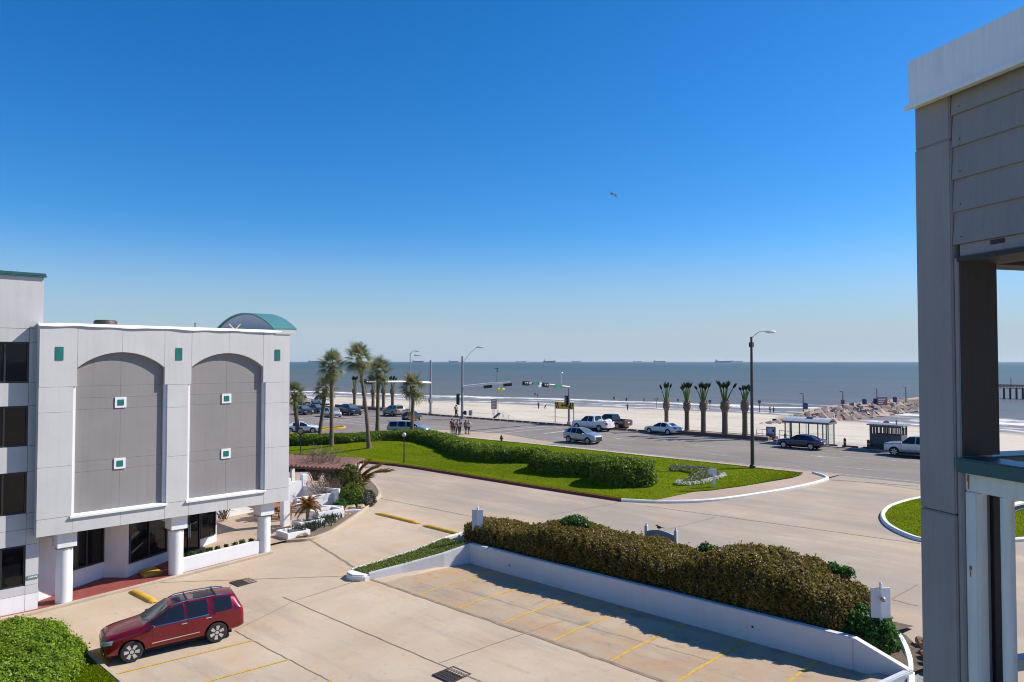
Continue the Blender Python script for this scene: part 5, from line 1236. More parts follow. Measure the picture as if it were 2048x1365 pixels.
o = link('ground_cover', leaf_mesh('ground_cover', P + rng.normal(0, .02, P.shape) - np.array(T.location), D, .085, .4, M['leaf_hedge'], rng, 1.2), T); o['kind'] = 'stuff'
m = MB(); m.add([(-30.0, 26.2, 1.4), (-9.2, 26.25, 1.6), (-8.6, 30.6, 1.1), (-30.0, 30.4, .98)], [(0, 1, 2, 3)]); m.build('bed_soil', M['soil'], T)
for x, y in ((1019, 1131), (1505, 1254)):
    p = on_y(x, y, 26.0); m = MB().lathe([(.045, -.012), (.045, -.004), (.03, -.002), (0, -.001)], (p.x, 26.0, p.z), 14, 'y'); m.build('drain_hole', M['well'], T)
# right end: low white kerb sweeping round, gravel wedge, rocks
K2 = smooth_path([tuple(G(*q)[:2]) for q in ((1790, 1268), (1803, 1287), (1814, 1312), (1821, 1342), (1822, 1375), (1818, 1410))])
tag(kerb_mb(K2, .22, .22, lambda a, b: lot_z(b) - .02, r=.05).build('white_kerb', M['whitekerb']), kind='structure')
low_wall([(-7.5, 26.2), (-7.9, 25.0), (-8.5, 23.3)], .2, lambda v: 1.12 + .1 * (v - 26), .3, 'arm_wall', M['wallwhite'], T)
m = MB(); m.sheet([(-7.45, 26.3), (-8.5, 23.3), (-7.1, 23.3), (-6.75, 25.0), (-6.6, 26.6), (-6.9, 28.0), (-7.5, 27.2)], .86); m.build('gravel_bed', M['gravel'], T)
m = MB(); m.sheet([(-10, 26.3), (-7.45, 26.3), (-7.2, 27.2), (-7.9, 28.6), (-8.6, 29.6), (-10, 30.4)], 1.02); m.build('bed_soil', M['soil'], T)
def rock(c, r, seed, sc=(1, 1, .7)):
    m = MB(); m.ball(c, 1, 8, 5, (1, 1, 1)); rr = random.Random(seed)
    q = Euler((rr.uniform(-.3, .3), rr.uniform(-.3, .3), rr.uniform(0, 6))).to_matrix(); 
    for i, v in enumerate(m.v):
        d = Vector(v) - Vector(c); d = Vector((d.x * sc[0], d.y * sc[1], d.z * sc[2])) * r * (1 + .3 * math.sin(d.x * 5 + seed) * math.cos(d.y * 4 + d.z * 3)); m.v[i] = tuple(q @ d + Vector(c))
    m.sm = [False] * len(m.sm); return m
M['brownrock'] = paintmat('brown_sandstone', (.34, .20, .12), .9, .25, 3, .6, 10, .04)
M['tanrock'] = paintmat('tan_sandstone', (.40, .29, .19), .9, .25, 3, .6, 10, .04)
for i, (a, b, r) in enumerate(((-7.35, 27.9, .28), (-7.5, 28.45, .3), (-7.15, 27.4, .24), (-7.9, 29.0, .26), (-7.05, 27.0, .18))):
    tag(rock((a, b, 1.14), r, i, (1.3, 1, .6)).build('rock', M['brownrock']), 'rough brown rock inside the white kerb at the right end of the hedge', 'rock', 'brown rocks inside the white kerb')
# white back-to-back sign boards on posts at either end of the hedge
def twin_sign(name, label, x0, x1, yt, yb, b, lamp):
    p = on_y((x0 + x1) / 2, yb, b); zt = on_y((x0 + x1) / 2, yt, b).z; w = (on_y(x1, yt, b).x - on_y(x0, yt, b).x)
    t = thing(name, label, 'sign', (p.x, p.y, .9)); hw = w / 2
    for s, ang in ((-1, R(-25)), (1, R(62))):
        c = Vector((p.x, p.y)) + Vector((math.cos(ang), math.sin(ang))) * s * 0 + (Vector((.7193, .6947)) * s * hw * .52)
        m = MB(); m.box((c.x, c.y, (zt + p.z) / 2), (hw * 1.15, .05, zt - p.z), rz=R(44) + s * R(8)); m.build('sign_board', M['signgrey'] if s < 0 else M['signwhite'], t, bevel=.008)
    m = MB(); m.tube([(p.x, p.y, .9), (p.x, p.y, zt + .10)], .05, 10); m.lathe([(.06, 0), (.05, .05), (0, .12)], (p.x, p.y, zt + .10), 10); m.build('post', M['signwhite'], t)
    if lamp: m = MB(); m.ball((p.x + .12, p.y + .08 - .2, zt - .35), .09, 8, 6, (1, 1.3, 1)); m.build('lamp', M['galv'], t)
    return t
twin_sign('sign_post', 'white back to back sign boards at the left end of the bronze hedge', 948, 962, 1020, 1062, 26.75, False)
twin_sign('sign_post', 'white sign boards rising from the green shrub at the right end of the wall', 1743, 1781, 1176, 1236, 27.4, True)
# teal arched sign top behind the hedge
p0, p1 = on_y(1293, 1062, 30.6), on_y(1352, 1075, 30.6); zt = on_y(1293, 1052, 30.6).z; c = (p0 + p1) / 2; wd = (p1 - p0).length
t = thing('entrance_sign', 'grey green arched sign top between two posts behind the bronze hedge', 'sign', (c.x, c.y, .9)); hl = wd / 2
m = MB(); pts = [(u, .10 + .16 * (1 - (u / hl) ** 2)) for u in [-hl + wd * i / 12 for i in range(13)]]
ax = Vector((p1.x - p0.x, p1.y - p0.y)).normalized()
m.prism(pts + [(hl, -1.4), (-hl, -1.4)], -.06, .06, lambda u, v, h: (c.x + ax.x * u - ax.y * h, c.y + ax.y * u + ax.x * h, zt - .35 + v)); m.build('panel', plain('grey_green_sign', (.27, .33, .33), .6), t)
for u in (-hl, hl): m = MB(); q = Vector((c.x, c.y)) + ax * u; m.box((q.x, q.y, (zt + .9) / 2), (.14, .14, zt - .9)); m.lathe([(.08, 0), (.03, .08), (.05, .13), (0, .18)], (q.x, q.y, zt), 8); m.build('post', M['signgrey'], t)
def bird(loc, s, label, rz, flying):
    t = thing('bird', label, 'bird', loc, rz); m = MB()
    if flying:
        m.lathe([(0, -.30), (.05, -.24), (.075, -.05), (.07, .08), (.045, .17), (.05, .22), (.035, .27), (.012, .30), (.008, .36), (0, .37)], (0, 0, 0), 12, 'x'); m.build('body', plain('gull_white', (.62, .62, .60), .7), t, world=False)
        for sd in (-1, 1):
            w = MB(); P = [(.10, 0, .03), (.16, .28, .17), (.02, .62, .08), (-.12, .72, .03), (-.06, .42, .07), (-.10, .2, .12), (-.10, 0, .03)]
            V = [(x, sd * y, z + .008) for x, y, z in P] + [(x, sd * y, z - .008) for x, y, z in P]; n = len(P)
            w.add(V, [(i, (i + 1) % n, n + (i + 1) % n, n + i) for i in range(n)]); 
            for F in ((0, 1, 5, 6), (1, 2, 4, 5), (2, 3, 4)): w.add([V[i] for i in F], [tuple(range(len(F)))]); w.add([V[n + i] for i in F], [tuple(range(len(F)))])
            w.build('wing', plain('gull_grey', (.10, .10, .11), .7), t, world=False)
        w = MB(); w.prism([(-.26, -.05), (-.44, -.10), (-.44, .10), (-.26, .05)], -.008, .008); w.build('tail', M['darktrim'], t, world=False)
    else:
        m.ball((0, 0, .14), .08, 10, 6, (1.5, .9, .9)); m.ball((.10, 0, .22), .045, 8, 6); m.bar((.13, 0, .22), (.19, 0, .21), .02); m.bar((-.08, 0, .15), (-.26, 0, .12), .05, .02); m.build('body', M['darktrim'], t, world=False)
        m = MB(); m.bar((.02, .02, 0), (.02, .02, .1), .012); m.bar((.02, -.02, 0), (.02, -.02, .1), .012); m.build('leg', M['iron'], t, world=False)
    t.scale = (s, s, s); return t
q = Vector((c.x, c.y)) + ax * (-hl * .12); bird((q.x, q.y, zt - .10), 1, 'small dark bird perched on the arched sign top behind the hedge', R(200), False)
b_ = bird(at_dist(1226, 391, 62), .8, 'lone gull flying in the blue sky above the sea', R(150), True); b_.rotation_euler = Euler((R(24), R(4), R(168)))
# storm drain grates
def grate(x, y, n, label):
    p = G(x, y); t = thing('drain_grate', label, 'grate', p); s = .95
    m = MB(); h = s / 2; z = p.z + .012
    for a0, a1, b0, b1 in ((-h, h, -h, -h + .06), (-h, h, h - .06, h), (-h, -h + .06, -h + .06, h - .06), (h - .06, h, -h + .06, h - .06)): m.bx(p.x + a0, p.x + a1, p.y + b0, p.y + b1, z - .03, z + .012)
    m.build('frame', M['iron'], t)
    m = MB(); m.bx(p.x - h + .06, p.x + h - .06, p.y - h + .06, p.y + h - .06, z - .03, z - .008); m.build('pit', M['well'], t)
    for k in range(1, n): u = -h + s * k / n; m = MB(); m.bx(p.x + u - .018, p.x + u + .018, p.y - h + .06, p.y + h - .06, z - .006, z + .008); m.build('bar', M['iron'], t)
    for k in range(1, 5): u = -h + s * k / 5; m = MB(); m.bx(p.x - h + .06, p.x + h - .06, p.y + u - .02, p.y + u + .02, z - .005, z + .006); m.build('cross_bar', M['iron'], t)
grate(487, 1165, 8, 'square iron drain grate in the lane behind the red car'); grate(904, 1350, 8, 'square iron drain grate at the bottom edge of the lane')
# yellow rounded speed humps
def hump(pa, pb, label):
    a, b = Vector(pa), Vector(pb); d = (b - a).normalized(); n = Vector((-d.y, d.x)); m = MB(); V = []; k = 9; N_ = 9
    L = (b - a).length
    for i in range(N_):
        t = i / (N_ - 1); e = min(1, min(t, 1 - t) * L / .22 + .25); c = a.lerp(b, t)
        for j in range(k): u = -1 + 2 * j / (k - 1); q = c + n * u * .20 * (.7 + .3 * e); V.append((q.x, q.y, lot_z(q.y) + .004 + .13 * e * max(0, 1 - u * u) ** .6))
    m.add(V, [(i * k + j, (i + 1) * k + j, (i + 1) * k + j + 1, i * k + j + 1) for i in range(N_ - 1) for j in range(k - 1)], True)
    tag(m.build('speed_hump', M['yellow']), label, 'speed hump', 'yellow humps on the driveway')
hump((-37.3, 12.85), (-34.75, 12.95), 'yellow painted hump on the lane just behind the red car'); hump((-40.7, 29.2), (-36.2, 29.2), 'yellow painted hump on the driveway nearest the patio bed')
hump((-35.6, 29.1), (-31.6, 29.05), 'yellow painted hump ending against the bronze hedge'); hump((-31.0, 9.35), (-29.4, 9.3), 'yellow wheel stop in front of the red car by the bush')
# low stone edged bed at the right (behind the post)
t = thing('stone_planter', 'low stone wall with white coping on the right hand lawn', 'planter', tuple(G(2035, 1020)))
pA, pB = G(2000, 1038), G(2075, 1012); d = (pB - pA).normalized(); n2 = Vector((-d.y, d.x, 0)) * 1
for i in range(12):
    for r_ in range(2): c2 = pA.lerp(pB, (i + .5 + .3 * r_) / 12.4); m = MB(); m.box((c2.x, c2.y, c2.z + .2 + r_ * .16), ((pB - pA).length / 13, .25, .15), rz=math.atan2(d.y, d.x)); m.build('stone', M['gravel'], t, bevel=.03)
m = MB(); c2 = (pA + pB) / 2; m.box((c2.x, c2.y, c2.z + .52), ((pB - pA).length + .1, .4, .10), rz=math.atan2(d.y, d.x)); m.build('coping', M['whitekerb'], t)
m = MB(); c2 = c2 + n2 * 1.2; m.box((c2.x, c2.y, c2.z + .3), ((pB - pA).length, 2, .3), rz=math.atan2(d.y, d.x)); m.build('soil', M['soil'], t)
# ------------------------------------------------------------------ patio bed beside the hotel
BK = smooth_path([(-39.05, 21.8), (-38.32, 22.87), (-38.7, 24.4), (-39.5, 25.65), (-41.52, 28.49), (-43.62, 30.98), (-44.6, 32.2), (-46.5, 33.6), (-50, 35.4), (-56, 38)])
tag(kerb_mb(BK, .2, .16, kz).build('bed_kerb', M['slab']), kind='structure')
m = MB(); bp = [p for p in BK]; back = [(-58, 38), (-50, 31), (-45.5, 28.5), (-43, 26), (-40.4, 23.0)]
m.sheet(bp + back, lambda a, b: lot_z(b) + .15); tag(m.build('planting_bed', M['mulch']), kind='structure')
wbox = lambda u, v, h: (u, v, h)
def white_box(a0, a1, b0, b1, h, label, cloth=False):
    z = lot_z(b0); t = thing('planter_box', label, 'planter', ((a0 + a1) / 2, (b0 + b1) / 2, z), group='white planter boxes stepping along the patio'); w = .14
    m = MB(); m.bx(a0, a1, b0, b0 + w, z - .1, z + h); m.bx(a0, a1, b1 - w, b1, z - .1, z + h); m.bx(a0, a0 + w, b0 + w, b1 - w, z - .1, z + h); m.bx(a1 - w, a1, b0 + w, b1 - w, z - .1, z + h); m.build('walls', M['white'], t)
    m = MB(); m.bx(a0 + w, a1 - w, b0 + w, b1 - w, z, z + h - .2); m.build('soil', M['gravel'] if cloth else M['mulch'], t)
    if cloth: m = rock(((a0 + a1) / 2, (b0 + b1) / 2, z + h - .15), .42, 4, (1.0, 1.1, .35)); m.sm = [True] * len(m.sm); m.build('grey_cover', M['galv'], t)
white_box(-40.35, -39.0, 21.85, 23.3, .48, 'nearest white planter box, holding a grey cover', True)
white_box(-41.2, -40.2, 23.35, 25.0, .62, 'middle white planter box with the dead orange palm', True)
white_box(-42.3, -41.0, 25.05, 26.9, .80, 'farthest and highest white planter box in the patio bed')
# stepped patio walls
PW = thing('patio_wall', 'stepped white rendered patio wall with long pergola shadows', 'wall', (-45, 27, .8))
def pw(p, q, h, nm='wall'):
    p, q = Vector(p), Vector(q); d = (q - p).normalized(); n = Vector((-d.y, d.x)) * .11
    m = MB(); m.prism([tuple(p + n), tuple(q + n), tuple(q - n), tuple(p - n)], .5, h); m.build(nm, M['white'], PW, bevel=.015)
pw((-47.6, 20.6), (-47.6, 27.9), 2.55); pw((-47.7, 27.8), (-44.6, 28.9), 2.15); pw((-45.2, 25.9), (-45.0, 29.0), 1.85); pw((-45.2, 25.8), (-42.2, 27.6), 1.45); pw((-42.9, 26.3), (-41.6, 28.6), 1.18)
m = MB(); m.bx(-47.85, -47.45, 27.7, 28.1, .6, 2.95); m.build('pillar', M['white'], PW, bevel=.02)
# pergola with brown slats
pz = 3.35; q = [on_z(x, y, pz) for x, y in ((520, 968), (672, 958), (690, 945), (560, 934))]
t = thing('pergola', 'low brown wooden pergola with closely spaced slats beside the patio', 'pergola', (q[0].x, q[0].y, .8))
A0, A1, A2, A3 = (-58.0, 24.0), (-45.4, 29.7), (-48.8, 34.0), (-60.5, 28.5)
lp = lambda p, q, s: Vector((p[0] + (q[0] - p[0]) * s, p[1] + (q[1] - p[1]) * s))
for s in (.12, .5, .88):
    a, b = lp(A0, A3, s), lp(A1, A2, s); m = MB(); m.bar((a.x, a.y, pz - .16), (b.x, b.y, pz - .16), .12, .22); m.build('beam', M['wood'], t)
ns = 40
for k in range(ns):
    s = (k + .5) / ns; a, b = lp(A0, A1, s), lp(A3, A2, s); m = MB(); m.bar((a.x, a.y, pz + .02), (b.x, b.y, pz + .02 + random.uniform(-.015, .015)), .17, .12); m.build('slat', M['wood'], t)
for s, u in ((.97, .1), (.97, .9), (.5, .1), (.5, .9), (.04, .1), (.04, .9)):
    a = lp(lp(A0, A1, s), lp(A3, A2, s), u); m = MB(); m.box((a.x, a.y, 1.9), (.28, .28, 2.6)); m.build('post', M['white'], t)
# picnic tables
def picnic(a, b, z, rz, label):
    t = thing('picnic_table', label, 'picnic table', (a, b, z), rz, 'brown picnic tables on the patio')
    for k in range(5): m = MB(); m.bx(-.9, .9, -.38 + k * .155, -.25 + k * .155, .72, .76); m.build('plank', M['orangewood'], t, world=False)
    for s in (-1, 1):
        for k in (0, 1): m = MB(); m.bx(-.9, .9, s * .66 - .13 + k * .145, s * .66 - .005 + k * .145, .42, .46); m.build('seat_plank', M['orangewood'], t, world=False)
    for s in (-1, 1):
        m = MB(); x = s * .62
        for u in (-1, 1): m.bar((x, u * .68, 0), (x, u * .2, .72), .06, .1)
        m.bar((x, -.78, .39), (x, .78, .39), .05, .08); m.build('leg_frame', M['wood'], t, world=False)
    return t
for x, y, rz, lab in ((583, 1030, 20, 'brown picnic table nearest the dead orange palm'), (566, 1040, 75, 'brown picnic table under the hotel overhang beside the pier'), (595, 1042, 60, 'dark brown picnic table behind the low white planter boxes')):
    p = G(x, y); picnic(p.x - 1.0, p.y - .6, p.z + .14, R(rz), lab)
# plants of the bed
def blades(name, label, cat, loc, n, h, spread, mat, seed, w=.03, arch=.6, group=None):
    r = random.Random(seed); t = thing(name, label, cat, loc, group=group); m = MB()
    for i in range(n):
        a = r.uniform(0, 6.28); b = Vector((r.gauss(0, spread * .35), r.gauss(0, spread * .35), 0)); d = Vector((math.cos(a), math.sin(a), 0)); H_ = h * r.uniform(.6, 1.1); o = arch * H_ * r.uniform(.3, 1.1); s = Vector((-d.y, d.x, 0)) * w
        p1, p2 = b + d * o * .4 + Vector((0, 0, H_ * .7)), b + d * o * 1.1 + Vector((0, 0, H_ * (1 - .35 * r.random())))
        m.add([b - s, b + s, p1 + s, p1 - s, p2], [(0, 1, 2, 3), (3, 2, 4)])
    o = m.build('blades', mat, t, world=False); o['kind'] = 'stuff'; return t
for i, (x, y, h, sp) in enumerate(((600, 1075, .7, .9), (618, 1068, .75, .9), (636, 1060, .8, 1.0), (655, 1052, .8, .9), (668, 1045, .6, .7))):
    p = G(x, y); blades('grass_clump', ('spiky grey green grass clump beside the nearest white planter box', 'spiky grass clump second from the nearest white planter box', 'spiky grass clump in the middle of the bed kerb row', 'spiky grass clump fourth along the bed kerb, near the tan rocks', 'smallest spiky grass clump, farthest along the bed kerb')[i], 'plant', (p.x - .5, p.y + .3, p.z + .15), 190, h * .75, sp, M['leaf_grey'], i, group='grey green grass clumps along the bed kerb')
def pshrub(x, y, r, sc, mat, label, seed, dens=650, size=.11, up=0.6, depth=.12, core='twig'):
    p = G(x, y); c = (p.x, p.y, p.z + r * sc[2] * up + .1); return shrub('shrub', label, 'shrub', ball_shell(c, r, sc, seed, .14), c, mat, M[core], dens, size, .55, depth, seed + 100)
pshrub(692, 1000, 1.15, (1, 1, .95), M['leaf_olive'], 'round olive green shrub, tallest in the patio bed', 1, 600, .12, 1.2)
pshrub(706, 1014, .85, (1.1, 1, .9), M['leaf_lime'], 'bright lime green shrub in front of the olive shrub', 2, 700, .12, .8)
pshrub(727, 1012, .8, (1.1, 1.2, .75), M['drytwig'] and M['leaf_grey'], 'dull grey brown dead shrub at the tip of the patio bed', 3, 500, .10, .6, core='drytwig')
for i, (x, y, r) in enumerate(((680, 1022, .5), (693, 1018, .55), (708, 1018, .45), (668, 1034, .3))):
    pshrub(x, y, r, (1.1, 1, .8), M['leaf_bright'] if i != 3 else M['leaf_lime'], ('leafy green plant at the left of the low green row in the bed', 'leafy green plant in the middle of the low green row in the bed', 'leafy green plant below the lime shrub', 'tiny lime green plant near the highest white planter box')[i], 10 + i, 520, .13, .6)
def dead_bush(loc, h, n, label, seed):
    r = random.Random(seed); t = thing('dead_shrub', label, 'shrub', loc); m = MB()
    for i in range(n):
        a = r.uniform(0, 6.28); p = Vector((r.gauss(0, .12), r.gauss(0, .12), 0)); d = Vector((math.cos(a) * r.uniform(.1, .8), math.sin(a) * r.uniform(.1, .8), 1)).normalized(); pts = [p]
        for k in range(4): p = p + d * h * .26; d = (d + Vector((r.gauss(0, .35), r.gauss(0, .35), r.gauss(-.1, .25)))).normalized(); pts.append(p)
        m.tube(pts, [.028, .022, .016, .011, .006], 4, False)
        for k in range(3): q = pts[2 + k % 3]; e = q + Vector((r.gauss(0, .3), r.gauss(0, .3), r.uniform(.05, .4))); m.tube([q, (q + e) / 2 + Vector((0, 0, .05)), e], [.012, .009, .004], 3, False)
    o = m.build('branches', M['drytwig'], t, world=False); return t
for i, (x, y, h, lab) in enumerate(((652, 1010, 1.9, 'tangle of bare brown branches in front of the white patio wall'), (668, 1006, 1.6, 'bare brown shrub against the olive green shrub'), (660, 990, 2.4, 'bare brown shrub reaching up to the pergola edge'), (632, 985, 2.6, 'bare climbing branches over the pergola roof'))):
    p = G(x, y); dead_bush((p.x, p.y, p.z + .1 + (.8 if i > 1 else 0)), h, 85, lab, i)
def feather(seed, L, mat):
    r = random.Random(seed); m = MB(); sp = [Vector((L * s * (1 - .15 * s), 0, L * (.55 * s - .75 * s * s))) for s in [i / 8 for i in range(9)]]; m.tube(sp, [.03 * (1 - i / 10) for i in range(9)], 5)
    for i in range(2, 26):
        s = i / 26; p = Vector((L * s * (1 - .15 * s), 0, L * (.55 * s - .75 * s * s)))
        for q in (-1, 1):
            e = p + Vector((.22 * L, q * .26 * L * (1.1 - s), -.12 * L * r.uniform(.6, 1.6))); w = Vector((.03 * L, 0, .01)); m.add([p - w, p + w, e], [(0, 1, 2)])
    return m
FEA = [mesh_of(feather(i, 1.0, None), 'dry_frond', M['palmdry']) for i in range(2)]
t = thing('dead_palm', 'dead orange brown palm with drooping fronds in the white planter box', 'palm tree', (-40.7, 24.1, .95))
MB().tube([(0, 0, 0), (.03, 0, .6), (.0, .05, 1.25)], [.13, .11, .12], 8).build('trunk', M['palmboot'], t, world=False)
for k in range(26):
    o = link('dry_frond', FEA[k % 2], t); o.location = (0, .05, 1.2); o.rotation_euler = Euler((random.uniform(-.5, .5), R(-58 + 3.5 * k + random.uniform(-12, 12)), k * 2.4)); s = random.uniform(.75, 1.1); o.scale = (s, s, s)
p = G(712, 1000); t = thing('dead_palm', 'sparse dry palm fronds sticking up behind the olive shrub', 'palm tree', (p.x - 1.2, p.y + .8, p.z + .2))
for k, (az, el, s) in enumerate(((40, 62, 3.0), (140, 66, 2.7), (30, 80, 2.8), (44, 48, 3.2), (215, 70, 2.4))):
    o = link('dry_frond', FEA[k % 2], t); o.rotation_euler = Euler((0, R(-el), R(az))); o.scale = (s, s * .32, s)
for i, (x, y, r) in enumerate(((585, 1083, .3), (596, 1082, .28), (607, 1081, .26), (680, 1041, .3), (690, 1036, .34), (668, 1050, .25), (700, 1025, .35), (722, 1022, .3), (648, 1058, .22))):
    p = G(x, y); tag(rock((p.x - .35, p.y + .2, p.z + .2), r, i + 20, (1.4, 1, .5)).build('rock', M['tanrock']), 'flat tan rock lying in the patio bed', 'rock', 'tan rocks scattered in the patio bed')
for i in range(9):
    b = 15.6 + i * .46; c = (-38.34, b, lot_z(b) + .78); shrub('plant', 'small rosette plant in the white planter between the columns', 'plant', ball_shell(c, .15, (1, 1, .7), i, .03, 8, 6), c, M['leaf_bright'] if i < 7 else M['leaf_hedge'], M['twig'], 1400, .08, .55, .05, 200 + i, 'small plants in the white planter between the columns')
p = G(487, 1050); dead = dead_bush((p.x - 1.6, p.y - .6, p.z + .2), 1.3, 30, 'leaning dry stump plant on the patio behind the columns', 9)
# ------------------------------------------------------------------ street furniture
def lamp_head(m, p, d, L=.65): p = Vector(p); d = Vector(d).normalized(); m.bar(p, p + d * L, .24, .12)
def street_light(base, h, arm, rise, label, mat, r0=.13, r1=.08, group=None, head='alu'):
    t = thing('street_light', label, 'street light', base, group=group); a = Vector(arm)
    MB().tube([(0, 0, 0), (0, 0, h)], [r0, r1], 12).build('pole', mat, t, world=False)
    m = MB(); m.lathe([(r0 * 1.5, 0), (r0 * 1.5, .25), (r0, .32)], (0, 0, 0), 12); m.build('base', mat, t, world=False)
    e = a + Vector((0, 0, h + rise)); m = MB(); pts = [Vector((0, 0, h - .15)) + (e - Vector((0, 0, h - .15))) * s + Vector((0, 0, .25 * math.sin(s * 3.1))) for s in (0, .25, .5, .75, 1)]; m.tube(pts, .035, 8); m.build('arm', M['galv'] if mat != M['bronze'] else M['alu'], t, world=False)
    m = MB(); d = a.normalized(); m.tube([e - d * .1, e + d * .15, e + d * .55, e + d * .75], [.06, .13, .13, .05], 8); m.build('lamp_head', M[head], t, world=False); return t
RIGHT = Vector((math.cos(YAW), math.sin(YAW), 0))
def h_at(p, y): return zpix(p, y) - p[2]
def shift(p, dx): c, s = math.cos(YAW), math.sin(YAW); f = -p[0] * s + p[1] * c; return RIGHT * dx * f / FPX
p = GL(1505, 937); p.z = lot_z(p.y) + .1
street_light(p, h_at(p, 674), shift(p, 30), h_at(p, 664) - h_at(p, 674), 'tall dark street light in front of the road at the right', M['bronze'], .16, .09)
m = MB(); z = h_at(p, 690); m.box((p.x, p.y, p.z + z), (.3, .3, .4)); o = m.build('control_box', M['bronze'], COL.objects['street_light'])
# mast-arm traffic signals
def signal_head(name, parent, c, axis, n=3, vertical=False, lit=True, face=(0, -1, 0)):
    c = Vector(c); ax = Vector((0, 0, 1)) if vertical else Vector(axis).normalized(); f = Vector(face); L = .36 * n; m = MB(); side = ax.cross(f)
    mt = Matrix((ax, f, side)).transposed(); m.box(c, (L + .25, .03, .62), m=mt); m.box(c + f * -.12 * -1, (L, .22, .38), m=mt); o = m.build(name, M['darktrim'], parent)
    for k in range(n):
        q = c + ax * (k - (n - 1) / 2) * .36 + f * .235; m = MB(); m.ball(q, .12, 8, 6, (1, 1, 1)); m.build('lens', M['signlens'] if lit else M['darktrim'], o)
    return o
M['signlens'] = plain('pale_signal_lens', (.42, .42, .40), .3)
def mast(base, ytop, name, label, arm_end, arm_y0, heads, lum=None, signs=(), r=.2, face=(0, 1, 0), armmat='alu'):
    base = Vector(base); t = thing('traffic_signal', label, 'traffic signal', base, group='mast arm traffic signals'); h = h_at(base, ytop)
    MB().tube([base, base + Vector((0, 0, h))], [r, r * .72], 14).build('pole', M['galv'], t)
    m = MB(); m.lathe([(r * 1.7, 0), (r * 1.7, .3), (r, .4)], base, 14); m.build('base', M['galv'], t)
    z0 = h_at(base, arm_y0); a = base + Vector((0, 0, z0)); e = Vector(arm_end); MB().tube([a, a.lerp(e, .5) + Vector((0, 0, .1)), e], [.19, .16, .11], 10).build('mast_arm', M[armmat], t)
    for s, drop, n in heads:
        c = a.lerp(e, s) + Vector(face) * .15 + Vector((0, 0, drop)); signal_head('signal_head', t, c, e - a, n, face=face)
    for s, w, hh, mat, drop in signs: c = a.lerp(e, s) + Vector(face) * .18 + Vector((0, 0, drop)); d = e - a; m = MB(); m.box(c, (w, .05, hh), rz=math.atan2(d.y, d.x)); m.build('street_sign', mat, t)
    if lum:
        x, y, ys = lum; q = base + Vector((0, 0, h_at(base, ys))); e2 = q + shift(base, x); e2.z = base.z + h_at(base, y); m = MB(); m.tube([q, q.lerp(e2, .5) + Vector((0, 0, .35)), e2], .04, 8); m.build('lamp_arm', M['alu'], t)
        d = shift(base, x).normalized(); m = MB(); m.tube([e2 - d * .2, e2 + d * .1, e2 + d * .8, e2 + d * 1.0], [.06, .15, .15, .05], 8); m.build('lamp_head', M['alu'], t)
    return t
M['green_sign'] = plain('green_street_sign', (.02, .17, .12), .5)
bA = Vector((-84.6, 76.6, 2.16)); eA = bA + shift(bA, 96) * 1.0; eA.z = zpix(eA, 765)
tA = mast(bA, 713, '', 'mast arm signal pole standing behind the crossing pedestrians', eA, 774, ((.52, -.35, 3), (.93, -.35, 3)), (30, 695, 728))
signal_head('signal_head', tA, bA + shift(bA, -8) + Vector((0, 0, h_at(bA, 799))), (1, 0, 0), 4, True, False); signal_head('pedestrian_signal', tA, bA + shift(bA, 6) + Vector((0, 0, h_at(bA, 826))), (1, 0, 0), 1, False, False)
m = MB(); q = bA.lerp(eA, .72); m.tube([(q.x, q.y, zpix(q, 768)), (q.x, q.y, zpix(q, 738))], .03, 6); q2 = Vector((q.x, q.y, zpix(q, 737))); m.bar(q2 - RIGHT * .4, q2 + RIGHT * .3, .1); m.bar(q2, q2 + Vector((0, 0, -.6)) + RIGHT * .15, .1); m.build('detector', M['green_sign'], tA)
bB = Vector(G(861, 830)); bB.z = 2.24; eB = bB + Vector((-.10, -12.6, 0)); eB.z = zpix(eB, 764)
tB = mast(bB, 721, '', 'mast arm signal pole at the far left with arm reaching over the palms', eB, 766, ((.74, -.1, 3), (.96, -.1, 3)), (-22, 711, 728), ((.85, .75, .75, M['signwhite'], 0),), face=(-1, 0, 0))
m = MB(); m.box(bB + Vector((0, 0, h_at(bB, 802))), (.5, .5, .7)); m.build('control_box', M['galv'], tB)
bC = Vector(G(1138, 850)); bC.z = 2.24; eC = bC + Vector((0, -9.3, 0)); eC = Vector((eC.x, eC.y, 0)); eC.z = zpix(eC, 766.5)
tC = mast(bC, 772, '', 'mast arm signal pole beside the yellow arrow sign at the seawall', eC, 775, ((.97, 0, 3), (.55, 0, 3)), None, ((.26, 1.5, .5, M['green_sign'], 0), (.76, 1.3, .4, M['green_sign'], .1), (.68, .55, .7, M['signgrey'], 0)), .17, face=(1, 0, 0), armmat='galv')
m = MB(); q = bC.lerp(eC, .17); z = zpix(q, 773); m.tube([(q.x, q.y, z), (q.x, q.y, zpix(q, 750))], .03, 6); m.ball((q.x, q.y, zpix(q, 747)), .2, 8, 6, (1.3, 1, .8)); m.build('camera', M['alu'], tC)
signal_head('signal_head', tC, bC + shift(bC, -4) + Vector((0, -.1, h_at(bC, 801))), (1, 0, 0), 3, True, True); signal_head('pedestrian_signal', tC, bC + shift(bC, 5) + Vector((0, -.2, h_at(bC, 814))), (1, 0, 0), 1, False, False)
p = G(820, 832); p = Vector((p.x, p.y, 2.24)); street_light(p, h_at(p, 707), shift(p, 10), .35, 'slim grey street light behind the rightmost palm', M['galv'], .11, .07)
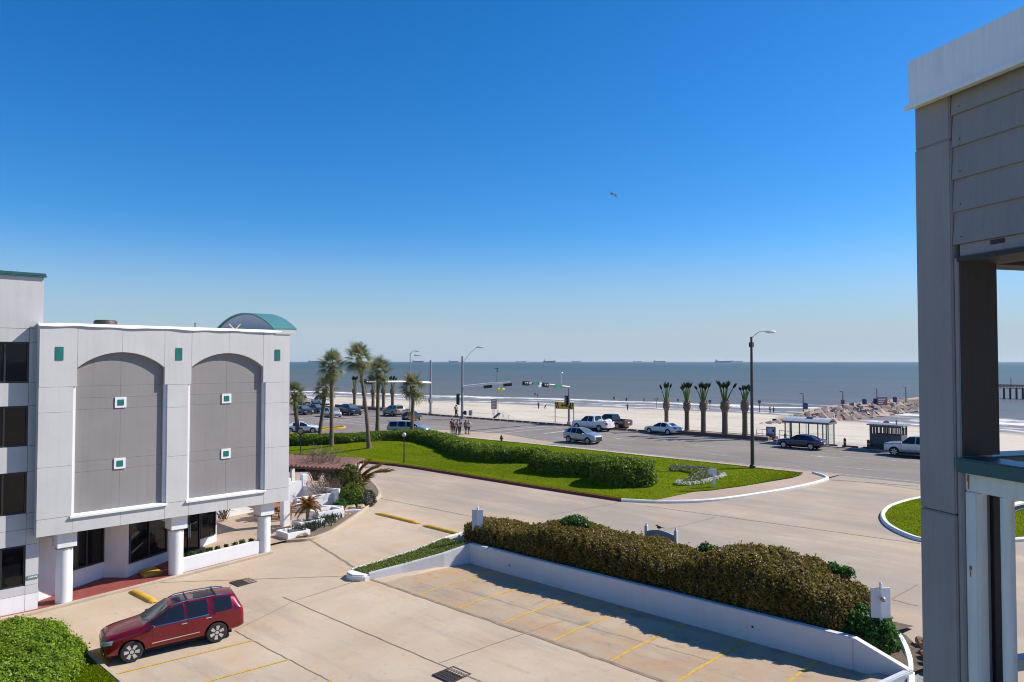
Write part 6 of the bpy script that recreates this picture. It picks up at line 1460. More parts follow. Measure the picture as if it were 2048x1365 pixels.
# yellow arrow board
q0, q1 = G(1110, 848), G(1146, 849); q1 = on_y(1147, 849, q0.y); q0.z = q1.z = 2.24
t = thing('arrow_sign', 'yellow double arrow warning board with black chevrons on two posts', 'sign', ((q0.x + q1.x) / 2, q0.y, 2.24)); zt, zb_ = zpix(q0, 804), zpix(q0, 817.5)
MB().bx(q0.x, q1.x, q0.y - .05, q0.y, zb_, zt).build('board', plain('yellow_sign_face', (.86, .50, .03), .5), t)
w = q1.x - q0.x; hh = zt - zb_; yy = q0.y - .06
def flat(poly, nm, mat): m = MB(); m.prism([(q0.x + u * w, zb_ + v * hh) for u, v in poly], yy - .012, yy - .002, lambda u, v, h: (u, h, v)); m.build(nm, mat, t)
for u in (.02, .12, .80, .90): flat([(u, 1), (u + .05, 1), (u + .05 + (.1 if u < .5 else -.1) * .0 + .06 * (1 if u < .5 else -1), 0), (u + .06 * (1 if u < .5 else -1), 0)] if u < .5 else [(u + .05, 1), (u + .1, 1), (u + .04, 0), (u - .01, 0)], 'chevron', M['darktrim'])
flat([(.34, .5), (.43, .85), (.43, .6), (.63, .6), (.63, .85), (.72, .5), (.63, .15), (.63, .4), (.43, .4), (.43, .15)], 'arrow', M['darktrim'])
for q in (q0, q1): MB().bx(q.x - .05, q.x + .05, q.y + .002, q.y + .1, 2.2, zt).build('post', M['galv'], t)
# lamp posts on the lawn
def lawn_lamp(x, yb, yt, label, disc):
    p = GL(x, yb); t = thing('lawn_lamp', label, 'lamp post', p, group='black lamp posts on the lawn'); h = h_at(p, yt)
    MB().tube([(0, 0, 0), (0, 0, h - .3)], [.06, .045], 10).build('post', M['black'], t, world=False)
    if disc: m = MB(); m.lathe([(0, -.06), (.34, -.05), (.38, 0), (.34, .05), (0, .06)], (0, 0, h - .35), 18, 'y'); o = m.build('disc', M['black'], t, world=False); m = MB(); m.lathe([(.24, -.085), (.24, -.063), (0, -.062)], (0, 0, h - .35), 16, 'y'); m.build('face', plain('tan_disc_face', (.40, .33, .24), .6), t, world=False); t.rotation_euler = (0, 0, YAW)
    else: m = MB(); m.ball((0, 0, h - .18), .2, 12, 8); o = m.build('globe', plain('clear_globe', (.5, .5, .5), .2), t, world=False); m = MB(); m.lathe([(.1, h - .42), (.12, h - .34), (.0, h - .33)], (0, 0, 0), 10); m.build('collar', M['black'], t, world=False)
lawn_lamp(601, 908, 856, 'black post with round tan faced disc near the hotel corner', True); lawn_lamp(808, 926, 866, 'black post with clear globe lamp in the middle of the lawn', False)
# hydrant
p = G(1003, 886); t = thing('fire_hydrant', 'small dark red fire hydrant at the back edge of the lawn', 'fire hydrant', p); M['hyd'] = plain('dark_red_hydrant', (.10, .025, .02), .5)
MB().lathe([(.17, 0), (.17, .06), (.12, .08), (.11, .55), (.16, .57), (.16, .63), (.13, .72), (.05, .80), (.04, .86), (0, .87)], (0, 0, 0), 14).build('body', M['hyd'], t, world=False)
for d in ((1, 0), (-1, 0), (0, -1)): m = MB(); m.tube([(d[0] * .1, d[1] * .1, .45), (d[0] * .22, d[1] * .22, .45)], .07, 8); m.build('outlet', M['hyd'], t, world=False)
# small grey box on white post beside the flower bed
p = GL(1428, 975); t = thing('sign_post', 'small grey box sign on a white post beside the flower bed', 'sign', p); h = h_at(p, 938)
m = MB(); m.box((0, 0, h * .36), (.16, .16, h * .72), rz=YAW); m.build('post', M['white'], t, world=False)
m = MB(); c = -RIGHT * .12; m.box((c.x, c.y, h * .84), (.62, .14, .40), rz=YAW + .15); m.build('box', M['signgrey'], t, world=False, bevel=.02)
# brick planter along the seawall
M['brick'] = paintmat('red_brown_brick', (.24, .105, .075), .9, .25, 5, .5, 14, .01, .3)
def brick_planter(a0, a1, b, h, label):
    t = thing('brick_planter', label, 'planter', ((a0 + a1) / 2, b, 2.24)); n = int((a1 - a0) / 1.5)
    for k in range(n):
        u0, u1 = a0 + (a1 - a0) * k / n, a0 + (a1 - a0) * (k + 1) / n; MB().bx(u0 + .01, u1 - .01, b, b + .25, 2.2, 2.24 + h).build('block', M['brick'], t)
    m = MB(); m.bx(a0, a1, b - .03, b + .3, 2.24 + h, 2.24 + h + .07); m.build('coping', M['walkpale'], t)
    m = MB(); m.bx(a0, a1, b + .26, b + 2.6, 2.2, 2.24 + h - .05); m.build('soil', M['soil'], t)
brick_planter(-48.2, -36.6, 78.6, .38, 'low red brick planter wall below the five trimmed palms'); brick_planter(-124, -104, 79.2, .45, 'low red brick planter wall behind the dark blue car')
M['kerbred'] = paintmat('weathered_red_kerb', (.20, .085, .065), .85, .3, 4, .4, 18, .01, .4)
for k in range(74):
    a = -160 + k * 1.52
    if -125 < a < -103: continue
    tag(MB().bx(a, a + 1.34, 78.25, 78.5, 2.2, 2.42).build('kerb_block', M['kerbred'], bevel=.03), 'weathered red kerb block along the top of the seawall', 'kerb block', 'red kerb blocks along the seawall')
for (x0, y0, x1, y1) in ((1652, 893, 1665, 895), (1674, 896, 1704, 899), (1713, 900, 1744, 903.5), (1538, 884.5, 1556, 886.5)):
    a, b = on_z(x0, y0, 2.24), on_z(x1, y1, 2.24); b.y = a.y = max(78.6, min(a.y, b.y)); tag(MB().bx(a.x, b.x, a.y, a.y + .22, 2.2, 2.4).build('parking_stop', M['kerbred'], bevel=.03), {1652: 'low red parking stop right at the bus shelter post', 1674: 'low red parking stop below the middle yellow bollard', 1713: 'low red parking stop beside the dark booth', 1538: 'short red parking stop below the information board'}[x0], 'parking stop', 'red parking stops by the bus shelter')
for x, y in ((1570.6, 884), (1684, 896), (1730, 900)):
    p = on_z(x, y, 2.24); p.y = max(p.y, 78.4); t = thing('bollard', {1570.6: 'short yellow and black bollard left of the bus shelter', 1684: 'yellow and black bollard right of the bus shelter', 1730: 'yellow and black bollard beside the dark booth'}[x], 'bollard', p, group='yellow and black bollards by the bus stop')
    MB().lathe([(.13, 0), (.13, .45), (0, .451)], (0, 0, 0), 12).build('lower_band', M['black'], t, world=False); MB().lathe([(.132, .45), (.132, .62)], (0, 0, 0), 12).build('yellow_band', M['yellow'], t, world=False); MB().lathe([(.13, .62), (.13, .85), (.06, .92), (0, .93)], (0, 0, 0), 12).build('cap', M['black'], t, world=False)
# bus shelter
t = thing('bus_shelter', 'glass bus shelter with curved pale metal roof behind the blue sedan', 'bus shelter', (-32.4, 79.2, 2.24)); a0, a1, b0, b1 = -34.7, -30.1, 78.7, 80.3
M['shelter'] = plain('grey_green_frame', (.11, .13, .12), .45); M['clear'] = None
n = N('clear_shelter_glass'); n.b.inputs['Transmission Weight'].default_value = 1; n.b.inputs['IOR'].default_value = 1.02; M['clear'] = n.done((.86, .92, .90), .02, None, 0, .5)
for a in (a0, a0 + .9, a0 + 1.9, a0 + 2.9, a0 + 3.8, a1): 
    MB().bx(a - .05, a + .05, b1 - .05, b1 + .05, 2.24, 4.45).build('post', M['shelter'], t)
for a in (a0, a0 + .55, a1 - .55, a1): MB().bx(a - .05, a + .05, b0 - .05, b0 + .05, 2.24, 4.45).build('post', M['shelter'], t)
for k, (u0, u1) in enumerate(((a0, a0 + .9), (a0 + .9, a0 + 1.9), (a0 + 1.9, a0 + 2.9), (a0 + 2.9, a0 + 3.8), (a0 + 3.8, a1))): MB().bx(u0 + .06, u1 - .06, b1 - .01, b1 + .01, 2.5, 4.2).build('pane', M['clear'], t)
for a in (a0, a1): MB().bx(a - .01, a + .01, b0 + .06, b1 - .06, 2.5, 4.2).build('pane', M['clear'], t)
m = MB()
m.bx(a0 - .2, a1 + .2, b0 - .3, b0 - .2, 4.4, 4.6); m.bx(a0 - .2, a1 + .2, b1 + .2, b1 + .3, 4.4, 4.6); m.bx(a0 - .2, a0 - .1, b0 - .2, b1 + .2, 4.4, 4.6); m.bx(a1 + .1, a1 + .2, b0 - .2, b1 + .2, 4.4, 4.6); m.build('roof_frame', M['shelter'], t)
arcs = [((b0 - .28) + (b1 - b0 + .56) * i / 10, 4.6 + .42 * math.sin(math.pi * i / 10)) for i in range(11)]
for k in range(5): u0, u1 = a0 - .18 + (a1 - a0 + .36) * k / 5, a0 - .18 + (a1 - a0 + .36) * (k + 1) / 5; m = MB(); m.prism(arcs + [(y, z - .04) for y, z in reversed(arcs)], u0 + .02, u1 - .02, lambda y, z, h: (h, y, z)); m.build('roof_panel', M['signgrey'], t)
m = MB(); m.bx(a0 + .6, a1 - .8, b1 - .5, b1 - .15, 2.66, 2.72); m.bx(a0 + .8, a0 + .9, b1 - .4, b1 - .2, 2.24, 2.66); m.bx(a1 - 1.1, a1 - 1.0, b1 - .4, b1 - .2, 2.24, 2.66); m.build('bench', M['shelter'], t)
m = MB(); m.bx(a0 + 2.2, a0 + 2.9, b0 + .4, b0 + .9, 5.0, 5.06); m.build('solar_panel', M['glass'], t)
# ticket booth
t = thing('ticket_booth', 'dark grey square booth with a row of small windows by the beach', 'booth', (-24.5, 79, 2.24)); a0, a1, b0, b1 = -26.0, -23.05, 78.7, 80.6; M['booth'] = paintmat('dark_grey_boards', (.095, .095, .10), .7, .12, 2, .3, 14, .01)
for k in range(8): u = a0 + (a1 - a0) * k / 8; MB().bx(u + .008, u + (a1 - a0) / 8 - .008, b0, b0 + .06, 2.24, 3.72).build('board', M['booth'], t)
m = MB(); m.bx(a1 - .06, a1, b0 + .06, b1, 2.24, 3.72); m.bx(a0, a0 + .06, b0 + .06, b1, 2.24, 3.72); m.bx(a0 + .06, a1 - .06, b1 - .06, b1, 2.24, 3.72); m.build('wall', M['booth'], t)
m = MB()
for k in range(9): u = a0 + (a1 - a0 - .12) * k / 8; m.bx(u, u + .12, b0 + .0, b0 + .07, 3.725, 4.45); m.bx(u, u + .12, b1 - .07, b1, 3.725, 4.45)
for k in range(1, 4): v = b0 + (b1 - b0) * k / 4; m.bx(a1 - .08, a1, v - .06, v + .06, 3.725, 4.45); m.bx(a0, a0 + .08, v - .06, v + .06, 3.725, 4.45)
m.bx(a0, a1, b0 - .01, b0 + .08, 4.452, 4.62); m.bx(a0, a1, b1 - .08, b1, 4.452, 4.62); m.build('window_frame', M['booth'], t)
m = MB(); m.bx(a0 + .02, a1 - .02, b0 - .02, b0 - .012, 2.24, 2.75); m.build('kick_plate', M['darktrim'], t)
m = MB(); m.bx(a0 - .2, a1 + .25, b0 - .25, b1 + .25, 4.625, 4.75); m.build('roof', M['galv'], t); m = MB(); m.tube([(a1 - .6, b0 + .6, 4.75), (a1 - .6, b0 + .6, 5.2)], .07, 8); m.build('vent_pipe', M['galv'], t)
# information sign, railings, round signs
p = on_z(1542, 880, 2.24); t = thing('information_sign', 'tall grey information board with white and blue print beside the railing', 'sign', p); h0, h1 = h_at(p, 878), h_at(p, 854); w = .55
m = MB(); m.bx(-w, w, -.04, .04, .15, h1); m.build('board', plain('slate_board', (.13, .14, .17), .5), t, world=False)
m = MB(); m.bx(-.38, .38, -.055, -.045, h1 - .75, h1 - .15); m.build('notice', plain('pale_blue_notice', (.42, .45, .62), .6), t, world=False)
for u in (-w + .1, w - .1): m = MB(); m.bx(u - .03, u + .03, .045, .1, 0, h1); m.build('post', M['galv'], t, world=False)
m = MB(); m.bx(.2, .42, -.055, -.045, .9, 1.15); m.build('notice', plain('yellow_notice', (.6, .5, .1), .6), t, world=False)
def railing(p, q, label, n, h=1.05, group=None):
    p, q = Vector(p), Vector(q); t = thing('railing', label, 'railing', p, group=group)
    for k in range(n + 1): c = p.lerp(q, k / n); m = MB(); m.tube([c, c + Vector((0, 0, h))], .03, 6); m.build('post', M['galv'], t)
    for z in (h, h * .5): m = MB(); m.tube([p + Vector((0, 0, z)), q + Vector((0, 0, z))], .028, 6); m.build('rail', M['galv'], t)
a = on_z(1507, 879, 2.24); a.y = 80.6; b = Vector((-35.6, 80.6, 2.24)); railing((-38.9, 80.6, 2.24), (-36.9, 80.6, 2.24), 'grey pipe railing left of the information board', 3); railing((-36.2, 80.6, 2.24), (-34.9, 80.4, 2.24), 'grey pipe railing right of the information board', 2)
for k, (x0, x1) in enumerate(((1012, 1021), (1031, 1040))):
    p, q = on_z(x0, 830, 2.24), on_z(x1, 840, 2.24); p = Vector((p.x, max(82.3, min(p.y, 84)), 2.24)); q = Vector((p.x + .7, p.y + 3.2, .9)); railing(p, q, ('slanting grey stair rail down to the beach, left one', 'slanting grey stair rail down to the beach, right one')[k], 3, 1.0)
def round_sign(x, yb, yt, b, label, r=.33):
    p = on_y(x, yt, b); z0 = 2.24 if b < 82.5 else beach_z(p.x, p.y); t = thing('round_sign', label, 'sign', (p.x, b, z0)); MB().tube([(0, 0, 0), (0, 0, p.z - z0)], .035, 6).build('post', M['galv'], t, world=False); m = MB(); m.lathe([(0, -.02), (r, -.02), (r, .02), (0, .02)], (0, -.06, p.z - z0), 16, 'y'); m.build('disc', plain('dull_pink_disc', (.36, .27, .25), .6), t, world=False); t.rotation_euler = (0, 0, R(20))
round_sign(1612, 880, 842, 81.8, 'round sign disc showing above the bus shelter roof'); round_sign(1772.5, 880, 848, 81.8, 'round sign disc showing above the dark booth roof')
# ------------------------------------------------------------------ beach things
BZ = lambda x, y: G(x, y, beach_z)
q = on_y(996, 828, 84.5); q.z = beach_z(q.x, q.y); t = thing('flag_pole', 'slim pole with yellow flag flying over the beach', 'flag', q); h = h_at(q, 776)
MB().tube([(0, 0, 0), (0, 0, h)], .035, 6).build('pole', M['galv'], t, world=False)
m = MB(); V = []; 
for i in range(9):
    s = i / 8; o = RIGHT * (s * 1.05) + Vector((-.7, .72, 0)) * .12 * math.sin(s * 7); V += [(o.x, o.y, h - .02 - .12 * s), (o.x, o.y, h - .62 + .30 * s)]
m.add(V, [(2 * i, 2 * i + 2, 2 * i + 3, 2 * i + 1) for i in range(8)], True); fl = m.build('flag', plain('bright_yellow_flag', (.80, .68, .02), .6), t, world=False); fl.modifiers.new('t', 'SOLIDIFY').thickness = .01
def board_sign(x, yb, yt, w, label, col, lines, b=None, z0=None, hfrac=.6):
    p = on_z(x, yb, 2.24) if b is None else on_y(x, yb, b)
    if z0 is not None: p.z = z0
    t = thing('notice_sign', label, 'sign', p, YAW); h = h_at(p, yt); m = MB(); m.bx(-w / 2, w / 2, -.03, .03, h * (1 - hfrac), h); m.build('board', plain('notice_board_' + label[:6], col, .5), t, world=False)
    for k in range(lines): z = h - (k + .8) * h * hfrac / (lines + .6); m = MB(); m.bx(-w * .36, w * random.uniform(.2, .36), -.04, -.032, z - .05, z + .05); m.build('lettering', M['signwhite'] if sum(col) < 1.2 else M['darktrim'], t, world=False)
    m = MB(); m.bx(-.05, .05, .032, .1, 0, h * .98); m.build('post', M['wood'], t, world=False)
board_sign(988, 839, 799, .85, 'tall red and white notice sign by the yellow flag', (.36, .16, .14), 6, 80.5, 2.24, .52); board_sign(941, 834, 821, .62, 'white sandwich board with dark lines standing on the seawall', (.62, .63, .63), 5, 81.2, 2.24, .9)
board_sign(1312.8, 817, 796, 1.1, 'brown notice board standing on the wet sand', (.25, .16, .13), 2, 176, beach_z(-110, 170), .24)
for x, yb, yt, lab in ((1420, 819, 801, 'thin post with small sign in the surf behind the trimmed palms'), (1519, 824, 802, 'thin post with small sign in the surf left of the walking couple')):
    p = on_z(x, yb, -1.9); t = thing('surf_post', lab, 'post', p); h = h_at(p, yt); MB().tube([(0, 0, -1), (0, 0, h)], .09, 8).build('post', M['iron'], t, world=False); m = MB(); m.bx(-.4, .4, -.05, .05, h - .6, h + .1); m.build('sign', plain('plum_sign', (.13, .07, .10), .5), t, world=False)
p = on_z(975, 838, 2.24); t = thing('beach_chair', 'dark green folding chair back standing at the seawall edge', 'chair', (p.x, 81.2, 2.24), R(60)); m = MB(); m.bar((-.5, 0, .05), (.4, 0, .75), 1.1, .08); m.build('backrest', plain('dark_green_cloth', (.03, .06, .04), .8), t, world=False); m = MB(); m.bar((.0, -.5, 0), (.4, -.5, .75), .05); m.bar((.0, .5, 0), (.4, .5, .75), .05); m.build('frame', M['wood'], t, world=False)
# drift heaps beside the planter
for x, y, r, lab in ((1370, 845, 1.0, 'dark green bush on the sand beside the first trimmed palms'), (1303, 844, .7, 'low dune plant on the sand behind the white sedan')):
    p = on_y(x, y, 86); p.z = beach_z(p.x, p.y) + 1.1; shrub('dune_shrub', lab, 'shrub', ball_shell(tuple(p), r, (1.3, 1, .8), 3, .2), tuple(p), M['leaf_olive'], M['twig'], 200, .25, .5, .2, 77)
# ------------------------------------------------------------------ rock groin
M['granite'] = paintmat('pink_granite', (.34, .25, .21), .85, .22, 2.2, .8, 6, .06, .25); M['granite2'] = paintmat('pale_granite', (.42, .335, .275), .85, .2, 2.2, .8, 6, .06, .3)
GR = thing('rock_groin', 'long groin of tilted pink granite slabs running out into the sea', 'groin', (-62, 180, -1))
gl_ = [(-68.5, 124), (-66.3, 150), (-65.2, 180), (-63.4, 215), (-61.5, 250), (-60, 300)]
ga = lambda b: interp([(y, x) for x, y in gl_], b)
m = MB(); V = []; bs = list(range(150, 302, 4))
def gtop(b): return interp([(138, -1.3), (150, -1.0), (160, -.3), (170, .3), (185, .62), (300, .62)], b)
for b in bs:
    for da, z in ((-9, -4), (-2.2, gtop(b) - .25), (.6, gtop(b) - .35), (7.5, -4)): V.append((ga(b) + da, b, z))
m.add(V, [(i * 4 + j, (i + 1) * 4 + j, (i + 1) * 4 + j + 1, i * 4 + j + 1) for i in range(len(bs) - 1) for j in range(3)]); m.build('core', M['soil'], GR)
m = MB(); V = []
for b in bs: V += [(ga(b) - 2.6, b, gtop(b)), (ga(b) + .2, b, gtop(b) + .01), (ga(b) + .2, b, gtop(b) - .3), (ga(b) - 2.6, b, gtop(b) - .3)]
m.add(V, [(i * 4 + j, (i + 1) * 4 + j, (i + 1) * 4 + (j + 1) % 4, i * 4 + (j + 1) % 4) for i in range(len(bs) - 1) for j in range(4)]); m.build('walkway', M['walk'], GR)
r = random.Random(2); slabs = []
for i in range(6):
    mb = MB(); mb.box((0, 0, 0), (r.uniform(2.6, 4.0), r.uniform(1.2, 1.8), r.uniform(.4, .6))); mb.v = [tuple(Vector(v) + Vector((r.uniform(-.25, .25), r.uniform(-.2, .2), r.uniform(-.12, .12)))) for v in mb.v]; o = mb.build('stone', M['granite'] if i % 3 else M['granite2'], bevel=.08); slabs.append(o.data); bpy.data.objects.remove(o)
cnt = 0; lanes = ((.8, -.25), (2.2, -1.0), (3.7, -1.75), (5.0, -2.35))
for i in range(92):
    for lane, (da, dz) in enumerate(lanes):
        b = 139 + 1.0 * i
        if cnt >= 298 or (b < 150 and lane > 1): continue
        bb = b + r.uniform(-.5, .5); z = gtop(bb) + dz + r.uniform(-.15, .12); a = ga(bb) + da + r.uniform(-.4, .4)
        if z < beach_z(a, bb) - .3: z = beach_z(a, bb) - .25 + r.uniform(-.2, .15)
        o = link('stone', slabs[r.randrange(6)], GR); o.location = Vector((a, bb, z)) - GR.location; o.rotation_euler = Euler((R(r.uniform(-8, 22)), R(r.uniform(8, 42)), R(r.uniform(-30, 8) - 38))); s = r.uniform(.5, .8) * (.7 if bb < 150 else 1); o.scale = (s, s, s); cnt += 1
# lamp posts, bins and sign on the groin
for x, yb, yt, lab in ((1606.5, 822, 788, 'black lamp post at the landward start of the groin'), (1686, 815, 784, 'black lamp post with sign, second along the groin'), (1754, 809, 779, 'black lamp post beside the blue bin, third along the groin'), (1812, 804, 775, 'black lamp post farthest out on the groin')):
    p = on_z(x, yb, .62); t = thing('groin_lamp', lab, 'lamp post', p, group='lamp posts along the groin'); h = h_at(p, yt); MB().tube([(0, 0, -.2), (0, 0, h)], [.13, .09], 8).build('pole', M['iron'], t, world=False); m = MB(); m.bar((0, 0, h), RIGHT * -.7 + Vector((0, 0, h + .1)), .2, .12); m.build('lamp_head', M['iron'], t, world=False)
    if x == 1686: m = MB(); m.box((0, 0, 1.2), (.8, .3, 1.0)); m.build('sign', plain('plum_box', (.10, .06, .09), .5), t, world=False)
M['bluebin'] = plain('blue_bin', (.02, .05, .16), .6)
for x, y, lab in ((1611, 815.5, 'blue litter bin beside the first groin lamp post'), (1729, 806.5, 'dark blue litter bin between the second and third groin lamps'), (1751, 805.5, 'blue litter bin standing against the third groin lamp'), (1790, 802, 'blue litter bin farthest out along the groin')):
    p = on_z(x, y + 3, .62); t = thing('litter_bin', lab, 'bin', p, group='blue bins along the groin'); MB().lathe([(.40, 0), (.50, .1), (.55, 1.15), (.58, 1.2)], (0, 0, 0), 12).build('drum', M['bluebin'], t, world=False); MB().lathe([(.52, 1.21), (.5, 1.3), (.2, 1.42), (0, 1.43)], (0, 0, 0), 12).build('lid', M['bluebin'], t, world=False)
p = on_z(1764, 809, .62); t = thing('warning_sign', 'dull red warning board on the groin between the blue bins', 'sign', p, YAW); h = h_at(p, 795); m = MB(); m.bx(-1.3, 1.3, -.05, .05, h - 1.9, h); m.build('board', plain('dull_red_board', (.34, .11, .10), .6), t, world=False); m = MB(); m.bx(-1, -.9, .06, .2, -.3, h); m.bx(.9, 1, .06, .2, -.3, h); m.build('post', M['iron'], t, world=False); m = MB()
for k in range(3): m.bx(-.9, .8 - .3 * k, -.07, -.052, h - .6 - k * .5, h - .35 - k * .5)
m.build('lettering', M['signwhite'], t, world=False)
# fishing pier glimpsed behind the grey post
t = thing('fishing_pier', 'brown timber fishing pier on dark piles far out past the groin', 'pier', (-40, 300, SEA_Z)); D0 = 314
c0 = at_dist(1900, 775, D0); c1 = at_dist(2110, 775, D0); dz = zpix(c0, 774.5)
dv = (Vector((c1.x, c1.y, 0)) - Vector((c0.x, c0.y, 0))); nv = 34; side = Vector((-dv.y, dv.x, 0)).normalized() * 2.2
for k in range(nv): a, b = c0 + dv * k / nv, c0 + dv * (k + .94) / nv; m = MB(); m.bar((a.x, a.y, dz), (b.x, b.y, dz), 4.6, .25); m.build('deck_plank', M['wood'], t)
for k in range(0, nv + 1, 2):
    a = c0 + dv * k / nv
    for s in (-1, 1): m = MB(); q = a + side * s * .9; m.tube([(q.x, q.y, -5), (q.x, q.y, dz - .13)], .3, 8); m.build('pile', M['iron'], t)
    m = MB(); q, q2 = a - side * .9, a + side * .9; m.bar((q.x, q.y, dz - .3), (q2.x, q2.y, dz - .3), .35); m.bar((q.x, q.y, -1), (q2.x, q2.y, dz - .5), .2); m.build('cross_beam', M['iron'], t)
for s in (-1, 1):
    for z in (.45, .8, 1.1): m = MB(); a, b = c0 + side * s, c0 + dv + side * s; m.bar((a.x, a.y, dz + z), (b.x, b.y, dz + z), .1, .12); m.build('rail', M['wood'], t)
    for k in range(nv + 1): m = MB(); a = c0 + dv * k / nv + side * s; m.bar((a.x, a.y, dz), (a.x, a.y, dz + 1.15), .12); m.build('rail_post', M['wood'], t)
for x in (1993, 2022): p = at_dist(x, 770, D0); m = MB(); m.tube([(p.x, p.y, dz), (p.x, p.y, zpix(p, 757))], .12, 6); m.build('lamp_post', M['iron'], t)
# ------------------------------------------------------------------ ships on the horizon
M['ship'] = plain('ship_hull_blue_grey', (.055, .075, .10), .6); M['ship2'] = plain('ship_superstructure', (.34, .36, .38), .6); M['ship3'] = plain('ship_hull_rust', (.12, .08, .075), .6)
for i, (x, w, hpx, D, lab, mat) in enumerate(((630, 25, 4, 10500, 'long low freighter on the horizon left of the palms', 'ship'), (836, 22, 4.5, 10200, 'freighter on the horizon between the slim street light poles', 'ship'), (907, 19, 4, 10800, 'freighter on the horizon just left of the tall signal pole', 'ship'), (1042, 22, 2.8, 12500, 'faint distant ship on the horizon left of centre', 'ship2'),
     (1099, 24, 5.5, 9000, 'ship with tall stern mast, clearest on the horizon', 'ship3'), (1153, 19, 3, 12500, 'faint low ship right of the clearest ship', 'ship2'), (1275, 18, 2.8, 12500, 'faint ship left of the pair of small freighters', 'ship2'), (1319, 23, 4, 11000, 'small freighter on the horizon above the first trimmed palm', 'ship'), (1447, 32, 5, 9500, 'largest dark tanker on the horizon near the street light', 'ship'), (1475, 22, 3.6, 11500, 'paler ship overlapping the stern of the largest tanker', 'ship2'))):
    c = at_dist(x, 724, D); L = w * D / FPX * 1.02; hh = hpx * D / FPX; t = thing('ship', lab, 'ship', (c.x, c.y, SEA_Z + 2), YAW, 'ships anchored along the horizon')
    m = MB(); P = [(-L / 2, -10), (L * .44, -12), (L / 2, 0), (L * .44, 12), (-L / 2, 10)]; m.prism(P, -8, lambda u, v: 3 + hh * .38 + (6 if u > L * .43 else 0)); m.build('hull', M[mat], t, world=False)
    m = MB(); m.bx(-L * .46, -L * .36, -11, 11, 3 + hh * .38, 4 + hh * .8); m.bx(-L * .45, -L * .41, -3, 3, 4 + hh * .8, 5 + hh); m.build('bridge', M['ship2'], t, world=False)
    m = MB(); m.bx(L * .40, L * .405, -1, 1, 13 + hh * .3, 4 + hh * .75); m.bx(-L * .1, -L * .09, -1, 1, 13 + hh * .3, 4 + hh * .6); m.build('mast', M['ship2'], t, world=False)
# median with yellow kerb in the side street
m = MB(); MD = [(-87.5, 44), (-85.9, 46), (-85.4, 52.4), (-84.9, 55.2), (-85.6, 56.2), (-86.8, 56), (-87.4, 52), (-88, 44)]
m.sheet(MD, lambda a, b: lot_z(b) + .15); tag(m.build('median', M['lawn']), kind='structure'); tag(kerb_mb(smooth_path(MD), .28, .2, kz).build('yellow_kerb', M['yellow']), kind='structure')
# ------------------------------------------------------------------ people
M['skin'] = plain('skin', (.36, .21, .15), .6); M['hair'] = plain('dark_hair', (.03, .022, .018), .7); M['hairfair'] = plain('light_hair', (.25, .17, .09), .7)
def skinmesh(name, joints, bones, radii, mat, root=0):
    me = bpy.data.meshes.new(name); me.from_pydata(joints, bones, []); o = link(name, me)
    o.modifiers.new('s', 'SKIN'); sv = me.skin_vertices[0].data if me.skin_vertices else None
    if sv is None:
        bm = bmesh.new(); bm.from_mesh(me); bm.verts.layers.skin.verify(); bm.to_mesh(me); bm.free(); sv = me.skin_vertices[0].data
    for i, r in enumerate(radii): sv[i].radius = r if isinstance(r, tuple) else (r, r); sv[i].use_root = (i == root)
    o.modifiers.new('u', 'SUBSURF').levels = 1
    bpy.context.view_layer.update(); ev = o.evaluated_get(bpy.context.evaluated_depsgraph_get()); nm = bpy.data.meshes.new_from_object(ev); nm.name = name
    bpy.data.objects.remove(o); nm.materials.clear(); nm.materials.append(mat); nm.polygons.foreach_set('use_smooth', [True] * len(nm.polygons)); return nm
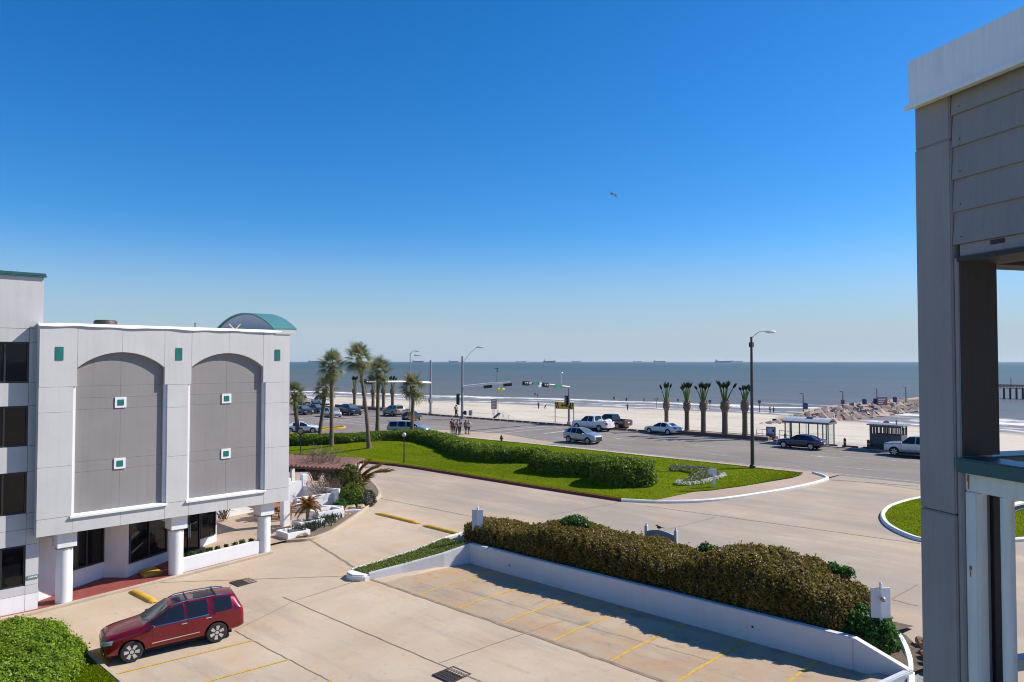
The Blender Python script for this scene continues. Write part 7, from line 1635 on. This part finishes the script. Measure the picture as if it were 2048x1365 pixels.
def person(label, loc, rz, shirt, trousers, h=1.72, stride=.25, arm=.15, hair='hair', shorts=False, bag=None, bend=0, kneel=False, group=None):
    k = h / 1.72; t = thing('person', label, 'person', loc, rz, group); S = stride
    V3 = lambda *p: tuple(Vector(p) * k)
    dz = -.42 if kneel else 0
    pel, wst, chs, nck, hd, top = (0, 0, .92 + dz), (bend * .12, 0, 1.10 + dz), (bend * .3, 0, 1.33 + dz), (bend * .42, 0, 1.49 + dz), (bend * .5 + .02, 0, 1.60 + dz), (bend * .52, 0, 1.72 + dz)
    j = [pel, wst, chs, nck, hd, top]; b = [(0, 1), (1, 2), (2, 3), (3, 4), (4, 5)]; r = [(.14, .11), (.13, .10), (.15, .11), .055, .095, .07]
    hands = []; feet = []
    for s in (-1, 1):
        f = S * s; n = len(j); kn = (f * .5 + .06, s * .10, .49) if not kneel else (.35, s * .11, .40); an = (f * .95 - .03, s * .10, .09) if not kneel else (.05, s * .11, .08); to = (an[0] + .17, s * .11, .035)
        j += [(0.0, s * .10, .86 + dz), kn, an, to]; b += [(0, n), (n, n + 1), (n + 1, n + 2), (n + 2, n + 3)]; r += [.092, .062, .045, .035]; feet.append((an, to, kn))
        n = len(j); sh = (chs[0], s * .19, 1.42 + dz); el = (chs[0] - f * .5, s * .25, 1.14 + dz); wr = (chs[0] - f * .8 + arm, s * .25, .93 + dz); ha = (wr[0] + .03, s * .245, .83 + dz)
        j += [sh, el, wr, ha]; b += [(2, n), (n, n + 1), (n + 1, n + 2), (n + 2, n + 3)]; r += [.06, .045, .034, .036]; hands.append((wr, ha))
    link('body', skinmesh('body', [V3(*p) for p in j], b, [tuple(x * k for x in q) if isinstance(q, tuple) else q * k for q in r], M['skin']), t)
    # shirt: trunk and upper arms
    def sub(ids, name, mat, grow, ext=None):
        mp = {q: i for i, q in enumerate(ids)}; link(name, skinmesh(name, [V3(*j[q]) for q in ids], [(mp[x], mp[y]) for x, y in b if x in mp and y in mp], [tuple((x + grow) * k for x in r[q]) if isinstance(r[q], tuple) else (r[q] + grow) * k for q in ids], mat), t)
    sub([1, 0, 2, 10, 11, 18, 19], 'shirt', shirt, .02)
    sub([0, 6, 7, 14, 15] if shorts else [0, 6, 7, 8, 14, 15, 16], 'shorts' if shorts else 'trousers', trousers, .022)
    m = MB(); c = Vector(hd) + Vector((-.02, 0, .06)); m.ball(c * k, .112 * k, 12, 8, (1.0, .9, 1.0)); m.build('hair', M[hair], t, world=False)
    m = MB(); c = Vector(hd) + Vector((.10, 0, .0)); m.ball(c * k, .022 * k, 6, 4, (1, .8, 1.3)); m.build('nose', M['skin'], t, world=False)
    for (an, to, kn) in feet: m = MB(); m.bar(Vector(an) * k + Vector((-.06, 0, -.045)), Vector(to) * k + Vector((.05, 0, 0)), .09, .08); m.build('shoe', M['darktrim'], t, world=False)
    for wr, ha in hands:
        m = MB()
        for q in range(4): p0 = Vector(ha) + Vector((.02 - .018 * q, 0, -.02)); m.tube([p0 * k, (p0 + Vector((.008, 0, -.045))) * k, (p0 + Vector((.022, 0, -.075 - .008 * (q in (1, 2))))) * k], [.010, .009, .007], 5)
        p0 = Vector(ha) + Vector((.035, 0, .01)); m.tube([p0 * k, (p0 + Vector((.025, 0, -.03))) * k, (p0 + Vector((.03, 0, -.055))) * k], [.011, .010, .008], 5); m.build('fingers', M['skin'], t, world=False)
    if bag: m = MB(); c = Vector(chs) + Vector((-.2, 0, -.05)); m.box(c * k, (.18, .30, .42)); m.build('backpack', bag, t, world=False, bevel=.04)
    return t
cl = lambda n, c: plain('cloth_' + n, c, .85)
CB, CW, CBR, CBK, CP_, CG, CN, CT = cl('blue', (.04, .12, .38)), cl('white', (.68, .64, .62)), cl('brown', (.13, .075, .06)), cl('black', (.015, .015, .018)), cl('mauve', (.20, .12, .16)), cl('teal', (.03, .26, .22)), cl('navy', (.03, .04, .10)), cl('paleblue', (.35, .42, .46))
gp = 'pedestrians on the street corner'
def PP(x, y, z=2.2): p = on_z(x, y, z); return p
def up_corner(x, y): p = G(x, y); return Vector((p.x, p.y, 2.19))
person('pedestrian in brown clothes at the left of the crossing group', up_corner(904, 867.5), R(140), CBR, CBR, 1.74, .2, hair='hair', group=gp)
person('pedestrian in brown top walking close behind the blue shirted man', up_corner(908, 868.5), R(150), CBR, CBK, 1.66, .15, group=gp)
person('man in bright blue shirt and black trousers striding at the corner', up_corner(915, 870), R(-30), CB, CBK, 1.78, .32, .2, group=gp)
person('pedestrian in navy top just right of the blue shirted man', up_corner(919.5, 868), R(120), CN, CBK, 1.68, .15, group=gp)
person('pedestrian in mauve top and shorts, second from the right of the group', up_corner(931.5, 869), R(110), CP_, CP_, 1.66, .12, shorts=True, group=gp)
person('bare legged pedestrian in pale top at the right of the group', up_corner(937.5, 869.5), R(115), CW, CBR, 1.68, .22, shorts=True, hair='hairfair', group=gp)
person('person in dark clothes on the seawall left of the signal pole', Vector((PP(904, 833).x, 80, 2.24)), R(-60), CBK, CBK, 1.72, .2, bag=CP_, group='people waiting on the seawall')
p = on_y(913, 833, 80); person('person in pale top on the seawall against the signal pole', Vector((p.x, 80, 2.24)), R(200), CT, CBK, 1.7, .15, group='people waiting on the seawall')
p = on_y(904, 833, 80)
p = BZ(1077, 818); person('person in dark clothes standing on the sand near the surf', p, R(100), CN, CBK, 1.78, .1)
p = BZ(1089, 819); person('person in black kneeling on the sand beside a towel', p, R(40), CBK, CW, 1.7, .1, bend=.9, kneel=True)
p = BZ(1255, 821); person('person in dark clothes alone at the water edge', p, R(90), CBK, CBK, 1.74, .1)
p = BZ(1540, 827); person('walker in pale blue top and black trousers at the groin start', p, R(80), CT, CBK, 1.8, .25, group='couple walking at the start of the groin')
p = BZ(1547.5, 827); person('walker in teal green top at the groin start', p, R(85), CG, CBK, 1.66, .2, group='couple walking at the start of the groin')
for x, y, lab in ((1070, 794, 'bather standing in the water left of the arrow sign'), (1075, 796, 'bather in the surf beside another bather'), (1228, 803, 'bather wading in the foam right of the white pickup'), (1253, 805, 'bather in the foam behind the lone person'), (1288, 806, 'bather wading left of the notice board'), (1356, 807, 'bather in the waves by the second trimmed palm')):
    p = on_z(x, y, SEA_Z - .6); person(lab, p, R(random.uniform(0, 360)), CBK, CBK, 1.7, .1, shorts=True)
# ------------------------------------------------------------------ the balcony corner of the neighbouring wing at the right
e1 = Vector((math.cos(R(150.3)), math.sin(R(150.3)), 0)); e2 = Vector((math.cos(R(60.3)), math.sin(R(60.3)), 0))
Q0 = 3.34; U0 = 3.35
def W(u, q, z): v = e1 * (U0 - u) + e2 * (Q0 + q); return Vector((v.x, v.y, z))       # u towards the viewer, q into the balcony
RM = Matrix((-e1, e2, Vector((0, 0, 1)))).transposed()
bw = thing('balcony_wing', 'grey boarded corner of the neighbouring building with white railing close at the right', 'building', tuple(W(0, 0, 0)))
def wb(u0, u1, q0, q1, z0, z1, name, mat, bevel=0, par=None):
    m = MB(); m.box(W((u0 + u1) / 2, (q0 + q1) / 2, (z0 + z1) / 2), (u1 - u0, q1 - q0, z1 - z0), m=RM); return m.build(name, mat, par or bw, bevel=bevel)
def woodpaint(name, col):
    n = N(name); p = n.pos(); g = n.noise(n.mapping(p, (14, 14, .9)), 3, 6, .65); c = n.mix(n.ramp(n.noise(p, 1.2, 5), [(.3, 0.), (.7, 1.)]), mul(col, .92), mul(col, 1.08)); c = n.mix(n.math('MULTIPLY', n.ramp(g, [(.45, 0.), (.7, 1.)]), .22), c, mul(col, .6)); c = n.mix(n.math('MULTIPLY', n.ramp(n.noise(n.mapping(p, (5, 5, .8)), 1.4, 6, .65), [(.54, 0.), (.72, 1.)]), .22), c, mul(col, .5))
    return n.done(c, .7, n.bump(g, .4, .006), None, .3)
M['post'] = woodpaint('grey_trim_paint', (.30, .28, .29)); M['board'] = woodpaint('grey_siding_paint', (.27, .255, .26)); M['fascia'] = woodpaint('white_fascia_paint', (.80, .82, .85)); M['railwhite'] = woodpaint('white_rail_paint', (.66, .68, .68)); M['dark'] = woodpaint('dark_grey_trim_paint', (.05, .048, .048)); M['cap'] = woodpaint('teal_rail_paint', (.015, .10, .11)); M['rust'] = paintmat('rust_stain', (.30, .14, .04), .8, .3, 20, .1)
M['cap'].node_tree.nodes['Principled BSDF'].inputs['Roughness'].default_value = .35
wb(.012, .245, 0, .26, 10.195, 12.185, 'corner_post', M['post'], .006); wb(.014, .243, .002, .26, 12.187, 12.60, 'corner_post', M['post'], .006); wb(.010, .243, .002, .258, 0, 10.19, 'corner_post', M['post'], .006)
wb(.247, .275, .012, .2, 9.1, 11.55, 'post_trim', M['post'], .004)
wb(.246, .268, .205, .262, 10.505, 11.545, 'jamb_board', M['dark']); wb(.268, .284, .018, .262, 10.505, 11.545, 'jamb_board', M['dark'])
wb(.246, .29, .205, .262, 9.1, 10.42, 'jamb_board', M['dark'])
# siding above the opening, lapped boards
for k in range(5):
    z0 = 11.622 + k * .173; m = MB(); t_ = Matrix.Rotation(R(-5), 3, 'X'); m.box(W(2.3, .022, z0 + .085), (4.1, .018, .178), m=RM @ t_); m.build('siding_board', M['board'], bw)
wb(.252, 4.4, .05, .2, 11.60, 12.6, 'sheathing', M['dark']); wb(.277, 4.4, .02, .18, 11.553, 11.618, 'header_trim', M['post'], .004)
for k in range(5):
    for u in (.30, .71, 1.12): m = MB(); m.lathe([(.004, -.001), (.003, .002), (0, .0025)], (0, 0, 0), 8, 'y'); c = W(u, .008, 11.655 + k * .173); m.v = [tuple(RM @ Vector((x, -y, z)) + c) for x, y, z in m.v]; m.build('nail_head', M['dark'], bw)
m = MB(); m.box(W(.50, .017, 11.60), (.075, .004, .022), m=RM); m.build('scuff_mark', M['dark'], bw)
wb(.277, 4.4, .0, .30, 11.525, 11.55, 'drip_edge', M['dark'])
wb(.03, 4.4, -.055, .0, 12.418, 12.68, 'fascia', M['fascia'], .003); wb(.03, .085, .002, 4.2, 12.418, 12.68, 'fascia', M['fascia'], .003)
wb(.02, 4.4, -.075, -.057, 12.405, 12.43, 'fascia_lip', M['fascia']); wb(.09, 4.4, .01, 4.2, 12.60, 12.665, 'roof', M['galv']); wb(.26, 4.4, .21, 4.2, 11.80, 11.85, 'ceiling', M['dark'])
# far side opening: header and lit beam
wb(.02, .2, .27, 4.2, 11.70, 12.59, 'header_beam', M['dark']); wb(.02, .2, .34, 4.2, 11.535, 11.60, 'header_trim', M['dark'])
wb(.03, .19, .34, 4.2, 11.602, 11.695, 'ceiling_beam', paintmat('pale_brown_timber', (.42, .33, .25), .7, .1, 3, .2, 20))
# railings
wb(.277, 4.4, -.035, .16, 10.425, 10.50, 'rail_cap', M['cap'], .008); wb(.277, 4.4, .03, .10, 10.325, 10.42, 'top_rail', M['railwhite'], .005); wb(.277, 4.4, .03, .10, 9.25, 9.32, 'bottom_rail', M['railwhite'], .006)
wb(.277, .345, .028, .102, 9.2, 10.323, 'rail_post', M['railwhite'], .005)
for k in range(28): u = .487 + .138 * k; m = MB(); m.tube([W(u, .065, 9.322), W(u, .065, 10.323)], .031, 14); m.build('baluster', M['railwhite'], bw)
wb(-.03, .16, .27, 4.2, 10.425, 10.475, 'rail_cap', M['cap'], .008); wb(.03, .10, .34, 4.2, 10.36, 10.42, 'top_rail', M['cap'], .006); wb(.03, .10, .30, 4.2, 9.25, 9.32, 'bottom_rail', M['railwhite'], .006)
for k in range(16): q = .98 + .19 * k; m = MB(); m.tube([W(.065, q, 9.322), W(.065, q, 10.358)], .031, 12); m.build('baluster', M['railwhite'], bw)
wb(.30, 4.4, .03, 4.2, 8.95, 9.13, 'balcony_floor', M['walkpale']); wb(.05, .298, .30, 4.2, 8.95, 9.13, 'balcony_floor', M['walkpale']); wb(.30, 4.4, -.01, .028, 8.9, 9.16, 'rim_board', M['post'])
for u, z, h, w_ in ((.299, 10.392, .035, .010), (.302, 10.36, .05, .004), (.306, 9.93, .022, .012), (.305, 9.90, .03, .004)): m = MB(); m.box(W(u, .027, z), (w_, .003, h), m=RM); m.build('rust_streak', M['rust'], bw)
wb(.0, 4.4, .27, 4.2, 0, .1, 'plinth', M['walkpale'])
wb(4.41, 8.5, -.05, 4.2, 0, 12.60, 'wall', M['board']); wb(4.41, 8.6, -.055, 4.3, 12.602, 12.68, 'roof', M['galv'])
# ------------------------------------------------------------------ sea air
hz = MB(); hz.bx(-13500, 3000, -70, 13800, -9, 62)
n = N('sea_haze'); n.t.nodes.remove(n.b); v = n.n('ShaderNodeVolumePrincipled'); v.inputs['Color'].default_value = (.82, .9, 1, 1); v.inputs['Density'].default_value = .000028; v.inputs['Anisotropy'].default_value = .3
n.t.links.new(v.outputs[0], n.t.nodes['Material Output'].inputs['Volume'])
tag(hz.build('haze', n.m), kind='stuff')
